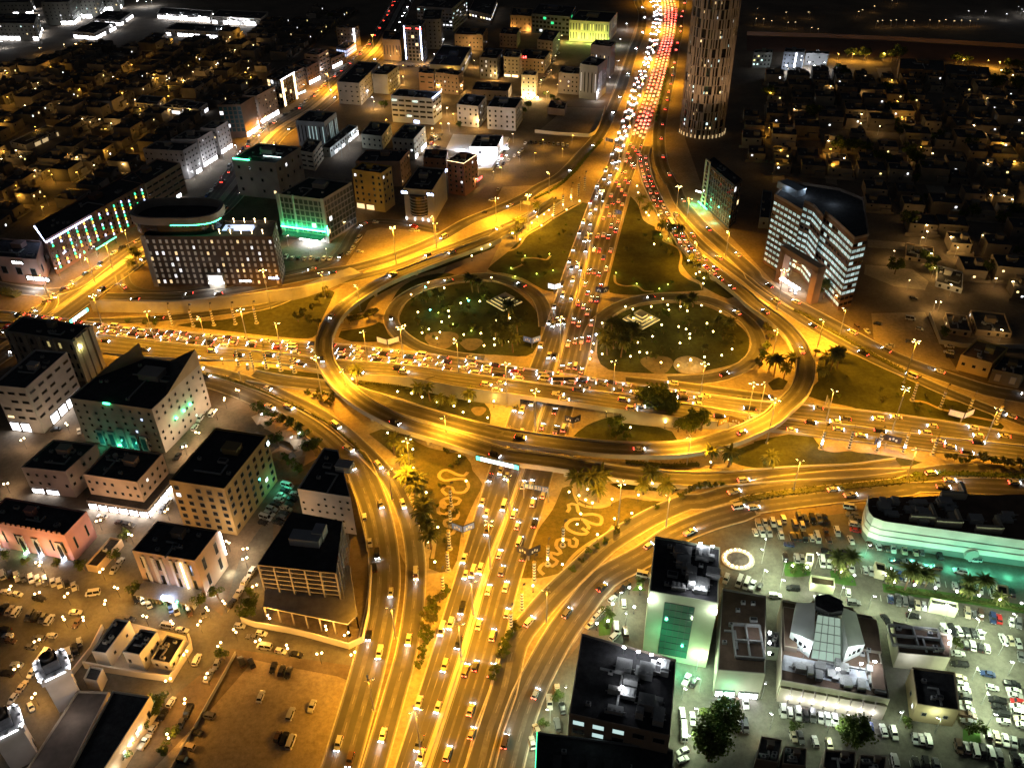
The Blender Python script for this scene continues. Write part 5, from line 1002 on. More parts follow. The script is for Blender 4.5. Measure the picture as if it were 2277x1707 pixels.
def round_tower():
    bc = G1('t20', 1622, 1075); rx = (G1('t20', 1800, 1075)-G1('t20', 1444, 1075)).length/2; H = 150.0
    root = thing('round_tower', 'tall round tower wrapped in pale fins with scattered lit windows', 'tower', bc)
    m = MB(); m.lathe((0, 0, 0), [(rx*.93, 0), (rx*.93, H)], 40); m.build('glass_core', mat('tower_glass', (.03, .025, .025), .2), root)
    rn = random.Random(11); N = 46
    for lv in range(22):
        z0, z1 = H*lv/22, H*(lv+1)/22; m = MB(); m.lathe((0, 0, z1-.4), [(rx*.955, 0), (rx*1.0, .1), (rx*1.0, .3), (rx*.955, .4)], 40)
        for i in range(N):
            if rn.random() < .12: continue
            t = 2*math.pi*(i+rn.uniform(-.25, .25))/N; w = rn.choice((.9, 1.3, 1.9)); m.box((rx*math.cos(t), rx*math.sin(t), z0), (.45, w, z1-z0-.0), t)
        o = m.build('fin_ring', M_WALL, root); o.color = (.34, .27, .22, 1)
    cnt = 0
    for k in range(95):
        t = rn.uniform(math.pi*1.02, math.pi*1.98); z = rn.uniform(2, H-3); z = round(z/3.4)*3.4+.5; m = lit(rn.choice(('warm', 'warm', 'white', 'cyan')), rn.choice((.7, 1.1, 1.7)))
        o = link('window', win_mesh(m), root, (rx*.965*math.cos(t), rx*.965*math.sin(t), z), t+math.pi/2); o.scale = (rn.choice((.9, 1.6)), 1, 1.9)
    for k in range(16):
        t = math.pi*(1.05+.9*k/15); m = MB(); m.box((0, 0, 0), (.9, .35, 2.6)); m.build('uplight', lit('warm', .5), root, ((rx+1.2)*math.cos(t), (rx+1.2)*math.sin(t), .3), t+math.pi/2)
    for k in range(6):
        t = math.pi*(1.08+.84*k/5); lamp('added_tower_beam', root, ((rx+13)*math.cos(t), (rx+13)*math.sin(t), 1.5), 75000, (1, .62, .30), .5, spot=44, direction=(-math.cos(t)*.14, -math.sin(t)*.14, 1))  # beams added without fittings to light the tower higher up
round_tower()
def wedge(root, L, A, B, ang, h):
    n = Vector((A.y, -A.x, 0)).normalized(); d = A.normalized(); m = MB(); w, x0 = 5.2, A.length*.06
    for x in (0, w): m.box((x, 0, 0), (.7, .9, h+4))
    m.box((w/2, 0, h+3.4), (w+.7, .9, .8))
    for k in range(8): m.box((w/2, 0, 4+k*h/10.5), (w, .6, .7))
    o = m.build('ladder_frame', M_WALL, root, L[0]+d*x0+n*1.6, ang); o.color = (.66, .62, .5, 1)
    lamp('green_light', root, tuple(L[0]+d*(x0-1)+n*6+Vector((0, 0, 3))), 3400, (.05, 1, .35), .5); lamp('green_light', root, tuple(L[0]+A*.35+n*6+Vector((0, 0, 3))), 2200, (.08, 1, .5), .5); lamp('green_light', root, tuple(L[0]+A*.75+n*6+Vector((0, 0, 3))), 1400, (.2, 1, .6), .5)
    strip_light(root, L[0]+d*-1+n*2+Vector((0, 0, 1.5)), L[0]+A*.3+n*2+Vector((0, 0, 1.5)), 'green', 14, .25); strip_light(root, L[0]-d*4+n*3+Vector((0, 0, 8)), L[0]-d*1+n*1+Vector((0, 0, 8)), 'white', 30, .3)
bl('wedge', 'dark mirrored glass block with a white ladder frame glowing green at its foot', 'z4', (945, 130), (1290, 415), (1380, 340), ('R', 930), (.04, .045, .06), dict(sp=3, fl=3.6, w=2.8, h=3.3, lit=.02, skip=0, m=mat('mirror_glass', (.03, .03, .04), .06, spec=1.0)), extra=wedge, roof=M_ROOFK, room=False, ac=3)
bl('yhouse', 'sand-coloured house with three small lit windows at the right edge', 't31', (1690, 1370), (1950, 1440), (2080, 1310), ('L', 1480), (.60, .44, .16), dict(sp=4.5, fl=4.2, w=1.6, h=1.6, lit=.4, litc=('white',), lits=2), roof=mat('sand_roof', (.22, .15, .08), .95, noise=.3), ac=5, cat='house', name='house')
bl('arches', 'dark low house with a row of pale arches at the right edge', 't31', (1950, 1490), (2200, 1540), (2290, 1420), ('L', 1585), (.2, .15, .08), dict(sp=4.5, fl=7, w=2.6, h=4, lit=0, skip=0, m=mat('pale_arch', (.45, .36, .2), .8)), roof=M_ROOFK, ac=2, cat='house', name='house')
for i, (a, b_, c_, y, lb) in enumerate((((1600, 1155), (1782, 1180), (1740, 1050), 1215, 'tan walled villa, left one of two beside the dirt lot'), ((1820, 1165), (2110, 1195), (2050, 1030), 1225, 'tan walled villa with stepped roof, right one of two beside the dirt lot'), ((1490, 770), (1705, 830), (1710, 690), 860, 'white villa with a long roof railing beside the bright lane'), ((1240, 560), (1470, 600), (1470, 490), 620, 'dark flat-roofed villa behind the dirt car park'))):
    bl('v%d' % i, lb, 't31', a, b_, c_, ('R', y), (.45, .34, .22) if i != 2 else (.5, .5, .52), P1, cat='villa', name='villa', group='villas beside the dirt lot')
bl('side', 'narrow grey slab with a lit porch beside the lit office block', 't31', (45, 240), (125, 250), (145, 30), ('L', 320), (.22, .24, .25), P1, room=False, ac=2)
# --- top
bl('hall', 'beige columned hall with yellow-green light at its foot, near the top', 't20', (540, 172), (866, 192), (932, 108), ('L', 335), (.58, .50, .30), dict(sp=3, fl=9, w=.9, h=7, lit=.15, litc=('yel',), lits=.7, skip=0), roof=M_ROOFK, cat='hall', extra=lambda r, L, A, B, g, h: [lamp('hall_light', r, tuple(L[0]+A*u+Vector((A.y, -A.x, 0)).normalized()*7+Vector((0, 0, 3))), 5200, (1, .95, .25) if k % 2 else (.6, 1, .2), .5) for k, u in enumerate((.05, .3, .55, .8, .98))])
bl('orange', 'building with an orange-lit entrance at the top left of the beige hall', 't20', (55, 132), (226, 142), (242, 78), ('L', 252), (.45, .34, .22), dict(sp=4, fl=4, w=1, h=2.4, lit=.1, skip=.1), extra=lambda r, L, A, B, g, h: [lamp('porch_light', r, tuple(L[0]+A*u+Vector((A.y, -A.x, 0)).normalized()*3+Vector((0, 0, 2.5))), 2600, (1, .5, .12), .4) for u in (.15, .85)])
bl('glasslink', 'long glass-fronted building between the orange-lit entrance and the beige hall', 't20', (230, 120), (540, 145), (590, 60), ('L', 270), (.2, .2, .22), dict(sp=4, fl=4, w=3.4, h=2.6, lit=.12, litc=('white', 'green'), lits=1.2), roof=M_ROOFK)
bl('stripe2', 'tall pale block with vertical slot windows beside the highway', 't20', (625, 532), (772, 552), (850, 490), ('L', 805), (.44, .46, .50), dict(sp=3, fl=20, w=.9, h=18, lit=.3, litc=('white',), lits=.3, skip=0))
bl('plain2', 'plain grey-brown block joined to the pale slot-windowed block', 't20', (450, 602), (618, 616), (640, 560), ('L', 765), (.34, .30, .30), P2)
bl('dark2', 'dark ribbed block behind the slot-windowed block by the highway', 't20', (715, 372), (880, 392), (920, 350), ('R', 640), (.28, .24, .22), dict(sp=4, fl=14, w=.8, h=12, lit=.05, skip=0))
bl(40, 'brown block behind the dark ribbed one, below the beige hall', 't20', (275, 332), (402, 347), (462, 260), ('R', 485), (.28, .24, .2), P1)
bl(41, 'brown block carrying the red lettering', 't20', (112, 482), (332, 497), (388, 420), ('R', 602), (.42, .33, .2), P2, extra=lambda r, L, A, B, g, h: sign(r, L[0]+A*.2+Vector((0, -.5, h+.5)), g, 9, 3, 'red', 16, 4))
bl(42, 'pale block with warm floodlights along its roof edge, left of the red lettering', 't20', (-10, 462), (112, 476), (140, 420), ('R', 602), (.46, .38, .26), P2)
bl(43, 'narrow block dazzlingly lit from below by warm lamps', 't20', (145, 622), (262, 627), (280, 590), ('L', 795), (.60, .50, .34), P2, extra=lambda r, L, A, B, g, h: [lamp('flood_light', r, tuple(L[0]+A*u+Vector((A.y, -A.x, 0)).normalized()*5+Vector((0, 0, 2))), 5200, (1, .8, .4), .4) for u in (.1, .6, 1.2)] + [strip_light(r, L[0]+A*u+Vector((A.y, -A.x, 0)).normalized()*3+Vector((0, 0, 1)), L[0]+A*(u+.12)+Vector((A.y, -A.x, 0)).normalized()*3+Vector((0, 0, 1)), 'warm', 45, .5) for u in (.1, .4, .7, 1.1)])
bl(44, 'low brown walled house on the vacant brown plot by the highway', 't20', (360, 890), (500, 905), (520, 840), ('L', 925), (.34, .25, .2), None, h=5)
# top left: apartment slabs and market halls
for i, (a, b_, c_, y, lb) in enumerate((((-120, 195), (282, 200), (312, 120), 335, 'grey apartment slab standing alone at the left edge near the top'), ((-80, 30), (235, 25), (260, -40), 130, 'apartment slab in the top left corner, farthest left'), ((335, 28), (560, 24), (640, -35), 205, 'apartment slab right of the amber gap in the top left corner'), ((600, 0), (780, -2), (830, -60), 150, 'apartment slab above the white market lights, top left'), ((800, -30), (950, -30), (990, -80), 90, 'apartment slab farthest back above the white market lights'))):
    bl('slab%d' % i, lb, 't00', a, b_, c_, ('R', y), (.24, .24, .21), dict(sp=4.5, fl=3.4, w=1.6, h=1.6, lit=.10, litc=('warm', 'white', 'cyan'), lits=1.2), shops=dict(sides=[0, 1], h=5, c='white', s=12, w=7, skip=.35), group='apartment slabs at the top left', ac=2)
for i, (a, b_, c_, y, lb, s) in enumerate((((592, 265), (772, 280), (942, 195), 330, 'white-lit market hall with rows of bright openings, top left', 9), ((765, 160), (985, 175), (1085, 105), 215, 'low dark market hall with a lit side, behind the white-lit one', 7), ((1285, 118), (1720, 150), (1745, 95), 185, 'long pale arcade with white lights, left half', 12), ((1730, 140), (2140, 160), (2200, 105), 215, 'long pale arcade with white lights, right half', 14), ((1350, 245), (1780, 270), (1870, 215), 320, 'dark low hall with blue-white lights at its right end', 6), ((1160, 340), (1270, 350), (1370, 280), 395, 'pale walled house lit grey-white in the dark quarter', 1.5), ((1310, 880), (1480, 895), (1600, 830), 945, 'small white-lit block with dark doorway in the dark quarter', 2.2), ((1475, 890), (1625, 905), (1700, 850), 965, 'bright white house wall beside the small white-lit block', 3.5), ((1100, 850), (1290, 865), (1350, 800), 925, 'cream house with a glowing orange lamp in the dark quarter', 1.6), ((80, 1170), (210, 1200), (510, 1060), 1240, 'terrace of houses with glowing wall lights at the left edge', 1))):
    bl('mk%d' % i, lb, 't00', a, b_, c_, ('R', y), (.45, .42, .40), dict(sp=5, fl=3.6, w=1.4, h=1.5, lit=.05), shops=dict(sides=[0, 1] if i != 9 else [1], h=4.5, c='white' if i != 9 else 'warm', s=s*(1 if i < 5 else .5), w=7, skip=.3), room=False, ac=2)
bl('glow', 'pair of glowing sheds with warm roofs at the top, right of the wide grey building', 't10', (1780, 90), (1960, 130), (2010, 0), ('R', 160), (.5, .42, .36), dict(sp=4, fl=4, w=3, h=2, lit=.8, lits=2), h=9, room=False)

for i, (a, b_, c_, y, lb) in enumerate((((10, 1560), (190, 1590), (230, 1400), 1640, 'dark little house with porch lamps, left one of the row at the bottom right'), ((230, 1600), (420, 1620), (430, 1470), 1680, 'dark little house with a vaulted roof shade, second of the bottom right row'), ((560, 1640), (820, 1660), (830, 1500), 1720, 'long dark house, third of the bottom right row'), ((850, 1650), (1070, 1670), (1080, 1540), 1720, 'dark flat house under the cypress, right one of the bottom right row'))):
    bl('dk%d' % i, lb, 't33', a, b_, c_, None, (.22, .17, .13), P1, h=7, roof=M_ROOFK, cat='house', name='house', ac=3, extra=(lambda r, L, A, B, g, h: lamp('porch_light', r, tuple(L[3]+A*.3+Vector((0, 2, 3))), 260, (1, .7, .3), .3)) if i == 0 else None)
bl('lowshop', 'low white-roofed passage between annex and mall', 't33', (100, 640), (215, 650), (205, 520), None, (.3, .32, .28), P1, h=6, roof=M_ROOFK, room=False, ac=3)
# ------------------------------------------------------------------ lamps
def ordw(i): return ('first', 'second', 'third', 'fourth', 'fifth', 'sixth', 'seventh', 'eighth', 'ninth', 'tenth', '11th', '12th', '13th', '14th', '15th', '16th', '17th', '18th', '19th', '20th', '21st', '22nd', '23rd', '24th', '25th', '26th', '27th', '28th', '29th', '30th')[i] if i < 30 else ('%dth' % (i+1) if (i+1) % 10 not in (1, 2, 3) else '%d%s' % (i+1, {1: 'st', 2: 'nd', 3: 'rd'}[(i+1) % 10]))
_gp = MB(); _gp.tube((0, 0, 0), (0, 0, 3.2), .09, .06, k=6); _gp.box((0, 0, 0), (.5, .5, .25)); ME_GPOST = _gp.mesh('post', [M_DARK])
def globe_mesh(c, s, r=.42):
    k = ('globe', c, s, r)
    if k not in WINS:
        m = MB(); m.lathe((0, 0, 0), [(r*.3, 0), (r*.86, r*.5), (r, r), (r*.86, r*1.5), (r*.3, r*1.95)], 8); WINS[k] = m.mesh('globe', [lit(c, s)])
    return WINS[k]
def garden_lamps(fr, pts, where, c='yel', power=520, group='garden lamps'):
    pts = sorted(pts); col_ = {'yel': (1, .60, .10), 'white': (.9, 1, .7), 'blue': (.6, .7, 1), 'teal': (.1, .9, .5), 'lime': (.75, .9, .1)}[c]
    for i, (x, y) in enumerate(pts):
        o = thing('garden_lamp', 'lit globe lamp %s, %s from the left' % (where, ordw(i)) if len(pts) > 1 else 'lit globe lamp %s' % where, 'garden lamp', G1(fr, x, y, .02), 0, group)
        f = random.uniform(.75, 1.25)
        if c == 'lime':
            m = link('post', ME_GPOST, o); m.scale = (1, 1, .22); link('globe', globe_mesh('lime', 7, .28), o, (0, 0, .7)); lamp('garden_light', o, (0, 0, 1.7), power*.5, col_, .25)
        else:
            link('post', ME_GPOST, o); link('globe', globe_mesh(c, 16 if c in ('yel', 'white') else 22, .42), o, (0, 0, 3.1)); lamp('garden_light', o, (0, 0, 4.4), round(power*f, -2), col_, .3)
garden_lamps('t11', [(1855, 790), (1965, 770), (1580, 855), (1310, 910), (1450, 810), (1535, 925), (1715, 980), (1870, 965), (1615, 1045), (1365, 1055), (1560, 1135), (1260, 1165), (1740, 1240), (1880, 1230), (1660, 1280), (1545, 1220), (1400, 1225), (1455, 1195), (1520, 1270), (2005, 1120), (2160, 1130), (2115, 1105), (2130, 1215), (2110, 1300), (1990, 1275), (1990, 1325), (1905, 1330), (1620, 1092)], 'in the west loop garden')
garden_lamps('t11', [(1390, 1150), (1530, 1028), (1650, 1120), (1800, 1175), (1765, 910), (1910, 885), (1615, 970)], 'low in the grass of the west loop', 'lime')
garden_lamps('t11', [(1780, 960), (1465, 1035), (1425, 850)], 'of teal light in the west loop garden', 'teal')
garden_lamps('t11', [(1955, 500), (1885, 535), (1805, 590), (2135, 405)], 'on the path above the west loop')
garden_lamps('t21', [(550, 110), (485, 170), (515, 210), (400, 255), (330, 250), (370, 215), (275, 270), (230, 320), (310, 340), (75, 405), (135, 455), (135, 370), (620, 140)], 'along the edge of the west lawn')
garden_lamps('t21', [(375, 545), (175, 560), (60, 660), (95, 730), (270, 708), (405, 680)], 'low in the west lawn', 'lime')
garden_lamps('t21', [(920, 700), (1090, 790), (1275, 830), (1345, 795), (1285, 385), (1350, 420)], 'low in the east lawn', 'lime')
garden_lamps('t21', [(1090, 15), (1100, 70), (1115, 130), (1165, 235), (1185, 258), (1265, 255), (1230, 495), (1510, 630), (1600, 725), (1570, 740), (1635, 775), (1630, 820)], 'along the curving path of the east lawn', power=380)
garden_lamps('t21', [(1300, 945), (1205, 1010), (1340, 995), (1350, 1035), (1055, 1030), (995, 1010), (1500, 1045), (1445, 1010), (1615, 1000), (1430, 1175), (1490, 1195), (1520, 1235), (1520, 1270), (1440, 1310), (1215, 1255), (1290, 1160), (1660, 1148), (1710, 1215), (1865, 1360), (1640, 1425), (1425, 1495), (1285, 1470), (1170, 1390), (1110, 1385), (1095, 1305), (1035, 1420), (805, 1145), (830, 1245), (735, 1315), (805, 1400), (705, 1440), (1770, 1050), (1060, 1105), (1205, 1100), (1780, 1410)], 'in the east loop garden')
garden_lamps('t21', [(755, 1240), (720, 1380)], 'of blue light beside the east loop', 'blue')
garden_lamps('t12', [(830, 55), (1200, 160), (1315, 175), (1400, 205), (1515, 245), (1660, 280), (1785, 240), (1735, 330), (1985, 240), (1935, 375)], 'in the bed between west road and flyover')
garden_lamps('t12', [(1065, 385), (1475, 535), (1120, 500), (1325, 635), (1330, 790), (1435, 990), (1355, 1045), (1430, 1185), (1530, 1275), (1445, 1395), (1505, 1560), (1705, 690), (1760, 895), (1240, 680)], 'on the lawn southwest of the highway')
garden_lamps('t22', [(560, 860), (535, 985), (670, 1050), (615, 1015), (725, 1075), (885, 1045), (770, 920), (685, 965), (1145, 955), (1215, 915), (1280, 960), (1100, 1010), (1045, 1160), (905, 1205), (765, 1335), (630, 1165), (600, 1250), (485, 1385), (360, 1540), (480, 1580), (240, 1755)], 'on the lawn with the winding path')
garden_lamps('t22', [(860, 395), (970, 445), (1035, 455), (1220, 370), (1320, 410), (950, 320), (840, 320)], 'in the garden below the bridge')
garden_lamps('t22', [(1860, 600), (1690, 740), (1840, 720), (2160, 720)], 'at the palm feet beyond the flyover')
garden_lamps('t32', [(545, 590), (1005, 610), (1220, 618)], 'at a striped column foot, right', 'blue', 1500)
garden_lamps('z3', [(425, 310), (570, 325), (675, 365), (970, 380), (830, 352), (1105, 395)], 'among the striped columns by the west road', power=420)
garden_lamps('t33', [(x, y) for x, y in ((300, 20), (420, 30), (700, 70), (805, 95), (1060, 90), (1130, 150), (1295, 175), (1465, 200), (1640, 230), (1820, 260), (1990, 300), (2165, 325), (1110, 40), (1290, 70))], 'along the palm strip of the car park', 'white', 500)
garden_lamps('t23', [(760, 490), (850, 470), (890, 330), (1065, 355), (1115, 200), (1025, 195)], 'beside the hotel forecourt', 'white', 600)
# street lamps: single arm posts of the side streets and car parks
def sl_mesh(c, s):
    k = ('head', c, s)
    if k not in WINS:
        m = MB(); m.box((0, .9, 7.0), (.5, .9, .16), mi=0); m.box((0, .9, 7.16), (.55, .95, .12), mi=1); WINS[k] = m.mesh('lamp_head', [lit(c, s), M_STEEL])
    return WINS[k]
_sp = MB(); _sp.tube((0, 0, 0), (0, 0, 7.1), .11, .07, k=6); _sp.tube((0, 0, 7.1), (0, .7, 7.2), .05, k=5); ME_SPOST = _sp.mesh('post', [M_STEEL])
_tw = MB(); _tw.tube((0, 0, 0), (0, 0, 5.2), .1, .06, k=6); _tw.tube((-.8, 0, 5.0), (.8, 0, 5.0), .05, k=5); ME_TWIN = _tw.mesh('post', [M_DARK])
def twin_lamps(fr, pts, where, col_=(1, .44, .055)):
    for i, (x, y) in enumerate(sorted(pts)):
        o = thing('twin_lamp', 'post with two globes %s, %s from the left' % (where, ordw(i)), 'street lamp', G1(fr, x, y), random.random()*3, 'twin globe lamps'); link('post', ME_TWIN, o)
        for s in (-1, 1): link('globe', globe_mesh('warm', 14, .36), o, (s*.8, 0, 5.05))
        lamp('globe_light', o, (0, 0, 6.1), round(2400*random.uniform(.6, 1.4), -2), col_, .4)
twin_lamps('t03', [(125, 225), (345, 270), (580, 285), (895, 345), (560, 475), (720, 480), (345, 660), (180, 880), (320, 1110), (985, 225), (865, 85), (370, 30), (1220, 460), (1440, 510), (1660, 515), (1950, 580), (1825, 690), (1550, 760)], 'in the lower left car park')
twin_lamps('t03', [(1410, 980), (1545, 1155), (1410, 1440), (1070, 1530), (1725, 400), (1860, 345), (2110, 210), (1720, 945), (1240, 1120)], 'on the lane beside the mosque')
twin_lamps('t02', [(218, 580), (575, 455), (1640, 525), (1535, 640), (1785, 345), (1858, 250), (1965, 175), (1390, 1165), (838, 1250), (1098, 1365), (1890, 1425), (2032, 1480), (2030, 1560), (85, 945), (15, 1450), (350, 1590)], 'in the streets between the lower left blocks', (1, .68, .40))
twin_lamps('t13', [(160, 465), (625, 555), (790, 605), (72, 660), (310, 710), (572, 765), (845, 765)], 'along the lane below the unfinished building')
def street_lamps(fr, pts, where, c='warm', power=2600, s=22, group='street lamps'):
    colr = {'warm': (1, .58, .16), 'white': (.86, .92, 1), 'amber': (1, .5, .06), 'green': (.55, 1, .7), 'cool': (.80, 1, .62)}[c]
    for i, (x, y) in enumerate(sorted(pts)):
        o = thing('street_lamp', 'street lamp %s, %s from the left' % (where, ordw(i)) if len(pts) > 1 else 'street lamp ' + where, 'street lamp', G1(fr, x, y), random.random()*6, group)
        link('post', ME_SPOST, o); link('lamp_head', sl_mesh({'cool': 'white', 'green': 'white'}.get(c, c), s), o); lamp('street_light', o, (0, .9, 6.7), round(power*random.uniform(.7, 1.3), -2), colr, .4)
street_lamps('t32', [(80, 1410), (60, 1520), (500, 1560), (900, 1480), (230, 1620)], 'in the upper right car park', 'cool', 2600)
street_lamps('t33', [(60, 100), (200, 180), (700, 230), (930, 320), (1250, 420), (1560, 400), (1800, 520), (2100, 480), (2000, 700), (1850, 620), (1780, 900), (2080, 860), (1860, 1100), (2150, 1180), (1900, 1290)], 'in the right car park', 'cool', 4300)
street_lamps('t33', [(60, 1050), (130, 1300), (600, 1330), (1180, 1260), (1480, 1330)], 'on the lane behind the malls', 'cool', 1900)
street_lamps('t23', [(940, 300), (1000, 440), (640, 880), (500, 1080), (380, 1250), (1580, 820), (1600, 1000), (1460, 1060), (1580, 1240), (300, 1500), (1480, 1440)], 'around the stone hotel', 'cool', 3200)
street_lamps('t11', [(300, 470), (480, 560), (620, 580), (850, 250), (760, 350)], 'in front of the green hotel', 'warm', 1600)
street_lamps('t10', [(1150, 520), (1250, 690), (1000, 900), (1520, 760), (1600, 950), (1480, 1120), (1500, 1180), (1750, 500), (1830, 560), (1780, 430), (1720, 760), (2000, 660), (1400, 530), (1250, 900), (1560, 820), (1860, 1060)], 'in the lanes of the upper blocks', 'warm', 6500)
street_lamps('t10', [(950, 810), (1000, 860), (1580, 380), (1500, 500), (800, 1230), (880, 1140), (740, 1290), (1320, 1010), (2100, 1350), (1620, 1080), (660, 800)], '(white) among the upper blocks', 'white', 1500)
street_lamps('t20', [(330, 560), (390, 640), (300, 720), (420, 520), (440, 760), (350, 820), (240, 830), (470, 350)], 'in the bright lane left of the highway', 'warm', 6500)
street_lamps('t20', [(820, 760), (870, 700), (930, 560), (960, 380), (1010, 250), (780, 830)], 'at the fuel forecourt beside the highway', 'white', 5200)
street_lamps('t10', [(1180, 800), (1560, 1080), (1660, 1000), (1100, 1050), (2050, 1450), (1250, 600), (1640, 640), (1330, 880)], 'added for amber light between the upper blocks', 'amber', 6500)  # amber lamps added to warm the grey ground
street_lamps('t20', [(330, 1220), (480, 1290), (250, 1330), (560, 1180)], 'added on the dim lot west of the highway', 'amber', 3000)  # amber lamps added to give the lot its dim orange light
street_lamps('z1', [(150, 470), (560, 100), (640, 330), (480, 360), (320, 560), (120, 650)], 'on the clinic street', 'warm', 2600)
street_lamps('t00', [(2130, 1180), (1950, 1260), (1840, 1320), (1730, 1390), (1600, 1480)], 'on the bright avenue pavement', 'white', 3000)
street_lamps('t10', [(90, 1060), (440, 760), (590, 630), (720, 540), (800, 440)], 'before the avenue shops', 'white', 3000)
street_lamps('t01', [(240, 760), (500, 740), (680, 640), (800, 560), (1000, 350)], 'in front of the coloured light hotel', 'white', 1500)
street_lamps('t31', [(300, 700), (640, 960), (1130, 600), (1350, 480), (1640, 560), (1450, 740), (1250, 830), (1500, 1010)], 'near the lit office block', 'warm', 2200)
street_lamps('t00', [(330, 180), (500, 205), (690, 170), (730, 120), (830, 85), (930, 70), (1135, 60), (1210, 65), (1250, 50), (330, 300), (30, 400)], 'at the top left corner', 'white', 3600, 90)
street_lamps('t00', [(1385, 170), (1500, 175), (1640, 185), (1690, 190), (1900, 215), (2010, 215), (2115, 205), (930, 260), (1830, 290)], 'along the long arcade', 'white', 4000, 90)
street_lamps('t30', [(15, 125), (260, 155), (445, 155), (840, 150), (980, 105), (870, 135), (1120, 55), (1170, 35), (5, 210), (75, 210), (135, 225), (265, 240), (335, 240), (455, 285), (520, 295)], 'in the dark park at the top right', 'warm', 160, 7)
street_lamps('t30', [(995, 230), (1045, 225), (1115, 225), (1160, 220), (1235, 222), (1300, 225), (1425, 220), (1500, 228), (1550, 218), (1620, 228), (1690, 222), (1760, 230), (1820, 218)], 'in the row along the dark park', 'warm', 160, 7)
street_lamps('t30', [(1750, 145), (1880, 145), (2150, 110), (2180, 130), (2060, 170), (2200, 150)], '(white) in the top right corner', 'white', 500, 9)
street_lamps('t30', [(250, 600), (445, 570), (570, 575), (490, 600), (350, 500)], '(blue-white) at the upper right block', 'white', 7000, 80)
street_lamps('t30', [(680, 500), (800, 500), (920, 510), (1060, 500), (1700, 550), (1900, 560), (2000, 570)], 'in the amber row under the brown wall', 'amber', 7000, 40)
street_lamps('t30', [(120, 830), (130, 1000), (110, 1120), (200, 1300), (190, 1420), (1110, 720), (1150, 900), (1200, 1030), (1270, 1150), (1340, 1280), (1400, 1450), (620, 1300), (630, 1430), (2020, 1250), (2100, 1400)], 'along the villa streets on the right', 'amber', 2600, 30)
street_lamps('t30', [(320, 960), (870, 1005), (980, 1010), (610, 770), (700, 780), (960, 790), (880, 825), (1830, 880), (1960, 900), (2060, 905), (1780, 1050), (1320, 1105), (1790, 1100), (1470, 1080), (2030, 1180), (1860, 1160), (1690, 1180), (1920, 720), (2000, 640), (2110, 680), (590, 1225), (730, 1370), (1250, 1340), (1900, 1420), (1440, 1330), (450, 1110), (860, 1080), (1010, 1110)], 'scattered among the right villas', 'warm', 800, 60)
street_lamps('t31', [(1320, 280), (1380, 380), (1400, 440), (1600, 480), (1840, 460), (1900, 130), (2020, 130), (2100, 170), (1440, 620), (2100, 850), (2170, 850), (1600, 880), (1960, 820), (1460, 1010), (2010, 1250)], 'scattered among the nearer right villas', 'warm', 800, 60)
_rl = random.Random(21)
_P = [(-60/.97145, 540/.97145), (60/.97145, 490/.97145), (250/.97145, 390/.97145), (430/.97145, 290/.97145), (560/.97145, 170/.97145), (700/.97145, 60/.97145), (480/.97145, 85/.97145), (150/.97145, 110/.97145), (-60/.97145, 170/.97145)]
def poly_in(px, P):
    x, y = px; s = False
    for i in range(len(P)):
        (x1, y1), (x2, y2) = P[i-1], P[i]
        if (y1 > y) != (y2 > y) and x < (x2-x1)*(y-y1)/(y2-y1)+x1: s = not s
    return s
_q = []
while len(_q) < 46:
    _x, _y = _rl.uniform(0, 2600), _rl.uniform(300, 2000)
    if poly_in((_x*.2635/.97145, _y*.2635/.97145), _P): _q.append((_x, _y))
street_lamps('t00', _q, 'added in a dim lane of the left quarter', 'amber', 1700, 14)  # extra lamps added at random spots to tint the ground amber
street_lamps('t00', [(60, 640), (5, 660), (350, 450), (640, 415), (540, 420), (800, 415), (330, 740), (410, 745), (320, 790), (265, 815), (340, 850), (500, 915), (220, 930), (820, 660), (950, 690), (1240, 560), (1300, 540), (1380, 490), (1430, 440), (1270, 700), (1380, 720), (1600, 655), (1660, 720), (1520, 720), (1120, 880), (1400, 970), (1560, 960), (900, 890), (830, 1050), (940, 1080), (1040, 1085), (150, 1305), (205, 1355), (660, 1360), (800, 1430), (1020, 1420), (320, 1470), (30, 1380), (1900, 360), (2080, 430), (2040, 620), (1930, 470), (1780, 590), (700, 1040), (540, 1080)], 'scattered through the dark left quarter', 'warm', 1500, 30)
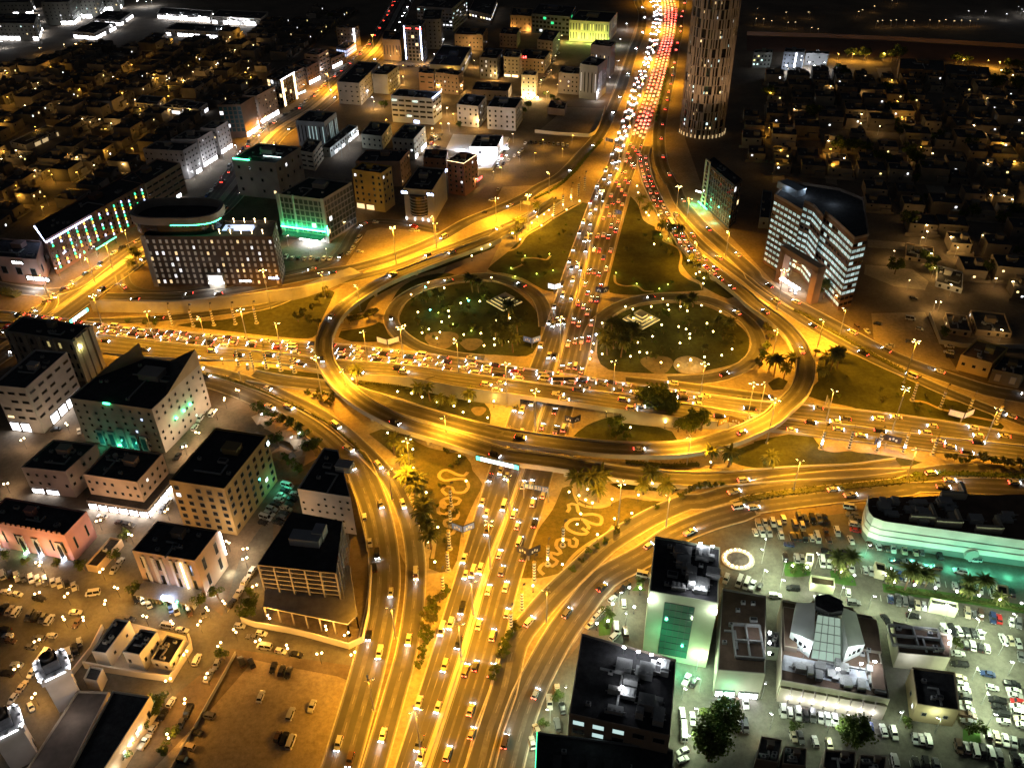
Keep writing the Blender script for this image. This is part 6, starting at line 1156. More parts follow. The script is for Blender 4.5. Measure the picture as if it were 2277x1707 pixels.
# ------------------------------------------------------------------ low houses of the dark quarters
def quad_hit(p, r):
    for q in GONE:
        c = sum(q, Vector())/4
        if (Vector((p.x, p.y, 0))-c).length < r+max((v-c).length for v in q)*.8: return True
    return False
def poly_in(px, P):
    x, y = px; s = False
    for i in range(len(P)):
        (x1, y1), (x2, y2) = P[i-1], P[i]
        if (y1 > y) != (y2 > y) and x < (x2-x1)*(y-y1)/(y2-y1)+x1: s = not s
    return s
def house_proto(k, w, d, h):
    rn = random.Random(k); me = {}
    m = MB(); m.prism([(-w/2, -d/2), (w/2, -d/2), (w/2, d/2), (-w/2, d/2)], 0, h, cap=False)
    if rn.random() < .6: m.prism([(w*.1, -d/2-3), (w*.5, -d/2-3), (w*.5, -d/2), (w*.1, -d/2)], 0, h*.55)
    m.prism([(-w/2-2.5, -d/2-4), (w/2+2.5, -d/2-4), (w/2+2.5, -d/2-3.7), (-w/2-2.5, -d/2-3.7)], 0, 2.4); m.prism([(w/2+2.3, -d/2-3.7), (w/2+2.5, -d/2-3.7), (w/2+2.5, d/2), (w/2+2.3, d/2)], 0, 2.4)
    me['wall'] = m.mesh('wall', [M_WALL])
    m = MB(); m.face([(-w/2, -d/2, h-.9), (w/2, -d/2, h-.9), (w/2, d/2, h-.9), (-w/2, d/2, h-.9)]); me['roof'] = m.mesh('roof', [M_ROOF])
    m = MB(); x, y = w*rn.uniform(-.25, .25), d*rn.uniform(0, .3); m.box((x, y, h-.9), (w*.3, d*.26, 3.4)); m.box((x+w*.02, y, h+2.5), (w*.32, d*.3, .2)); me['stair_room'] = m.mesh('stair_room', [M_WALL])
    return me, [( -w*.3, -d/2-.06, h*.62, 0), (w*.3, -d/2-.06, h*.62, 0), (0, -d/2-.06, h*.2, 0), (w/2+.06, -d*.2, h*.6, 1.5708), (w/2+.06, d*.25, h*.6, 1.5708)], [(w*rn.uniform(-.35, .35), d*rn.uniform(-.3, .1)) for _ in range(2)]
HH = (9, 11, 8, 12.5, 7.5, 9)
HP = [house_proto(i, *s) for i, s in enumerate(((18, 20, 9), (22, 18, 11), (16, 22, 8), (24, 22, 12.5), (20, 20, 7.5), (14, 16, 9)))]
def put_house(name, cat, label, p, ang, k, colr, s, group, rn):
    me, wins, acs = HP[k]; o = thing(name, label, cat, (p.x, p.y, 0), ang, group); o.scale = (s, s, s*rn.uniform(.85, 1.2))
    w = link('wall', me['wall'], o); w.color = (*colr, 1); rf = link('roof', me['roof'], o); q = link('stair_room', me['stair_room'], rf); q.color = (*[x*.85 for x in colr], 1)
    for x, y, z, a in wins:
        if rn.random() < .35: continue
        on = rn.random() < .22; v = link('window', win_mesh(lit(rn.choice(('warm', 'white', 'yel')), 2.2) if on else M_GLASS), o, (x, y, z), a); v.scale = (1.8, 1, 1.7)
    for x, y in acs[:1]: link('air_conditioner', ME_AC, rf, (x, y, HH[k]-.9))
def field(name, cat, where, group, P, o, d, n, step_u, step_v, gap_every, nmax, tone, seed, rect, near):
    rn = random.Random(seed); P = [(x/.97145, y/.97145) for x, y in P]; got = 0; rows = {}
    for v in range(rect[2], rect[3]):
        for u in range(rect[0], rect[1]):
            p = o + d*(u*step_u + rn.uniform(-2, 2)) + n*(v*step_v + (v//gap_every)*9 + rn.uniform(-1, 1))
            px = PX(p)
            if poly_in(px, P) and not quad_hit(p, 7) and rn.random() < .93: rows.setdefault(v, []).append((px[0], p))
    for r, v in enumerate(sorted(rows)):
        for i, (x, p) in enumerate(sorted(rows[v], key=lambda t: t[0])):
            if got >= nmax: return
            k = rn.randrange(6); t = rn.uniform(.65, 1.25); colr = tuple(min(.7, c*t) for c in rn.choice(tone)); g = math.atan2(d.y, d.x)+(0 if n.y > 0 else 0)
            put_house(name, cat, 'dark %s, %s row %s, %s from the left' % (name.replace('_', ' '), ordw(r), where, ordw(i)), p, g, k, colr, rn.uniform(.68, .9), group, rn); got += 1
TONE = ((.20, .17, .14), (.17, .15, .13), (.26, .22, .18), (.14, .12, .10))
mid_av = at_len(AVs, path_len(AVs), path_len(AVs)[-1]*.45)
dA = (G1('F', 872, 40)-G1('F', 330, 500)).normalized(); dA = Vector((dA.x, dA.y, 0)).normalized(); nA = Vector((-dA.y, dA.x, 0))
oA = G1('F', 583, 292)
field('town_house', 'house', 'back from the avenue', 'low houses of the dark left quarter', [(-60, 560), (60, 500), (250, 400), (300, 340), (420, 300), (470, 240), (560, 170), (700, 80), (760, 30), (700, 20), (560, 70), (480, 85), (300, 95), (150, 110), (-60, 170)], oA+nA*56, dA, nA, 21, 23, 2, 280, TONE, 5, (-30, 54, 0, 36), 0)
dV = (G1('t30', 1030, 560)-G1('t30', 1500, 1622)); dV = Vector((dV.x, dV.y, 0)).normalized(); nV = Vector((dV.y, -dV.x, 0)); oV = G1('t30', 1330, 1250)
field('villa_house', 'villa', 'of the right quarter from the top', 'low villas on the right', [(1645, 170), (1700, 150), (1900, 165), (2240, 165), (2240, 700), (1990, 640), (1990, 520), (1900, 480), (1880, 400), (1720, 370), (1640, 390), (1600, 330)], oV+dV*0, nV, dV, 20, 22, 2, 250, ((.22, .18, .14), (.28, .23, .17), (.18, .15, .12)), 6, (-22, 28, -20, 32), 1)
bl('uv0', 'block with lit cyan window columns beside the round tower, upper right', 't30', (-5, 440), (145, 440), (155, 415), ('L', 555), (.28, .3, .28), dict(sp=3.4, fl=3.2, w=1.6, h=1.6, lit=.35, litc=('yel', 'cyan'), lits=1.8), ac=2)
bl('uv1', 'dark block with a bright white stair strip, upper right', 't30', (245, 430), (410, 440), (420, 410), ('L', 575), (.2, .22, .26), P2, ac=2, extra=lambda r, L, A, B, g, h: strip_light(r, L[0]+A*.62+Vector((0, -.4, 2)), L[0]+A*.62+Vector((0, -.4, h)), 'white', 9, .5))
bl('uv2', 'long dark block right of the one with the bright stair strip, upper right', 't30', (425, 445), (610, 450), (615, 430), ('L', 535), (.22, .22, .22), P1, ac=2)
bl('uv3', 'long dark barrack beneath the brown wall, left one, upper right', 't30', (1190, 570), (1560, 590), (1550, 500), ('L', 650), (.22, .15, .09), P1, ac=3)
bl('uv4', 'long dark barrack beneath the brown wall, right one, upper right', 't30', (1570, 610), (1945, 640), (1920, 560), ('L', 665), (.22, .15, .09), P1, ac=3)
wall_line('very long brown boundary wall of the dark park, top right', 't30', [-60, 290, 600, 310, 1200, 335, 2260, 400], 4.0, .8, mat('brown_wall', (.32, .2, .16), .9))
lay('reddish_lit_ground', 't30', [-60, 300, 1200, 345, 2260, 410, 2260, 545, 1190, 480, 600, 440, -60, 420], mat('reddish_lit_soil', (.14, .075, .055), .95, noise=.15, scale=.05))  # reddish cast of the light put into the ground colour
lay('villa_lane', 't30', [1000, 560, 1120, 555, 1240, 900, 1390, 1240, 1600, 1622, 1450, 1622, 1280, 1240, 1120, 900], M_SAND)
lay('villa_lane', 't30', [80, 860, 230, 840, 240, 1200, 250, 1500, 150, 1500, 160, 1230, 90, 1200], M_SAND)
lay('villa_lane', 't30', [560, 1230, 660, 1240, 680, 1520, 590, 1500], M_SAND)
lay('villa_lane', 't30', [1980, 1210, 2150, 1210, 2300, 1500, 2230, 1622], M_SAND)
lay('villa_lane', 't31', [930, 415, 1240, 440, 1240, 500, 930, 480], M_SAND)
lay('villa_lane', 't31', [910, 620, 1300, 660, 1430, 760, 1400, 830, 1150, 800, 900, 700], M_SAND)
lay('villa_lane', 't31', [1700, 230, 2300, 260, 2300, 310, 1700, 260], M_SAND)
# ------------------------------------------------------------------ vehicles
M_PAINT = tint_mat('car_paint', .32, .5); M_TYRE = mat('tyre', (.02, .02, .02), .9); M_CGL = mat('car_glass', (.02, .022, .026), .1, spec=.7)
M_HEAD = mat('headlight_on', (1, 1, 1), emit=120.0, emitcol=(.86, .92, 1)); M_TAIL = mat('taillight_on', (1, .1, .05), emit=34.0, emitcol=(1, .05, .03))
M_HOFF = mat('headlight_off', (.6, .6, .6), .2); M_TOFF = mat('taillight_off', (.3, .02, .02), .3)
VS = {'sedan': (4.7, 1.85, .92, 1.45, (-.36, .20, -.26, .08), .98), 'estate_suv': (4.9, 1.95, 1.1, 1.82, (-.48, .22, -.44, .12), 1.1), 'hatchback': (4.1, 1.75, .95, 1.5, (-.47, .22, -.38, .08), .95),
      'pickup_truck': (5.4, 1.95, 1.08, 1.82, (-.08, .26, -.05, .16), 1.1), 'delivery_van': (5.3, 2.0, 1.15, 2.35, (-.5, .36, -.495, .26), 1.2), 'minibus': (7.0, 2.2, 1.2, 2.75, (-.5, .46, -.495, .42), 1.3), 'bus': (11.0, 2.5, 1.3, 3.2, (-.5, .49, -.498, .47), 1.4)}
def car_meshes(kind):
    L, Wd, belt, H, (b0, b1, r0, r1), hood = VS[kind]; h = Wd/2; m = MB(); out = {}
    secs = [(-L/2, .45, belt*.86, h*.86), (-L/2+.12, .3, belt*.96, h*.96), (-L*.3, .24, belt, h), (L*.18, .24, belt, h), (L*.4, .26, hood*.86, h*.97), (L/2-.1, .32, hood*.74, h*.9), (L/2, .42, hood*.62, h*.78)]
    for i, (x, z0, z1, w) in enumerate(secs): m.v += [(x, -w, z0), (x, w, z0), (x, w*.94, z1), (x, -w*.94, z1)]
    for i in range(len(secs)-1):
        a, b = 4*i, 4*i+4
        for q in ((0, 1, 5, 4), (1, 2, 6, 5), (2, 3, 7, 6), (3, 0, 4, 7)): m.f.append((a+q[0], a+q[3], a+q[2] if q[2] < 4 else b+q[2]-4, 0)[:0] or (a+q[0], a+q[1], b+q[2]-4, b+q[3]-4)); m.m.append(0)
    m.f += [(3, 2, 1, 0), tuple(4*(len(secs)-1)+k for k in range(4))]; m.m += [0, 0]
    if kind == 'pickup_truck':
        for s in (-1, 1): m.box((-L*.29, s*h*.9, belt-.02), (L*.4, .1, .28))
        m.box((-L*.49, 0, belt-.02), (.1, Wd*.86, .28))
    for x in (-L*.30, L*.30):
        for s in (-1, 1): m.tube((x, s*(h-.2), .33), (x, s*(h+.02), .33), .33, k=10, mi=1)
    body = m
    g = MB(); z0, z1 = belt-.03, H; w0, w1 = h*.93, h*.78
    lo = [(b0*L, -w0, z0), (b1*L, -w0, z0), (b1*L, w0, z0), (b0*L, w0, z0)]; hi = [(r0*L, -w1, z1), (r1*L, -w1, z1), (r1*L, w1, z1), (r0*L, w1, z1)]
    for i in range(4):
        j = (i+1) % 4; g.face([lo[i], lo[j], hi[j], hi[i]], 0)
    g.face(hi, 1)
    t = .12
    for i in range(4):
        p, q = Vector(lo[i]), Vector(hi[i]); g.tube(p, q, .07, k=4, mi=1, cap=False)
    for u in (.42,):
        for s in (-1, 1): g.box(((b0+b1)*.5*L, s*(w0+w1)*.5, z0), (.12, .1, z1-z0), mi=1, top=(1, 1))
    def lights(mh, mt, dst):
        for s in (-1, 1):
            dst.box((L/2-.04, s*h*.6, hood*.55), (.12, .34, .16), mi=mh); dst.box((-L/2+.0, s*h*.66, belt*.62), (.1, .3, .2), mi=mt)
    out['body'] = body.mesh(kind, [M_PAINT, M_TYRE]); out['cabin'] = g.mesh('cabin', [M_CGL, M_PAINT])
    a = MB(); a.box((0, 0, 0), (.14, .42, .2)); out['head'] = a.mesh('headlight', [M_HEAD]); a = MB(); a.box((0, 0, 0), (.1, .4, .2)); out['tail'] = a.mesh('taillight', [M_TAIL])
    for nm, mh, mt in (('on', M_HEAD, M_TAIL), ('off', M_HOFF, M_TOFF)):
        a = MB(); a.v += body.v; a.f += body.f; a.m += body.m; n = len(a.v); a.v += g.v; a.f += [tuple(i+n for i in f) for f in g.f]; a.m += [2 if k == 0 else 0 for k in g.m]
        lights(3, 4, a); out[nm] = a.mesh(kind, [M_PAINT, M_TYRE, M_CGL, mh, mt])
        a = MB(); a.v += body.v; a.f += body.f; a.m += body.m; lights(2, 3, a); out['b'+nm] = a.mesh(kind, [M_PAINT, M_TYRE, mh, mt])
    out['dim'] = (L, h, hood, belt); return out
CM = {k: car_meshes(k) for k in VS}
CARC = [('white', (.58, .58, .57), 9), ('silver', (.42, .43, .44), 4), ('black', (.012, .012, .014), 6), ('grey', (.12, .12, .13), 4), ('red', (.36, .02, .02), 1), ('dark blue', (.02, .04, .13), 1), ('beige', (.5, .43, .32), 2), ('brown', (.1, .06, .04), 1)]
_pool = [c for c in CARC for _ in range(c[2])]
KINDW = ['sedan']*7+['estate_suv']*7+['hatchback']*7+['pickup_truck']*3+['delivery_van']*2
CR = random.Random(77); N_CAR = {}
KN = {'estate_suv': 'SUV', 'pickup_truck': 'pickup', 'delivery_van': 'van'}
CATN = {'sedan': 'car', 'estate_suv': 'car', 'hatchback': 'car', 'pickup_truck': 'pickup', 'delivery_van': 'van', 'minibus': 'minibus', 'bus': 'bus'}
def car(p, d, where, group, kind=None, colr=None, lights='off', parts=True, beam=False):
    kind = kind or CR.choice(KINDW); cn, cc, _ = colr or CR.choice(_pool)
    if kind in ('minibus', 'bus', 'delivery_van') and colr is None: cn, cc = 'white', (.58, .58, .57)
    M = CM[kind]; ang = math.atan2(d.y, d.x); L, h, hood, belt = M['dim']
    lab = '%s %s %s' % (cn, KN.get(kind, kind), where)
    if not parts:
        o = link(kind, M[lights], None, p, ang)
    else:
        o = link(kind, M['body' if lights == 'on' else 'boff'], None, p, ang); c = link('cabin', M['cabin'], o); c.color = (*cc, 1)
        if lights == 'on':
            for s in (-1, 1): link('headlight', M['head'], o, (L/2-.02, s*h*.6, hood*.5)); link('taillight', M['tail'], o, (-L/2-.0, s*h*.66, belt*.62))
    if d.z: o.rotation_euler = (0, -math.asin(max(-.2, min(.2, d.z))), ang)
    o.color = (*cc, 1); tag(o, lab, CATN[kind], group)
    if beam: lamp('headlight_beam', o, (L/2+.3, 0, .7), 1500.0, (.85, .92, 1), .25, spot=62, direction=(1, 0, -.10))
    N_CAR[kind] = N_CAR.get(kind, 0)+1
    return o
TAKEN = []
def free(p, r=2.6):
    for q in TAKEN:
        if abs(q.x-p.x) < r and abs(q.y-p.y) < r and abs(q.z-p.z) < 3: return False
    TAKEN.append(p.copy()); return True
def lane(P, w, gap0, gap1, where, group, lo=0.0, hi=1.0, rev=False, beam=0.0, until=None, stuff=None, lights='on'):
    """cars along a lane: P lane centre, offset w metres to the left of its direction"""
    Q = off(P, w); S = path_len(Q); x = S[-1]*lo+CR.uniform(0, gap1); n = 0; out = []
    while x < S[-1]*hi:
        p, d = at_len(Q, S, x); x += CR.uniform(gap0, gap1)
        if rev: d = -d
        px = PX(p)
        if px[0] < -40 or px[0] > 2320 or px[1] < -30 or px[1] > 1760: continue
        if stuff is not None and px[1]*.97145 < stuff[0]:
            stuff[1].append((p, d)); continue
        if not free(p): continue
        out.append((p, d))
    out.sort(key=lambda t: PX(t[0])[0 if 'left' in where else 1])
    for i, (p, d) in enumerate(out):
        side = 'left' if 'from the left' in where else 'top'
        near = PX(p)[1] > 900
        car(p+Vector((0, 0, .03)), d, where.replace('#', ordw(i)), group, lights=lights, parts=near, beam=(beam > 0 and CR.random() < beam))
FAR = []
def mids(a, b, t): return [p.lerp(q, t) for p, q in zip(a, b)]
def dirset(P, sign_y=None, sign_x=None):
    v = P[-1]-P[0]
    if (sign_y is not None and v.y*sign_y < 0) or (sign_x is not None and v.x*sign_x < 0): return list(reversed(P))
    return P
for i, t in enumerate((.13, .38, .63, .87)):
    nm = ('outermost', 'second', 'third', 'innermost')[i]
    lane(dirset(mids(HW_W[0], HW_W[1], t), sign_y=-1), 0, 14, 34, 'in the %s southbound lane, # from the top' % nm, 'cars on the southbound highway', stuff=(330, FAR), beam=.5)
    lane(dirset(mids(HW_E[1], HW_E[0], t), sign_y=1), 0, 7.5, 13, 'jammed in the %s northbound lane, # from the top' % nm, 'cars jammed on the northbound highway', stuff=(330, FAR), lo=.44, hi=1)
    lane(dirset(mids(HW_E[1], HW_E[0], t), sign_y=1), 0, 14, 30, 'below the bridge, %s northbound lane, # from the top' % nm, 'cars on the northbound highway south of the bridge', lo=0, hi=.43)
for i, t in enumerate((.14, .4, .64, .88)):
    nm = ('outermost', 'second', 'third', 'innermost')[i]
    lane(dirset(mids(EW_N[0], EW_N[1], t), sign_x=-1), 0, 7.5, 15, 'jammed in the %s westbound lane, # from the left' % nm, 'cars jammed on the west road', lo=.28, hi=.95)
    lane(dirset(mids(EW_S[1], EW_S[0], t), sign_x=1), 0, 28, 75, 'in the %s eastbound lane, # from the left' % nm, 'cars on the eastbound road', beam=.6)
    lane(dirset(mids(EW_N[0], EW_N[1], t), sign_x=-1), 0, 22, 60, 'at right, %s westbound lane, # from the left' % nm, 'cars on the westbound road east of the flyover', lo=.0, hi=.27)
lane(dirset(FB, sign_y=1), 2.1, 7.5, 12, 'queueing in the left flyover lane, # from the top', 'cars queueing on the curved flyover', lo=.62, hi=.97)
lane(dirset(FB, sign_y=1), -1.9, 8, 14, 'queueing in the right flyover lane, # from the top', 'cars queueing on the curved flyover', lo=.66, hi=.97)
lane(dirset(FB, sign_y=1), 0, 40, 90, 'on the inner curve of the flyover, # from the left', 'cars on the inner flyover', lo=.1, hi=.6, beam=.5)
lane(FA, -1.8, 40, 85, 'on the outer curved flyover, # from the left', 'cars on the outer flyover', beam=.5)
for nm, w, rv, g0, g1, wh, bm in (('serv_nw', 2.2, False, 35, 90, 'on the upper left service road, # from the left', .6), ('serv_sw', 2.6, False, 25, 60, 'on the lower left service road, # from the top', .8), ('serv_sw', -2.4, False, 30, 70, 'right lane, lower left service road, # from the top', .8), ('ramp_sw', 0, False, 22, 50, 'on the lower left slip road, # from the top', .9), ('ramp_se', 0, False, 60, 120, 'on the lower right slip road, # from the top', .3),
    ('serv_se', 2.2, False, 22, 55, 'on the lower right service road, # from the top', .4), ('serv_se', -2.2, False, 22, 60, 'right lane, lower right service road, # from the left', .3), ('serv_ne', 2, True, 20, 50, 'on the upper right service road, # from the top', .2), ('slip_ne', 0, True, 25, 60, 'on the upper right slip road, # from the top', .2), ('loop_w', 0, False, 40, 70, 'on the west loop ramp, # from the left', .5), ('loop_e', 0, True, 40, 80, 'on the east loop ramp, # from the left', .5),
    ('avenue_a', 2, False, 14, 40, 'on the near side of the avenue, # from the left', .2), ('avenue_b', -2, True, 14, 40, 'on the far side of the avenue, # from the left', .2), ('avenue_b', -4.6, False, 6.5, 14, 'along the far kerb of the avenue, # from the left', 0), ('front_w', -1.8, True, 18, 50, 'on the street before the curved hotel, # from the left', .4), ('slip_nw', 0, False, 50, 90, 'on the sunken slip road, # from the left', .5), ('aux', 0, True, 30, 60, 'on the side lane of the bridge, # from the left', .4)):
    lane(RD[nm], w, g0, g1, wh, 'cars on the side roads', beam=bm, rev=rv, lights='off' if 'kerb' in wh else 'on', stuff=(150, FAR) if nm in ('serv_nw', 'serv_ne') else None)
# the far queue reads as one mass of lights
m = MB()
for p, d in FAR:
    g = math.atan2(d.y, d.x); n = Vector((-d.y, d.x, 0)); m.box((p.x, p.y, p.z+.3), (4.4, 1.8, .6), g, mi=0); m.box((p.x-d.x*.2, p.y-d.y*.2, p.z+.9), (2.4, 1.6, .55), g, mi=0, top=(.75, .8))
    for s in (-.6, .6):
        q = p+d*2.2+n*s; m.box((q.x, q.y, p.z+.55), (.14, .42, .26), g, mi=1); q = p-d*2.2+n*s; m.box((q.x, q.y, p.z+.6), (.12, .5, .34), g, mi=2)
o = m.build('distant_traffic', [mat('far_car_paint', (.75, .74, .72), .35), M_HEAD, M_TAIL]); o['kind'] = 'stuff'
tag(o, 'dense stream of distant headlights and tail lights at the top of the highway', 'traffic')
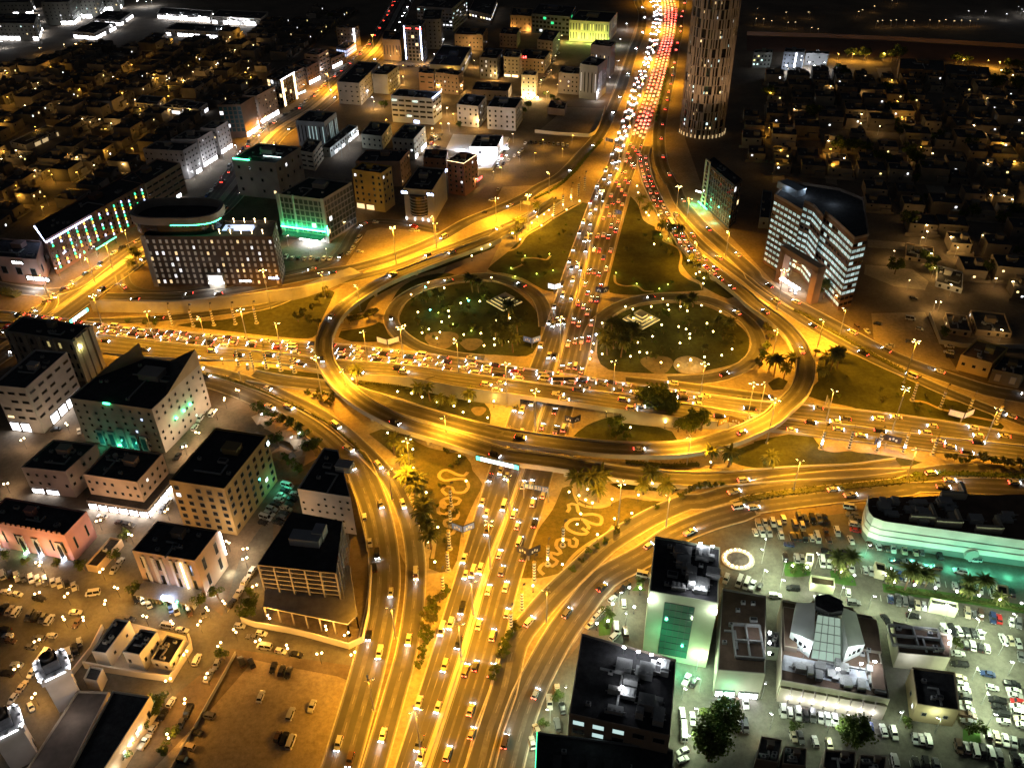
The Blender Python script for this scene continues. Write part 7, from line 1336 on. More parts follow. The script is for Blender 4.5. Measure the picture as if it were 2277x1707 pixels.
# ------------------------------------------------------------------ parked cars
PN = [0]
def prow(fr, x0, y0, x1, y1, n, hx, hy, where, kind=None, skip=.08, colr=None):
    for i in range(n):
        if n > 3 and CR.random() < skip: continue
        t = i/max(1, n-1); x, y = x0+(x1-x0)*t+CR.uniform(-4, 4), y0+(y1-y0)*t+CR.uniform(-5, 5)
        p, q = G1(fr, x, y, .03), G1(fr, x+hx, y+hy, .03); d = (q-p).normalized()
        if CR.random() < .4: d = -d
        if not free(p, 1.9): continue
        car(p, Vector((d.x, d.y, 0)), 'parked %s, %s along' % (where, ordw(i)) if n > 1 else 'parked '+where, 'parked cars', kind, colr, parts=PX(p)[1] > 780)
R_ = [('t32', 30, 1205, 150, 1195, 3, 10, 40, 'in the short top row of the mall car park'), ('t32', 205, 1220, 238, 1160, 2, 10, 40, 'beside the short top row of the mall car park'), ('t32', 5, 1275, 120, 1270, 3, 14, 40, 'in the second short row near the oval plaza'),
 ('t32', 365, 1155, 580, 1160, 5, 14, 40, 'in the upper amber row of the car park'), ('t32', 330, 1200, 392, 1225, 2, 12, 40, 'in a pair below the upper amber row'), ('t32', 218, 1298, 612, 1330, 9, 12, 40, 'in the long middle row of the amber car park'), ('t32', 585, 1275, 680, 1265, 2, 12, 40, 'above the long middle row'),
 ('t32', 780, 1068, 800, 1125, 2, 40, 6, 'at the round end of the green-lit mall'), ('t32', 825, 1165, 835, 1260, 3, 40, 8, 'in the stack left of the green-lit mall'), ('t32', 790, 1340, 842, 1360, 2, 18, 40, 'near the left corner of the green-lit mall'), ('t32', 945, 1375, 1050, 1385, 4, 14, 40, 'under the corner of the green-lit mall'),
 ('t32', 1085, 1400, 1365, 1435, 7, 10, 40, 'in the row along the green-lit mall'), ('t32', 1515, 1462, 1515, 1462, 1, 14, 40, 'before the steel entrance of the green-lit mall'), ('t32', 285, 1378, 285, 1378, 1, 40, 6, 'crosswise below the amber rows'), ('t32', 585, 1428, 730, 1450, 2, 40, 6, 'in line crosswise in mid car park'),
 ('t32', 1155, 1505, 1265, 1515, 2, 40, 5, 'crosswise in the green-lit lane'), ('t32', 1365, 1545, 1480, 1562, 2, 40, 5, 'crosswise, nearer half of the green-lit lane'), ('t32', 1685, 1592, 1685, 1592, 1, 40, 8, 'crosswise near the palm strip'), ('t32', 1805, 1503, 1805, 1503, 1, 40, 3, 'crosswise near the mall entrance'),
 ('t32', 255, 1475, 390, 1490, 4, 6, 40, 'in the row above the lit lawn'), ('t32', 555, 1525, 660, 1540, 3, 6, 40, 'right of the first booth'), ('t32', 745, 1555, 960, 1592, 5, 6, 40, 'in the row toward the second booth'),
 ('t33', 1140, 45, 1545, 112, 9, 8, 40, 'in the row above the palm strip'), ('t33', 1645, 135, 1895, 178, 6, 8, 40, 'in the right row above the palm strip'), ('t33', 2108, 190, 2158, 207, 2, 8, 40, 'right of the arched booth'), ('t33', 1065, 235, 1388, 302, 7, 5, 40, 'in the white row below the palm strip'),
 ('t33', 1695, 350, 2160, 442, 10, 5, 40, 'in the long row right of the dark kiosk'), ('t33', 1560, 492, 1852, 540, 6, 16, 36, 'in the slanted row beside the mall wing'), ('t33', 1730, 622, 1905, 652, 4, 5, 40, 'in the short row beside the small lawn'), ('t33', 2040, 580, 2165, 605, 3, 16, 36, 'slanted near the right edge'), ('t33', 2180, 715, 2180, 715, 1, 5, 40, 'alone at the right edge'),
 ('t33', 1665, 690, 1676, 776, 3, 40, 4, 'in the stack right of the mall wing'), ('t33', 1685, 890, 1752, 1252, 8, 40, 8, 'in the long stack beside the black-roofed block'), ('t33', 1912, 855, 2038, 1245, 8, 40, 8, 'in the middle stack of the right lot'), ('t33', 2095, 895, 2205, 1280, 9, 40, 8, 'in the rightmost stack of the right lot'),
 ('t33', 235, 1165, 662, 1238, 8, 4, 40, 'in the row under the mall panels'), ('t33', 778, 1260, 952, 1300, 3, 4, 40, 'at the right end under the mall panels'), ('t33', 1055, 1325, 1138, 1350, 2, 12, 40, 'near the round tree'), ('t33', 1310, 1390, 1422, 1402, 3, 8, 40, 'by the little hedge below the black roof'), ('t33', 1918, 1358, 2195, 1442, 5, 8, 40, 'by the square lawn'),
 ('t33', 1675, 1452, 2195, 1562, 9, 10, 40, 'in the lowest long row at the right'), ('t33', 322, 1368, 612, 1442, 6, 10, 40, 'in the row above the dark villas'), ('t33', 1150, 1572, 1490, 1602, 5, 8, 40, 'in the row at the bottom edge'), ('t33', 315, 160, 315, 160, 1, 40, 4, 'by the lit lawn kerb'), ('t33', 170, 215, 170, 215, 1, 40, 2, 'at the corner of the brown roof'), ('t33', 530, 235, 530, 235, 1, 40, 4, 'below the gatehouse'),
 ('t33', 815, 275, 815, 275, 1, 40, 4, 'in the bright lane by the mall'), ('t33', 1300, 378, 1300, 378, 1, 40, 6, 'in the lane right of the glass lantern'), ('t33', 765, 190, 765, 190, 1, 2, 40, 'beside the second lit lawn'), ('t33', 1075, 408, 1075, 408, 1, 26, 36, 'slantwise at the mall corner'),
 ('t23', 1040, 92, 705, 455, 8, 26, -22, 'in the line along the south-east service road'), ('t23', 925, 472, 925, 472, 1, 2, 40, 'in the hotel forecourt, left'), ('t23', 995, 512, 995, 512, 1, 6, 40, 'in the hotel forecourt, right'), ('t23', 912, 548, 912, 548, 1, 26, -24, 'at the corner of the black slab'), ('t23', 982, 278, 982, 278, 1, 2, 40, 'by the round forecourt'),
 ('t23', 437, 988, 375, 1088, 2, 3, 40, 'by the small palms left of the black slab'), ('t23', 478, 1140, 442, 1270, 2, 8, 40, 'left of the black slab'), ('t23', 275, 1312, 275, 1312, 1, 16, 34, 'at the tip of the ribbed roof'), ('t23', 235, 1420, 235, 1420, 1, 8, 40, 'left of the ribbed roof'), ('t23', 1495, 912, 1558, 926, 2, -16, 36, 'right of the black slab'),
 ('t23', 1460, 1190, 1545, 1222, 2, 4, 40, 'in the lane right of the black slab'), ('t23', 1465, 1495, 1468, 1562, 2, 40, -18, 'near the big tree trunk'), ('t23', 1780, 1082, 2045, 1102, 5, 6, 40, 'before the white-lit annex shops'), ('t23', 1820, 85, 2095, 142, 6, 14, -36, 'in the row below the oval plaza'), ('t23', 1925, 1280, 2082, 1300, 4, 6, 40, 'in the short row right of the big tree'),
 ('t03', 30, 330, 405, 415, 8, 22, -34, 'in the slanted row of the lower left car park'), ('t03', 55, 188, 330, 246, 4, 40, 8, 'nose to tail by the first lamp row'), ('t03', 25, 42, 612, 138, 11, 8, 40, 'in the top row of the lower left car park'), ('t03', 40, 500, 95, 592, 3, 40, 6, 'in the left stack of the lower left lot'), ('t03', 320, 570, 235, 675, 4, 40, 6, 'in the middle stack of the lower left lot'),
 ('t03', 430, 547, 430, 547, 1, 40, 6, 'alone near the kerb circle'), ('t03', 640, 440, 640, 440, 1, 24, -30, 'between two globe lamps'), ('t03', 625, 352, 625, 352, 1, 40, 0, 'crosswise in the lower left lot'), ('t03', 655, 592, 625, 660, 2, 8, 40, 'by the white terrace kerb'), ('t03', 140, 785, 62, 860, 3, 40, 6, 'in the lower stack near the minaret'), ('t03', 265, 855, 35, 1165, 4, 26, -36, 'in line along the minaret lane'), ('t03', 265, 1132, 265, 1132, 1, 18, 36, 'beside the front minaret'),
 ('t03', 1115, 242, 1225, 282, 3, 12, 40, 'before the lit pergola, left group'), ('t03', 1405, 327, 1447, 332, 2, 8, 40, 'before the lit pergola, middle pair'), ('t03', 1557, 350, 1672, 362, 2, 12, 40, 'before the lit pergola, right pair'), ('t03', 1497, 500, 1497, 500, 1, 40, 8, 'by the lamp below the pergola'), ('t03', 1070, 408, 1070, 408, 1, 40, 8, 'behind the left white house'), ('t03', 1905, 280, 2062, 28, 4, 24, -36, 'along the lane right of the pergola'),
 ('t03', 1970, 465, 2175, 640, 3, 40, 6, 'along the white boundary wall lane'), ('t03', 1615, 748, 1775, 780, 2, 16, -36, 'beside the lane to the mosque'), ('t03', 1715, 876, 1715, 876, 1, 18, -36, 'on the lane edge by the dirt lot'), ('t03', 1410, 1087, 1265, 1300, 3, 20, -34, 'under the trees by the mosque wall'), ('t03', 1540, 1167, 1490, 1265, 2, 16, -36, 'on the far side of the mosque lane'), ('t03', 1190, 1415, 1190, 1415, 1, 22, -34, 'at the lower mosque wall'),
 ('t03', 1985, 757, 2065, 767, 2, 16, 36, 'at the top of the dirt lot'), ('t03', 2140, 1042, 2182, 1046, 2, 14, -38, 'as a pair in the dirt lot'), ('t03', 1610, 1342, 1545, 1455, 2, 40, 10, 'at the left edge of the dirt lot'), ('t03', 1515, 1566, 1515, 1566, 1, 40, 10, 'at the bottom of the dirt lot'), ('t03', 1710, 1202, 1710, 1202, 1, 40, 8, 'alone on the dirt by the lane'),
 ('t13', 100, 642, 372, 702, 3, 40, 10, 'along the lane under the white wall'), ('t13', 85, 527, 85, 527, 1, 40, 8, 'against the white boundary wall'), ('t13', 180, 812, 305, 846, 3, 12, -36, 'in the trio on the dirt lot'), ('t13', 72, 1047, 115, 1051, 2, 14, -38, 'as the middle pair of the dirt lot'), ('t13', 320, 1192, 320, 1192, 1, 14, -38, 'alone in the dirt lot centre'), ('t13', 495, 1127, 495, 1127, 1, 14, -38, 'alone at the right of the dirt lot'), ('t13', 215, 1367, 325, 1417, 3, 14, -38, 'in the lower trio of the dirt lot'),
 ('t02', 1460, 648, 1690, 258, 6, 24, -32, 'in line between the pale and brown blocks'), ('t02', 650, 452, 650, 452, 1, 6, 40, 'beside the pale building with teal bays'), ('t02', 462, 432, 462, 432, 1, 40, -6, 'behind the stepped-roof block'), ('t02', 840, 1147, 1065, 1217, 4, 40, 8, 'before the bright shop row'), ('t02', 1330, 1086, 1382, 1022, 2, 24, -32, 'by the white-lit shop corner'), ('t02', 985, 1512, 950, 1572, 2, 24, -30, 'beside the long annex'),
 ('t12', 295, 890, 95, 1195, 9, 34, 10, 'in the dark row behind the brown block'), ('t12', 355, 960, 215, 1195, 7, 34, 10, 'in the dark row beside the wedge block'), ('t12', 925, 1150, 1008, 1560, 3, 4, 40, 'at the kerb by the wedge block wall'),
 ('t11', 890, 410, 865, 437, 2, 22, -24, 'by the sand lot, upper pair'), ('t11', 825, 497, 795, 537, 2, 22, -24, 'by the sand lot, lower pair'), ('t11', 885, 520, 885, 520, 1, 40, 4, 'on the sand lot'), ('t11', 1015, 282, 1015, 282, 1, 40, 4, 'above the sand lot'), ('t11', 1310, 345, 1345, 347, 2, 40, 4, 'at the top edge of the sand lot'), ('t11', 280, 570, 640, 585, 8, 20, -30, 'in the green hotel forecourt'), ('t11', 40, 762, 40, 762, 1, 40, 6, 'before the curved hotel'),
 ('z1', 720, 100, 1225, 132, 10, 10, 36, 'in the row by the walled plot'), ('z1', 375, 407, 640, 215, 5, 20, -34, 'along the clinic street'), ('z1', 375, 680, 375, 680, 1, 20, -30, 'on the sand beside the red building'), ('z1', 300, 815, 300, 815, 1, 40, 6, 'on the sand near the yellow gantry'), ('z1', 205, 960, 205, 960, 1, 40, 4, 'at the edge of the dark strip'),
 ('t31', 1300, 905, 1300, 905, 1, 40, 2, 'in the lit alley by the villas'), ('t31', 1010, 1107, 1350, 1157, 2, 40, 8, 'on the amber dirt lot'), ('t31', 1280, 1067, 1280, 1067, 1, 40, 6, 'at the top of the amber dirt lot'), ('t31', 1112, 1287, 1270, 1257, 2, 40, 8, 'at the foot of the amber dirt lot'), ('t31', 1595, 1345, 1606, 1382, 2, 40, 6, 'beside the sand-coloured house'), ('t31', 840, 1140, 925, 1168, 3, 26, 26, 'in the cluster by the villa road'), ('t31', 1600, 1295, 1600, 1295, 1, 40, 4, 'under the villa wall'), ('t31', 295, 838, 338, 852, 2, 8, 36, 'in the office portal'),
 ('t10', 1480, 1110, 1545, 1112, 3, 20, -20, 'in the top row beside the pale pair'), ('t10', 1475, 1145, 1540, 1148, 3, 20, -20, 'in the second row beside the pale pair'), ('t10', 1475, 1180, 1530, 1215, 3, 20, -20, 'in the third row beside the pale pair'), ('t10', 2090, 1200, 1990, 1400, 6, 20, -30, 'along the clinic wall'), ('t10', 1290, 548, 1440, 552, 6, 20, -20, 'below the tower with light lines'), ('t20', 300, 690, 370, 600, 5, 20, -20, 'in the bright lane left of the highway'), ('t20', 400, 520, 450, 440, 4, 20, -20, 'at the top of the bright lane'), ('t20', 180, 1180, 130, 1290, 3, 20, -24, 'on the dark lot west of the highway')]
for r in R_: prow(*r)
prow('t33', 1950, 180, 1950, 180, 1, 8, 40, 'left of the arched booth', 'minibus'); prow('t03', 362, 725, 362, 725, 1, 24, -34, 'beside the rear minaret', 'minibus'); prow('t03', 577, 705, 577, 705, 1, 8, 40, 'by the long terrace gutter', 'delivery_van')
prow('t03', 765, 195, 765, 195, 1, 40, -6, 'at the top of the lower left lot', 'delivery_van'); prow('t03', 1375, 462, 1375, 462, 1, 40, 8, 'beside the lamp below the pergola', 'delivery_van'); prow('t23', 1472, 1330, 1472, 1330, 1, 2, 40, 'under the green-lit corner', 'minibus'); prow('t23', 1152, 46, 1152, 46, 1, 40, 8, 'by the forecourt palm', 'delivery_van')
prow('t02', 1745, 300, 1745, 300, 1, 20, -30, 'behind the pale building with teal bays', 'delivery_van'); prow('t13', 245, 840, 245, 840, 1, 12, -36, 'inside the dirt lot trio', 'delivery_van')
for q, dr, w in ((('t21', 1375, 300), ('t21', 1395, 330), 'in the jam beside the curving garden path'), (('t31', 60, 965), ('t31', 100, 990), 'on the flyover in front of the lit office block')):
    a, b_ = G1(*q, z=.1), G1(*dr, z=.1); car(a, (b_-a).normalized(), w, 'buses', 'bus', ('white', (.8, .78, .74), 1), 'on')
a = G1('t22', 490, 30, 6.7); car(a, Vector((-1, .08, 0)), 'in the jam on top of the bridge', 'buses', 'bus', ('beige', (.6, .5, .36), 1), 'on')
# ------------------------------------------------------------------ plants
def leafmat(name, a, b_):
    m = mat(name, a, .9, col2=b_, scale=.9, detail=2, spec=.15); return m
M_LEAF = leafmat('leaves', (.095, .125, .03), (.045, .065, .016)); M_LEAF2 = leafmat('pale_leaves', (.12, .12, .045), (.05, .055, .02)); M_PALM = leafmat('palm_leaves', (.15, .16, .05), (.07, .08, .025)); M_TRUNK = mat('bark', (.16, .11, .07), .95, noise=.3, scale=3)
def leafball(m, c, R, n, size, rn, flat=.75):
    for _ in range(n):
        while True:
            v = Vector((rn.uniform(-1, 1), rn.uniform(-1, 1), rn.uniform(-1, 1)))
            if .25 < v.length < 1: break
        p = Vector(c)+Vector((v.x*R, v.y*R, v.z*R*flat)); q = Vector((rn.uniform(-1, 1), rn.uniform(-1, 1), rn.uniform(-.3, 1))).normalized(); a = q.orthogonal().normalized()*size*rn.uniform(.6, 1.3); b_ = q.cross(a).normalized()*size*rn.uniform(.4, .9)
        m.face([p-a, p-b_*.6, p+a, p+b_])
def tree_meshes(k, H, R, clumps, n, size, m_):
    rn = random.Random(k); t = MB(); t.tube((0, 0, -.1), (0, 0, H*.42), R*.09, R*.055, k=7)
    for i in range(4):
        a = i*1.57+rn.random(); t.tube((0, 0, H*.34), (R*.5*math.cos(a), R*.5*math.sin(a), H*.66), R*.045, R*.015, k=5)
    c = MB()
    for i in range(clumps):
        a = rn.uniform(0, 6.28); r = R*math.sqrt(rn.random())*.72; leafball(c, (r*math.cos(a), r*math.sin(a), H*rn.uniform(.5, .88)), R*rn.uniform(.3, .48), n, size, rn)
    return t.mesh('trunk', [M_TRUNK]), c.mesh('crown', [m_])
TM = [tree_meshes(1, 9, 4.6, 11, 62, .55, M_LEAF), tree_meshes(2, 7, 3.6, 9, 60, .5, M_LEAF), tree_meshes(3, 11, 5.6, 14, 66, .6, M_LEAF), tree_meshes(4, 6, 3.0, 8, 50, .5, M_LEAF2)]
BM = [tree_meshes(11, 2.2, 1.3, 5, 34, .32, M_LEAF), tree_meshes(12, 2.8, 1.5, 6, 34, .34, M_LEAF2)]
def palm_meshes(k, H):
    rn = random.Random(k); t = MB(); x = 0
    for i in range(6): t.tube((x, 0, H*i/6-.05), (x+.12, 0, H*(i+1)/6), .34-.02*i, .32-.02*i, k=7); x += .12
    c = MB()
    for i in range(34):
        a = 6.283*i/34*1.0+rn.uniform(-.12, .12); el = rn.choice((1.1, .75, .45, .15, -.1)); L = rn.uniform(3.4, 4.4); P = []
        for s in range(6):
            u = s/5; e = el-u*1.35; P.append((P[-1]+Vector((math.cos(a)*math.cos(e), math.sin(a)*math.cos(e), math.sin(e)))*L/5) if P else Vector((x, 0, H)))
        n = Vector((-math.sin(a), math.cos(a), 0))
        for s in range(5):
            w0, w1 = (.12, .42, .5, .42, .26, .04)[s], (.12, .42, .5, .42, .26, .04)[s+1]; dz = Vector((0, 0, -.16))
            c.face([P[s], P[s+1], P[s+1]+n*w1+dz, P[s]+n*w0+dz]); c.face([P[s]-n*w0+dz, P[s+1]-n*w1+dz, P[s+1], P[s]])
    return t.mesh('trunk', [M_TRUNK]), c.mesh('crown', [M_PALM])
PM = [palm_meshes(31, 6.0), palm_meshes(32, 7.5), palm_meshes(33, 4.5)]
def plant(name, cat, meshes, fr, pts, where, group, kind, smin=.8, smax=1.2):
    pts = sorted(pts)
    for i, (x, y) in enumerate(pts):
        o = thing(name, '%s %s, %s from the left' % (kind, where, ordw(i)) if len(pts) > 1 else '%s %s' % (kind, where), cat, G1(fr, x, y, .02), random.random()*6.28, group); s = random.uniform(smin, smax); o.scale = (s, s, s*random.uniform(.9, 1.15))
        t, c = random.choice(meshes); link('trunk', t, o); link('crown', c, o)
def palms(fr, pts, where, **k): plant('date_palm', 'palm', PM, fr, pts, where, 'date palms', 'feathery date palm', **k)
def trees(fr, pts, where, ms=None, **k): plant('broad_tree', 'tree', ms or TM[:3], fr, pts, where, 'leafy trees', 'leafy tree', **k)
def bushes(fr, pts, where, **k): plant('round_bush', 'bush', BM, fr, pts, where, 'clipped bushes', 'small dark bush', **k)
palms('t12', [(1170, 630), (1240, 685), (1255, 770), (1300, 890), (1370, 940), (1340, 1010), (1410, 1140), (1440, 1290), (1470, 1400), (1400, 1220), (1290, 930)], 'on the lawn southwest of the highway', smin=1.1, smax=1.5)
palms('t12', [(1540, 220), (1640, 230), (1380, 150), (1460, 190), (1780, 190), (870, 60)], 'in the bed between road and flyover')
palms('t22', [(700, 950), (780, 1020), (800, 890), (1150, 950), (1215, 900), (1300, 950), (620, 960), (760, 940)], 'by the path below the flyover', smin=1.1, smax=1.5)
palms('t22', [(1700, 740), (1845, 725), (2165, 725)], 'beyond the flyover, lit from below', smin=1.1, smax=1.4)
palms('t11', [(2090, 1230), (2040, 1140), (2100, 1100), (2140, 1340), (2000, 1250), (2180, 1190), (2180, 1280), (2050, 1290), (1430, 930), (1540, 930), (1810, 850), (1860, 850), (2110, 1180), (2020, 1190)], 'in the west loop garden', smin=.9, smax=1.3)
palms('t21', [(880, 1210), (960, 1240), (1040, 1260), (900, 1310), (1000, 1340), (960, 1380), (1090, 1300), (850, 1360), (820, 1250), (1440, 990), (1500, 1000), (1550, 970), (1840, 1150), (920, 1260), (1010, 1240)], 'in the east loop garden', smin=.9, smax=1.3)
palms('t21', [(1160, 190), (1190, 220), (1350, 400), (1420, 430), (1530, 600), (1590, 710), (1650, 760), (1110, 150), (1290, 340)], 'along the east lawn path')
palms('t31', [(300, 1490), (160, 1540), (620, 1490), (560, 1540), (680, 1470), (120, 1480), (240, 1560), (590, 1440)], 'beside the east bend of the flyover', smin=1.0, smax=1.4)
palms('z1', [(850, 1010), (545, 1250), (640, 1180), (690, 1150), (600, 1290)], 'at the head of the west lawn')
palms('t33', [(700, 50), (740, 20), (1090, 110), (1310, 120), (1400, 140), (1710, 170), (1830, 190), (1980, 290), (1750, 230), (1230, 170), (660, 20)], 'in the lit palm strip')
palms('t01', [(1100, 650), (1125, 625), (1155, 610)], 'before the curved hotel')
palms('t31', [(530, 880), (560, 900), (500, 870)], 'beside the lit office block')
trees('t22', [(1190, 270), (1250, 300), (1320, 350), (1370, 330), (1260, 240), (1150, 240)], 'at the big clump below the bridge', smin=1.1, smax=1.5)
trees('t22', [(1430, 440), (1500, 450), (1570, 450), (1620, 430), (1540, 420)], 'in the right clump below the bridge')
trees('t22', [(950, 400), (980, 470), (1010, 520), (920, 500), (870, 420)], 'in the garden below the bridge', ms=TM[1:2], smin=.6, smax=.8)
trees('t23', [(1720, 1250), (1800, 1340), (1700, 1420), (1650, 1500), (1750, 1480), (1830, 1260), (1780, 1160), (1600, 1440), (1680, 1560)], 'in the dark clump at the bottom', smin=.75, smax=1.15)
trees('t33', [(780, 1380), (830, 1420), (860, 1360), (760, 1440)], 'in the round dark clump by the villas', smin=.7, smax=1.0)
trees('t11', [(430, 1060), (500, 1000), (560, 940), (480, 1110), (540, 1130), (380, 1090), (620, 880), (1000, 1040), (960, 1070), (800, 1110), (850, 1080), (760, 1080)], 'in the scrub by the west bend', ms=TM[3:], smin=.6, smax=1.0)
trees('t31', [(100, 1180), (120, 1250), (90, 1330), (640, 1370), (700, 1390), (500, 1370), (60, 1420), (40, 1470)], 'by the east bend', ms=TM[3:]+TM[1:2], smin=.7, smax=1.0)
trees('t03', [(1290, 1150), (1270, 1200), (1340, 1130), (1200, 1290), (1110, 1440), (1430, 1370), (1840, 740), (1370, 1500), (1040, 1580)], 'along the mosque lane', ms=TM[1:2], smin=.6, smax=.9)
trees('t03', [(2060, 230), (2100, 300), (2040, 330), (2000, 390), (2070, 380), (1110, 200), (1790, 230), (1640, 300)], 'near the lit pergola', ms=TM[1:2], smin=.6, smax=.9)
trees('t02', [(60, 1500), (230, 1540), (480, 1560), (650, 1570), (690, 1580), (1040, 1340), (950, 1500)], 'before the pink building', ms=TM[1:2], smin=.5, smax=.75)
trees('t12', [(60, 300), (120, 340), (190, 350), (250, 390), (320, 420), (390, 450), (440, 520), (500, 560), (540, 600), (470, 640), (160, 420), (210, 560), (330, 730), (280, 690), (380, 790), (440, 610)], 'around the cafe canopies', ms=TM[1:2], smin=.6, smax=.95)
trees('t31', [(1390, 600), (1430, 640), (1480, 620), (1440, 700), (1240, 320), (1400, 100), (1330, 150), (1500, 160), (1700, 250), (1780, 240), (2030, 300), (2120, 240), (1150, 700), (1900, 700), (2150, 560), (1540, 1230)], 'among the nearer right villas', ms=TM[1:3], smin=.7, smax=1.1)
trees('t30', [(760, 470), (800, 480), (900, 500), (1050, 500), (1120, 500), (1170, 510), (1650, 530), (1750, 530), (2080, 580), (2150, 590), (690, 620), (730, 650), (1060, 780), (1090, 950), (1150, 1060), (1200, 1140), (700, 1260), (800, 1260), (900, 1270), (1260, 1290), (1300, 1380), (1350, 1450), (450, 950), (470, 990), (1280, 850), (1240, 800), (1450, 1180), (1520, 1160), (1750, 1230), (2050, 640), (2110, 700), (2150, 780), (100, 820), (160, 790), (1950, 760), (1320, 1500), (1000, 1330), (1080, 1360), (900, 1400)], 'of the right quarter', ms=TM[1:3], smin=.9, smax=1.5)
trees('t23', [(1110, 150), (830, 380), (870, 420), (840, 480), (460, 1050), (430, 1080), (330, 1290)], 'by the hotel forecourt', ms=TM[1:2], smin=.5, smax=.7)
trees('t33', [(310, 30), (400, 20), (1650, 640), (1760, 1350), (1840, 1330), (330, 1320), (1240, 1290)], 'in the right car park', ms=TM[1:2], smin=.5, smax=.7)
trees('t20', [(350, 800), (400, 830), (430, 860), (130, 860), (170, 940), (200, 900)], 'by the walled plot', ms=TM[1:2], smin=.8, smax=1.1)
trees('t10', [(1060, 880), (1090, 890), (1700, 1060), (650, 170), (720, 330), (400, 250)], 'among the upper blocks', ms=TM[1:2], smin=.8, smax=1.1)
bushes('z3', [(1275, 615), (1330, 640), (1360, 600), (1410, 610), (1450, 620), (1380, 665), (1400, 690), (1440, 705), (1475, 730), (1505, 645), (1470, 675), (1510, 695), (1250, 600)], 'on the sand by the flyover bend')
bushes('t13', [(1600, 210), (1570, 240), (1540, 265), (1500, 280), (1460, 300), (1440, 340), (1480, 350), (1520, 340), (1430, 410), (1460, 430), (1420, 490), (1450, 510), (1490, 440), (1410, 570), (1440, 600), (1400, 670), (1395, 730), (1370, 800), (1590, 190), (1500, 390), (1470, 560)], 'on the verge left of the highway', smin=1.1, smax=1.6)
bushes('t13', [(2110, 560), (2080, 600), (2060, 640), (2050, 690), (2040, 740), (2120, 530), (2170, 500), (2000, 840), (1980, 900), (2090, 650), (2075, 700), (2140, 480)], 'on the verge right of the highway', smin=1.1, smax=1.6)
bushes('t32', [(1580, 670), (1640, 680), (1690, 700), (1735, 700), (1770, 675), (1850, 680), (1880, 690), (1945, 700), (1990, 710), (2050, 725), (2110, 730), (2175, 735)], 'beyond the striped columns', smin=1.0, smax=1.8)
bushes('t01', [(1050, 1100), (1220, 1095), (1270, 1095), (1275, 1118), (1315, 1080), (1200, 1126)], 'below the retaining wall', smin=1.2, smax=1.7)
bushes('t22', [(1440, 980), (1480, 960), (1520, 945), (1560, 930), (1610, 915), (1650, 910), (1690, 905), (1735, 900), (1780, 890), (1460, 1000), (1250, 1080), (1010, 1200), (920, 1290), (840, 1350), (760, 1400), (690, 1440), (640, 1520), (560, 1590), (830, 1370)], 'along the south-east slip road', smin=.9, smax=1.4)
_rb = random.Random(8)
def scatter(fr, poly, n):
    P = [(poly[i], poly[i+1]) for i in range(0, len(poly), 2)]; xs = [p[0] for p in P]; ys = [p[1] for p in P]; out = []
    while len(out) < n:
        q = (_rb.uniform(min(xs), max(xs)), _rb.uniform(min(ys), max(ys)))
        if poly_in(q, P): out.append(q)
    return out
bushes('t11', scatter('t11', [1300, 900, 1450, 840, 1950, 780, 2200, 900, 2300, 1150, 2200, 1300, 1700, 1320, 1300, 1170], 28), 'in the west loop garden', smin=.7, smax=1.5)
bushes('t21', scatter('t21', [850, 1130, 1100, 980, 1600, 970, 1950, 1180, 1960, 1350, 1500, 1490, 900, 1460, 790, 1350], 28), 'in the east loop garden', smin=.7, smax=1.5)
trees('t11', scatter('t11', [1320, 920, 1450, 860, 1900, 800, 2150, 900, 2000, 1000, 1500, 1000], 8), 'in the upper west loop', ms=TM[3:], smin=.5, smax=.8)
trees('t21', scatter('t21', [1250, 1010, 1600, 990, 1900, 1180, 1900, 1350, 1600, 1350, 1500, 1100], 10), 'in the right of the east loop', ms=TM[3:], smin=.5, smax=.8)
bushes('t21', scatter('t21', [660, 140, 600, 380, 450, 800, 100, 680, 60, 540, 300, 340], 12), 'on the west lawn', smin=.6, smax=1.2)
bushes('t21', scatter('t21', [1050, 150, 1250, 350, 1420, 560, 1440, 780, 1000, 830, 880, 760], 14), 'on the east lawn', smin=.6, smax=1.2)
bushes('t12', scatter('t12', [1500, 600, 1740, 660, 1820, 950, 1680, 1400, 1560, 1400, 1450, 1000], 12), 'on the lawn southwest of the highway', smin=.6, smax=1.1)
bushes('t32', scatter('t32', [560, 30, 800, -60, 1600, 200, 1900, 380, 1000, 270, 600, 160], 14), 'on the lawn near the villa road', smin=.5, smax=1.1)
def hedge(label, fr, xy, w=2.4, h=1.1, dens=2.6):
    P = smooth(G(fr, *xy, z=.05), 3); S = path_len(P); rn = random.Random(len(label)); m = MB(); m.wall(P, h*.55, w*.6); n = int(S[-1]*dens*w)
    for _ in range(n):
        p, d = at_len(P, S, rn.uniform(0, S[-1])); q = p+Vector((-d.y, d.x, 0))*rn.uniform(-w/2, w/2); leafball(m, (q.x, q.y, rn.uniform(.3, h)), .5, 1, .5, rn)
    tag(m.build('hedge', rn.choice((M_LEAF, M_LEAF2))), label, 'hedge')
hedge('long hedge strip above the lower right car park road', 'z5', [380, 1392, 650, 1335, 900, 1300, 1300, 1258, 1600, 1232, 2211, 1165], 4.5)
hedge('continuing hedge strip near the right edge, above the green-lit mall', 't32', [1300, 800, 1600, 790, 2212, 810], 4.0)
hedge('hedge strip between the two villa roads', 't31', [330, 995, 480, 1070, 620, 1160, 900, 1320, 1150, 1460, 1350, 1560], 3.2)
hedge('thin shrub strip between highway and service road, upper left', 'z1', [1650, 60, 1480, 250, 1280, 480, 1080, 650, 820, 790], 3.0)
hedge('shrub strip between jam and service road, upper right', 't20', [1340, 560, 1310, 700, 1280, 850, 1245, 1000], 3.0)
hedge('narrow fence of dark shrubs along the lower left ramp median', 'z3', [250, 395, 500, 470, 760, 560, 1000, 660, 1220, 760], 1.4)
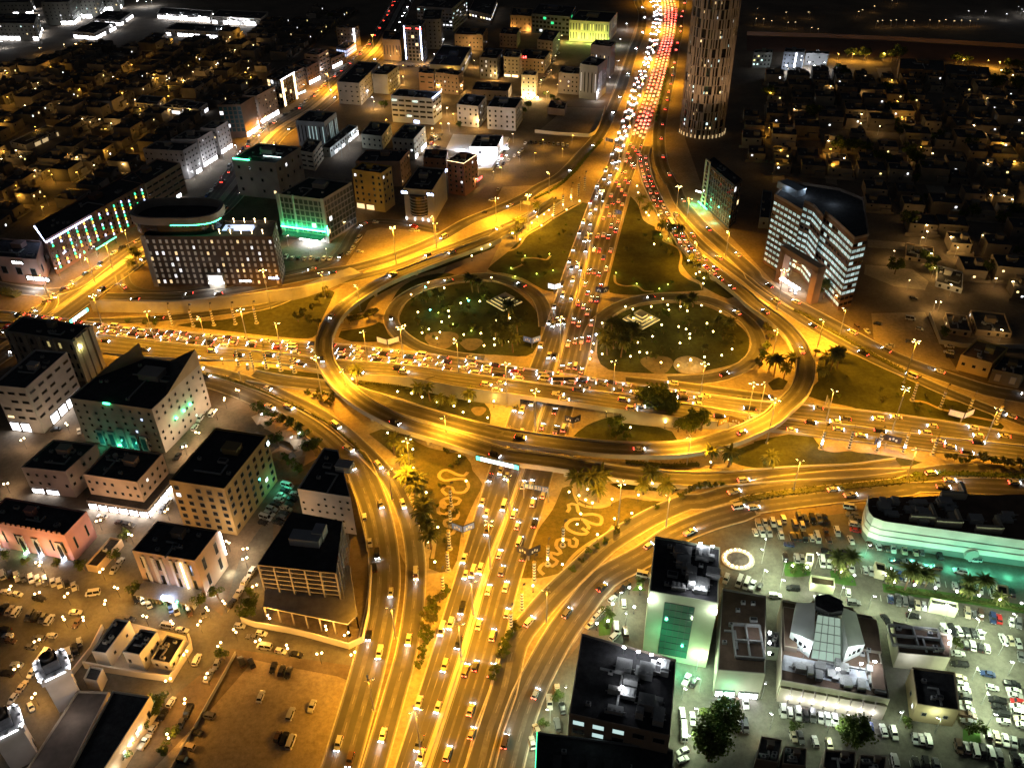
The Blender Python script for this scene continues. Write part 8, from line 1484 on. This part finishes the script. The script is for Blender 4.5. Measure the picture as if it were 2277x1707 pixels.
hedge('dotted shrub line curving along the lower left ramp', 'z3', [1300, 800, 1500, 920, 1700, 1090, 1850, 1260], 1.2)
hedge('dense shrub bed under the west road by the flyover', 't12', [880, 30, 1050, 40, 1250, 70, 1420, 110], 5.0)
hedge('dark shrub mass at the far left traffic island', 't01', [-20, 830, 60, 850, 150, 880], 7, 2.0)
hedge('shrub bed in the planted bank of the west bend', 'z2', [420, 1390, 560, 1360, 700, 1310, 760, 1270], 5.0)
hedge('low shrubs in the palm strip of the car park', 't33', [1080, 150, 1400, 200, 1700, 240, 2212, 330], 2.2)
hedge('hedge at the foot of the left palms by the flyover sand', 't22', [1000, 690, 1200, 710, 1400, 725, 1600, 710], 3.0)
# ------------------------------------------------------------------ striped light columns with flags
def scol(k):
    m = MB()
    for i in range(12):
        z = .6+i*.74; m.tube((0, 0, z), (0, 0, z+.74), .62 if i % 2 else .55, k=10, mi=i % 2)
    return m.mesh('striped_shaft', [M_DARK, mat('white_band', (.7, .68, .62), .6)])
ME_SC = scol(0); _b = MB(); _b.lathe((0, 0, 0), [(1.2, 0), (1.2, .4), (.8, .6)], 12); ME_SCB = _b.mesh('base', [M_CONC]); _b = MB(); _b.lathe((0, 0, 9.5), [(.6, 0), (.8, .3), (.5, .8)], 10); ME_SCC = _b.mesh('capital', [mat('gilt_cap', (.5, .38, .12), .5)])
_b = MB(); _b.tube((0, 0, 10.2), (.4, 0, 14), .06, k=5); _b.face([(.3, 0, 13), (.4, 0, 14), (1.5, .3, 13.8), (1.4, .2, 12.7)]); ME_SCF = _b.mesh('flag', [M_DARK])
def columns(fr, pts, where):
    for i, (x, y) in enumerate(sorted(pts)):
        o = thing('striped_column', 'banded light column with a dark flag %s, %s from the left' % (where, ordw(i)), 'column', G1(fr, x, y), random.random(), 'banded light columns'); link('base', ME_SCB, o); link('striped_shaft', ME_SC, o); link('capital', ME_SCC, o); link('flag', ME_SCF, o)
columns('t01', [(1415, 1120), (1585, 1125), (1755, 1118), (1930, 1108), (2105, 1102)], 'below the retaining wall')
columns('z3', [(580, 320), (720, 335), (855, 352), (995, 372), (1130, 390)], 'by the west road')
columns('t32', [(1295, 185), (1525, 250), (1745, 310), (1980, 375)], 'near the villa road')
columns('t32', [(545, 580), (775, 580), (1005, 600), (1220, 612), (1460, 630)], 'on the right lawn')
columns('t22', [(485, 1375), (360, 1530), (250, 1660)], 'on the winding path lawn')
columns('t23', [(150, 330), (60, 500)], 'at the lower right verge')
columns('t12', [(1635, 1060), (1632, 1215), (1622, 1400), (1612, 1580)], 'on the southwest lawn'); columns('t13', [(1572, 195)], 'among the left verge bushes')
columns('z1', [(1062, 1010), (1170, 900), (1270, 820), (1360, 755), (1435, 680)], 'heading the west lawn')
# ------------------------------------------------------------------ boards, gantries, LED strips
M_BLUE = mat('blue_sign', (.05, .11, .42), .4, emit=.12); M_SIGNW = mat('sign_white', (.75, .75, .75), .5)
def gantry(label, fr, a, b_, H=6.5, boards=((.3, .3), (.65, .25)), m=None, lit_=0.0):
    A, B = G1(fr, *a), G1(fr, *b_); root = thing('sign_gantry', label, 'road sign', (A+B)/2); A, B = A-(A+B)/2, B-(A+B)/2; d = (B-A).normalized(); g = math.atan2(d.y, d.x)
    for P in (A, B): q = MB(); q.tube((P.x, P.y, 0), (P.x, P.y, H+1), .22, k=7); q.build('post', M_STEEL, root)
    q = MB()
    for z in (H-.4, H+.9): q.tube((A.x, A.y, z), (B.x, B.y, z), .1, k=5)
    q.build('truss', M_STEEL, root); L = (B-A).length
    for u, w in boards:
        P = A+(B-A)*u; q = MB(); W_ = L*w; q.box((0, -.35, H-.9), (W_, .16, 2.5), mi=0)
        for k in range(3):
            q.box((-W_*.2, -.45, H-.5+k*.7), (W_*.34, .04, .22), mi=1); q.box((W_*.2, -.45, H-.5+k*.7), (W_*.3*(1-.2*k), .04, .22), mi=1)
        q.box((W_*.42, -.45, H-.6), (.16, .04, 1.6), mi=1); q.build('sign_board', [m or M_BLUE, M_SIGNW], root, P, g)
gantry('blue direction board spanning the northbound lanes below the flyovers', 't22', (165, 985), (365, 1020), 7.0, ((.2, .38), (.56, .28), (.86, .28)))
gantry('small blue board over the jammed northbound lanes beside the east lawn', 'z1', (1790, 1040), (1910, 1075), 6, ((.5, .6),))
gantry('dark gantry board over the southbound lanes near the walled plot', 't20', (830, 1210), (975, 1245), 6.5, ((.25, .4), (.75, .42)), mat('sign_back', (.18, .16, .14), .6))
gantry('yellow-lit gantry with plain boards over the road at the head of the west lawn', 'z1', (650, 935), (870, 960), 6, ((.35, .4), (.8, .3)), mat('sign_bare', (.5, .45, .35), .6))
gantry('lattice gantry slanting over the side road by the striped columns', 'z3', (600, 470), (735, 395), 5, ((.6, .2),), mat('sign_back', (.18, .16, .14), .6))
gantry('dark lattice gantry over the right road beside the villas lawn', 't32', (590, 350), (575, 250), 6.5, ((.5, .3),), mat('sign_back', (.18, .16, .14), .6))
def vboard(label, fr, x, y, c, z0=3.0, w=6.5, flip=1):
    o = thing('angled_board', label, 'billboard', G1(fr, x, y, .03)); q = MB(); q.tube((0, 0, 0), (0, 0, z0), .3, k=8); q.build('post', M_STEEL, o)
    for s in (-1, 1):
        q = MB(); q.box((0, 0, 0), (w, .3, 3.4), mi=0); q.box((0, -.18, .25), (w*.92, .06, 2.9), mi=1)
        for k in range(3): q.box((-w*.2+k*w*.2, -.24, .8+.5*(k % 2)), (w*.12, .05, 1.1), mi=2)
        q.build('poster_panel', [M_DARK, c, M_SIGNW], o, (s*w*.44, s*0+.5, z0), s*.5*flip)
P_B = mat('poster_blue', (.14, .22, .5), .5, emit=.25); P_W = mat('poster_pale', (.55, .55, .62), .5, emit=.2); P_D = mat('poster_dark', (.04, .04, .06), .5); P_O = mat('poster_amber', (.4, .25, .06), .6)
vboard('V shaped pale board beside the west loop and the jammed road', 'z3', 2050, 155, P_W); vboard('V shaped pale board on the grass near the villa road columns', 't32', 1690, 365, P_W); vboard('V shaped dark board among the right lawn columns', 't32', 1070, 575, P_D, flip=-1)
vboard('V shaped fenced board under the right bend of the flyover', 't22', 1845, 425, P_O, flip=-1); vboard('A shaped dark roofed board at the edge of the west road', 't12', 1515, 90, P_D, flip=-1); vboard('bright board beside the west loop merge', 't21', 415, 860, lit('white', 1.4), w=4); vboard('tilted dark board beside the east loop merge', 't21', 805, 890, P_D, w=4)
vboard('blue poster board at the highway under the west loop', 't21', 232, 1300, P_B, w=5); vboard('blue poster board left of the southbound lanes', 't12', 1735, 1300, P_B, w=5); vboard('dark poster board right of the northbound lanes', 't22', 205, 1490, P_D, w=5); vboard('small dark board right of the underpass', 't22', 565, 410, P_D, w=4)
def led(label, P, hgt, parts_, n):
    a, b_ = P; c = (a+b_)/2; d = (b_-a); g = math.atan2(d.y, d.x); o = thing('led_banner', label, 'screen', c, g); L = Vector((d.x, d.y, 0)).length
    q = MB(); q.box((0, .1, 0), (L+.4, .3, hgt+.3)); q.build('frame', M_DARK, o)
    for k in range(n):
        m = lit('teal', 2.5) if k in (0, n-1) else lit('cyan', random.choice((2.2, 3.2, 4.0))); q = MB(); q.face([(-L/2+L*k/n+.05, -.08, .15), (-L/2+L*(k+1)/n-.05, -.08, .15), (-L/2+L*(k+1)/n-.05, -.08, hgt), (-L/2+L*k/n+.05, -.08, hgt)]); q.build('screen_panel', m, o)
_f = [p for p in FA if G1('t12', 1840, 640, 7).x-1 < p.x < G1('t22', 205, 715, 7).x+1 and p.y < G1('t12', 1800, 560).y]
_o = off(_f, -6.1); led('long teal-ended LED banner on the flyover parapet above the southbound lanes', (_o[0]+Vector((0, 0, -1.3)), _o[-1]+Vector((0, 0, -1.3))), 2.3, 0, 9)
a_, b_2 = G1('t01', 578, 1108, 4.5), G1('t01', 728, 1000, 4.5); led('slanting bright blue LED banner on the avenue bridge', (a_, b_2), 2.2, 0, 7)
# ------------------------------------------------------------------ garden features
def pyramid(fr, x, y, label, w=14):
    o = thing('stepped_plinth', label, 'garden feature', G1(fr, x, y, .02), .72)
    for k in range(4): s = w*(1-.23*k); q = MB(); q.box((0, 0, k*.9), (s, s, .9)); q.build('step', M_CONC, o); e = MB(); [e.box((0, t*(s/2+.06), k*.9+.55), (s, .1, .16)) for t in (-1, 1)]; [e.box((t*(s/2+.06), 0, k*.9+.55), (.1, s, .16)) for t in (-1, 1)]; e.build('step_light', lit('yel', 1.3), o)
pyramid('t11', 2070, 930, 'stepped stone plinth edged with light in the west loop garden'); pyramid('t21', 1128, 1075, 'stepped stone plinth edged with light in the east loop garden')
o = thing('fountain', 'round paved basin with a glowing centre in the east loop garden', 'fountain', G1('t21', 1525, 1450, .02)); q = MB(); q.lathe((0, 0, 0), [(8, 0), (8, .5), (7.5, .5), (7.5, .3)], 28); q.build('basin', M_SAND, o); q = MB(); q.lathe((0, 0, .3), [(1.4, 0), (1.0, 1.2), (.6, 2.2), (.2, 3)], 12); q.build('centre_piece', M_CONC, o); q = MB(); q.lathe((0, 0, 3.3), [(.2, 0), (.5, .4), (.2, .9)], 8); q.build('globe', lit('yel', 60), o); lamp('fountain_light', o, (0, 0, 4.5), 1600, (1, .7, .25), .3)
def ringpatch(fr, x, y, rx, m, z): P = G1(fr, x, y); R = (G1(fr, x+rx, y)-P).length; b = MB(); b.face([(P.x+R*(1+.12*math.sin(3*t*.2618))*math.cos(t*.2618), P.y+R*(1+.12*math.sin(3*t*.2618))*math.sin(t*.2618), z) for t in range(24)]); struct('garden_paving', b, m)
GS = mat('garden_sand', (.17, .13, .075), .95, noise=.3, scale=.3)
ringpatch('t11', 1555, 1235, 135, GS, .036); ringpatch('t21', 1260, 1435, 130, GS, .037); ringpatch('t11', 1800, 1270, 90, GS, .038); ringpatch('t12', 1860, 270, 60, GS, .039)
def winding(fr, xy, w=1.5, name='winding_path', z=.07, m=None):
    P = smooth(G(fr, *xy, z=z), 1.2); b = MB(); b.strip(off(P, -w/2), off(P, w/2)); o = b.build(name, m or M_PAVE); o['kind'] = 'structure'
    if o.data.polygons[0].normal.z < 0: o.data.flip_normals()
PV = mat('pale_gravel', (.33, .26, .15), .9, noise=.15)
winding('t12', [1770, 770, 1740, 800, 1680, 790, 1600, 755, 1550, 770, 1535, 810, 1580, 840, 1660, 830, 1740, 830, 1775, 880, 1740, 935, 1660, 935, 1640, 900, 1580, 890, 1560, 920, 1600, 960], m=PV, z=.075); winding('t12', [1560, 1000, 1600, 1040, 1690, 1030, 1710, 1000, 1660, 980, 1580, 990, 1550, 1020, 1570, 1060, 1640, 1080, 1690, 1100, 1680, 1150, 1610, 1160, 1580, 1170, 1590, 1210, 1660, 1230, 1650, 1270, 1590, 1290], m=PV, z=.085); winding('t12', [1530, 1050, 1600, 1060, 1590, 1120, 1530, 1100, 1530, 1050], m=PV, z=.095)
winding('t22', [520, 1100, 540, 1070, 530, 1040, 560, 1030, 600, 1040, 610, 1090, 650, 1120, 730, 1115, 800, 1140, 790, 1200, 720, 1190, 650, 1160, 580, 1155, 530, 1180, 510, 1220, 560, 1260, 640, 1280, 690, 1265, 640, 1230], m=PV, z=.075); winding('t22', [660, 1170, 700, 1220, 690, 1240], m=PV, z=.085); winding('t22', [430, 1380, 440, 1330, 500, 1320, 540, 1330, 540, 1370, 590, 1380, 600, 1330, 570, 1310], m=PV, z=.085); winding('t22', [430, 1380, 470, 1430, 440, 1445, 390, 1430, 390, 1470, 440, 1500, 400, 1540, 330, 1520, 290, 1570, 330, 1610], m=PV, z=.095)
for fr, xy in (('t21', [640, 110, 420, 235, 310, 310, 190, 380, 110, 480, 0, 520]), ('t21', [1105, 60, 1130, 170, 1175, 255, 1260, 280, 1250, 330, 1330, 370, 1310, 425, 1420, 480, 1455, 550, 1445, 650, 1480, 710, 1600, 760, 1635, 825]), ('t21', [910, 705, 920, 770, 1000, 795, 1090, 795, 1150, 835, 1230, 840]), ('t21', [60, 660, 150, 620, 160, 570, 280, 570, 350, 580, 385, 545]), ('t22', [570, 900, 590, 980, 640, 1040, 760, 1060, 860, 1040, 900, 990, 1020, 970, 1150, 975, 1260, 1000, 1390, 985]), ('t32', [545, 580, 650, 600, 780, 590, 880, 605, 1000, 600, 1100, 625, 1220, 612, 1300, 660, 1390, 680, 1460, 640]), ('t32', [1280, 185, 1400, 200, 1530, 255, 1640, 280, 1750, 310, 1880, 335, 2100, 380]), ('z5', [0, 1010, 130, 995, 250, 1000, 400, 1050, 560, 1075]), ('t12', [1330, 1000, 1400, 1080, 1480, 1200, 1500, 1330, 1480, 1480]), ('z2', [290, 1520, 560, 1480, 740, 1430, 800, 1370]), ('t22', [900, 1210, 850, 1270, 760, 1320, 650, 1390, 560, 1470, 490, 1570])):
    winding(fr, xy, 1.4, 'garden_path', .062, PV)
# oval plaza with a ring of lamps beside the car park
o = thing('oval_plaza', 'oval paved plaza ringed with small lights between hotel and car park', 'plaza', G1('t22', 1920, 1490)); R1 = (G1('t22', 2055, 1490)-G1('t22', 1920, 1490)).length
q = MB(); q.prism([(R1*math.cos(t*.2), .9*R1*math.sin(t*.2)) for t in range(31)], .02, .5); q.build('platform', M_PAVE, o); q = MB(); q.prism([(R1*.66*math.cos(t*.2), .55*R1*math.sin(t*.2)) for t in range(31)], .5, .56); q.build('inner_floor', M_ROOF, o)
for k in range(18): t = .2+k*.35; q = MB(); q.lathe((0, 0, .5), [(.1, 0), (.35, .3), (.1, .7)], 6); q.build('rim_lamp', lit('warm', 30), o, (R1*.8*math.cos(t), R1*.72*math.sin(t), 0))
lamp('plaza_light', o, (0, 0, 6), 1600, (1, .86, .5), .4)
# cafe canopies by the ramp
def parasols(fr, pts):
    for i, (x, y) in enumerate(pts):
        o = thing('cafe_canopy', 'tan pyramid canopy of the dark cafe garden, %s along the ramp from the upper left' % ordw(i), 'canopy', G1(fr, x, y), .6+.2*(i % 3), 'cafe canopies'); q = MB(); q.tube((0, 0, 0), (0, 0, 3), .08); q.build('post', M_DARK, o)
        q = MB(); w = 3.6; t = (0, 0, 4.4); c = [(-w, -w, 3), (w, -w, 3), (w, w, 3), (-w, w, 3)]; [q.face([c[k], c[(k+1) % 4], t]) for k in range(4)]; q.build('cover', mat('tan_canvas', (.36, .26, .16), .9, noise=.12), o)
parasols('t12', [(90, 370), (150, 400), (200, 440), (250, 460), (300, 490), (350, 530), (400, 570), (440, 600), (240, 660), (440, 660), (450, 700)])
street_lamps('t12', [(110, 385), (330, 590), (400, 560)], 'among the cafe canopies', 'white', 350, 40)
# shops' bay markings and kerbed islands in the car parks
BAY = MB()
def bays(fr, x0, y0, x1, y1, n, hx, hy):
    for i in range(n+1):
        t = (i-.5)/max(1, n-1); x, y = x0+(x1-x0)*t, y0+(y1-y0)*t; a, b_ = G1(fr, x-hx*.62, y-hy*.62, .034), G1(fr, x+hx*.62, y+hy*.62, .034); d = (b_-a).normalized(); nn = Vector((-d.y, d.x, 0))*.09; BAY.face([a-nn, b_-nn, b_+nn, a+nn])
for r in R_:
    if r[5] >= 4 and r[0] in ('t32', 't33', 't03') and abs(r[7]) > 20: bays(*r[:8])
struct('bay_markings', BAY, mat('bay_paint', (.5, .5, .47), .8))
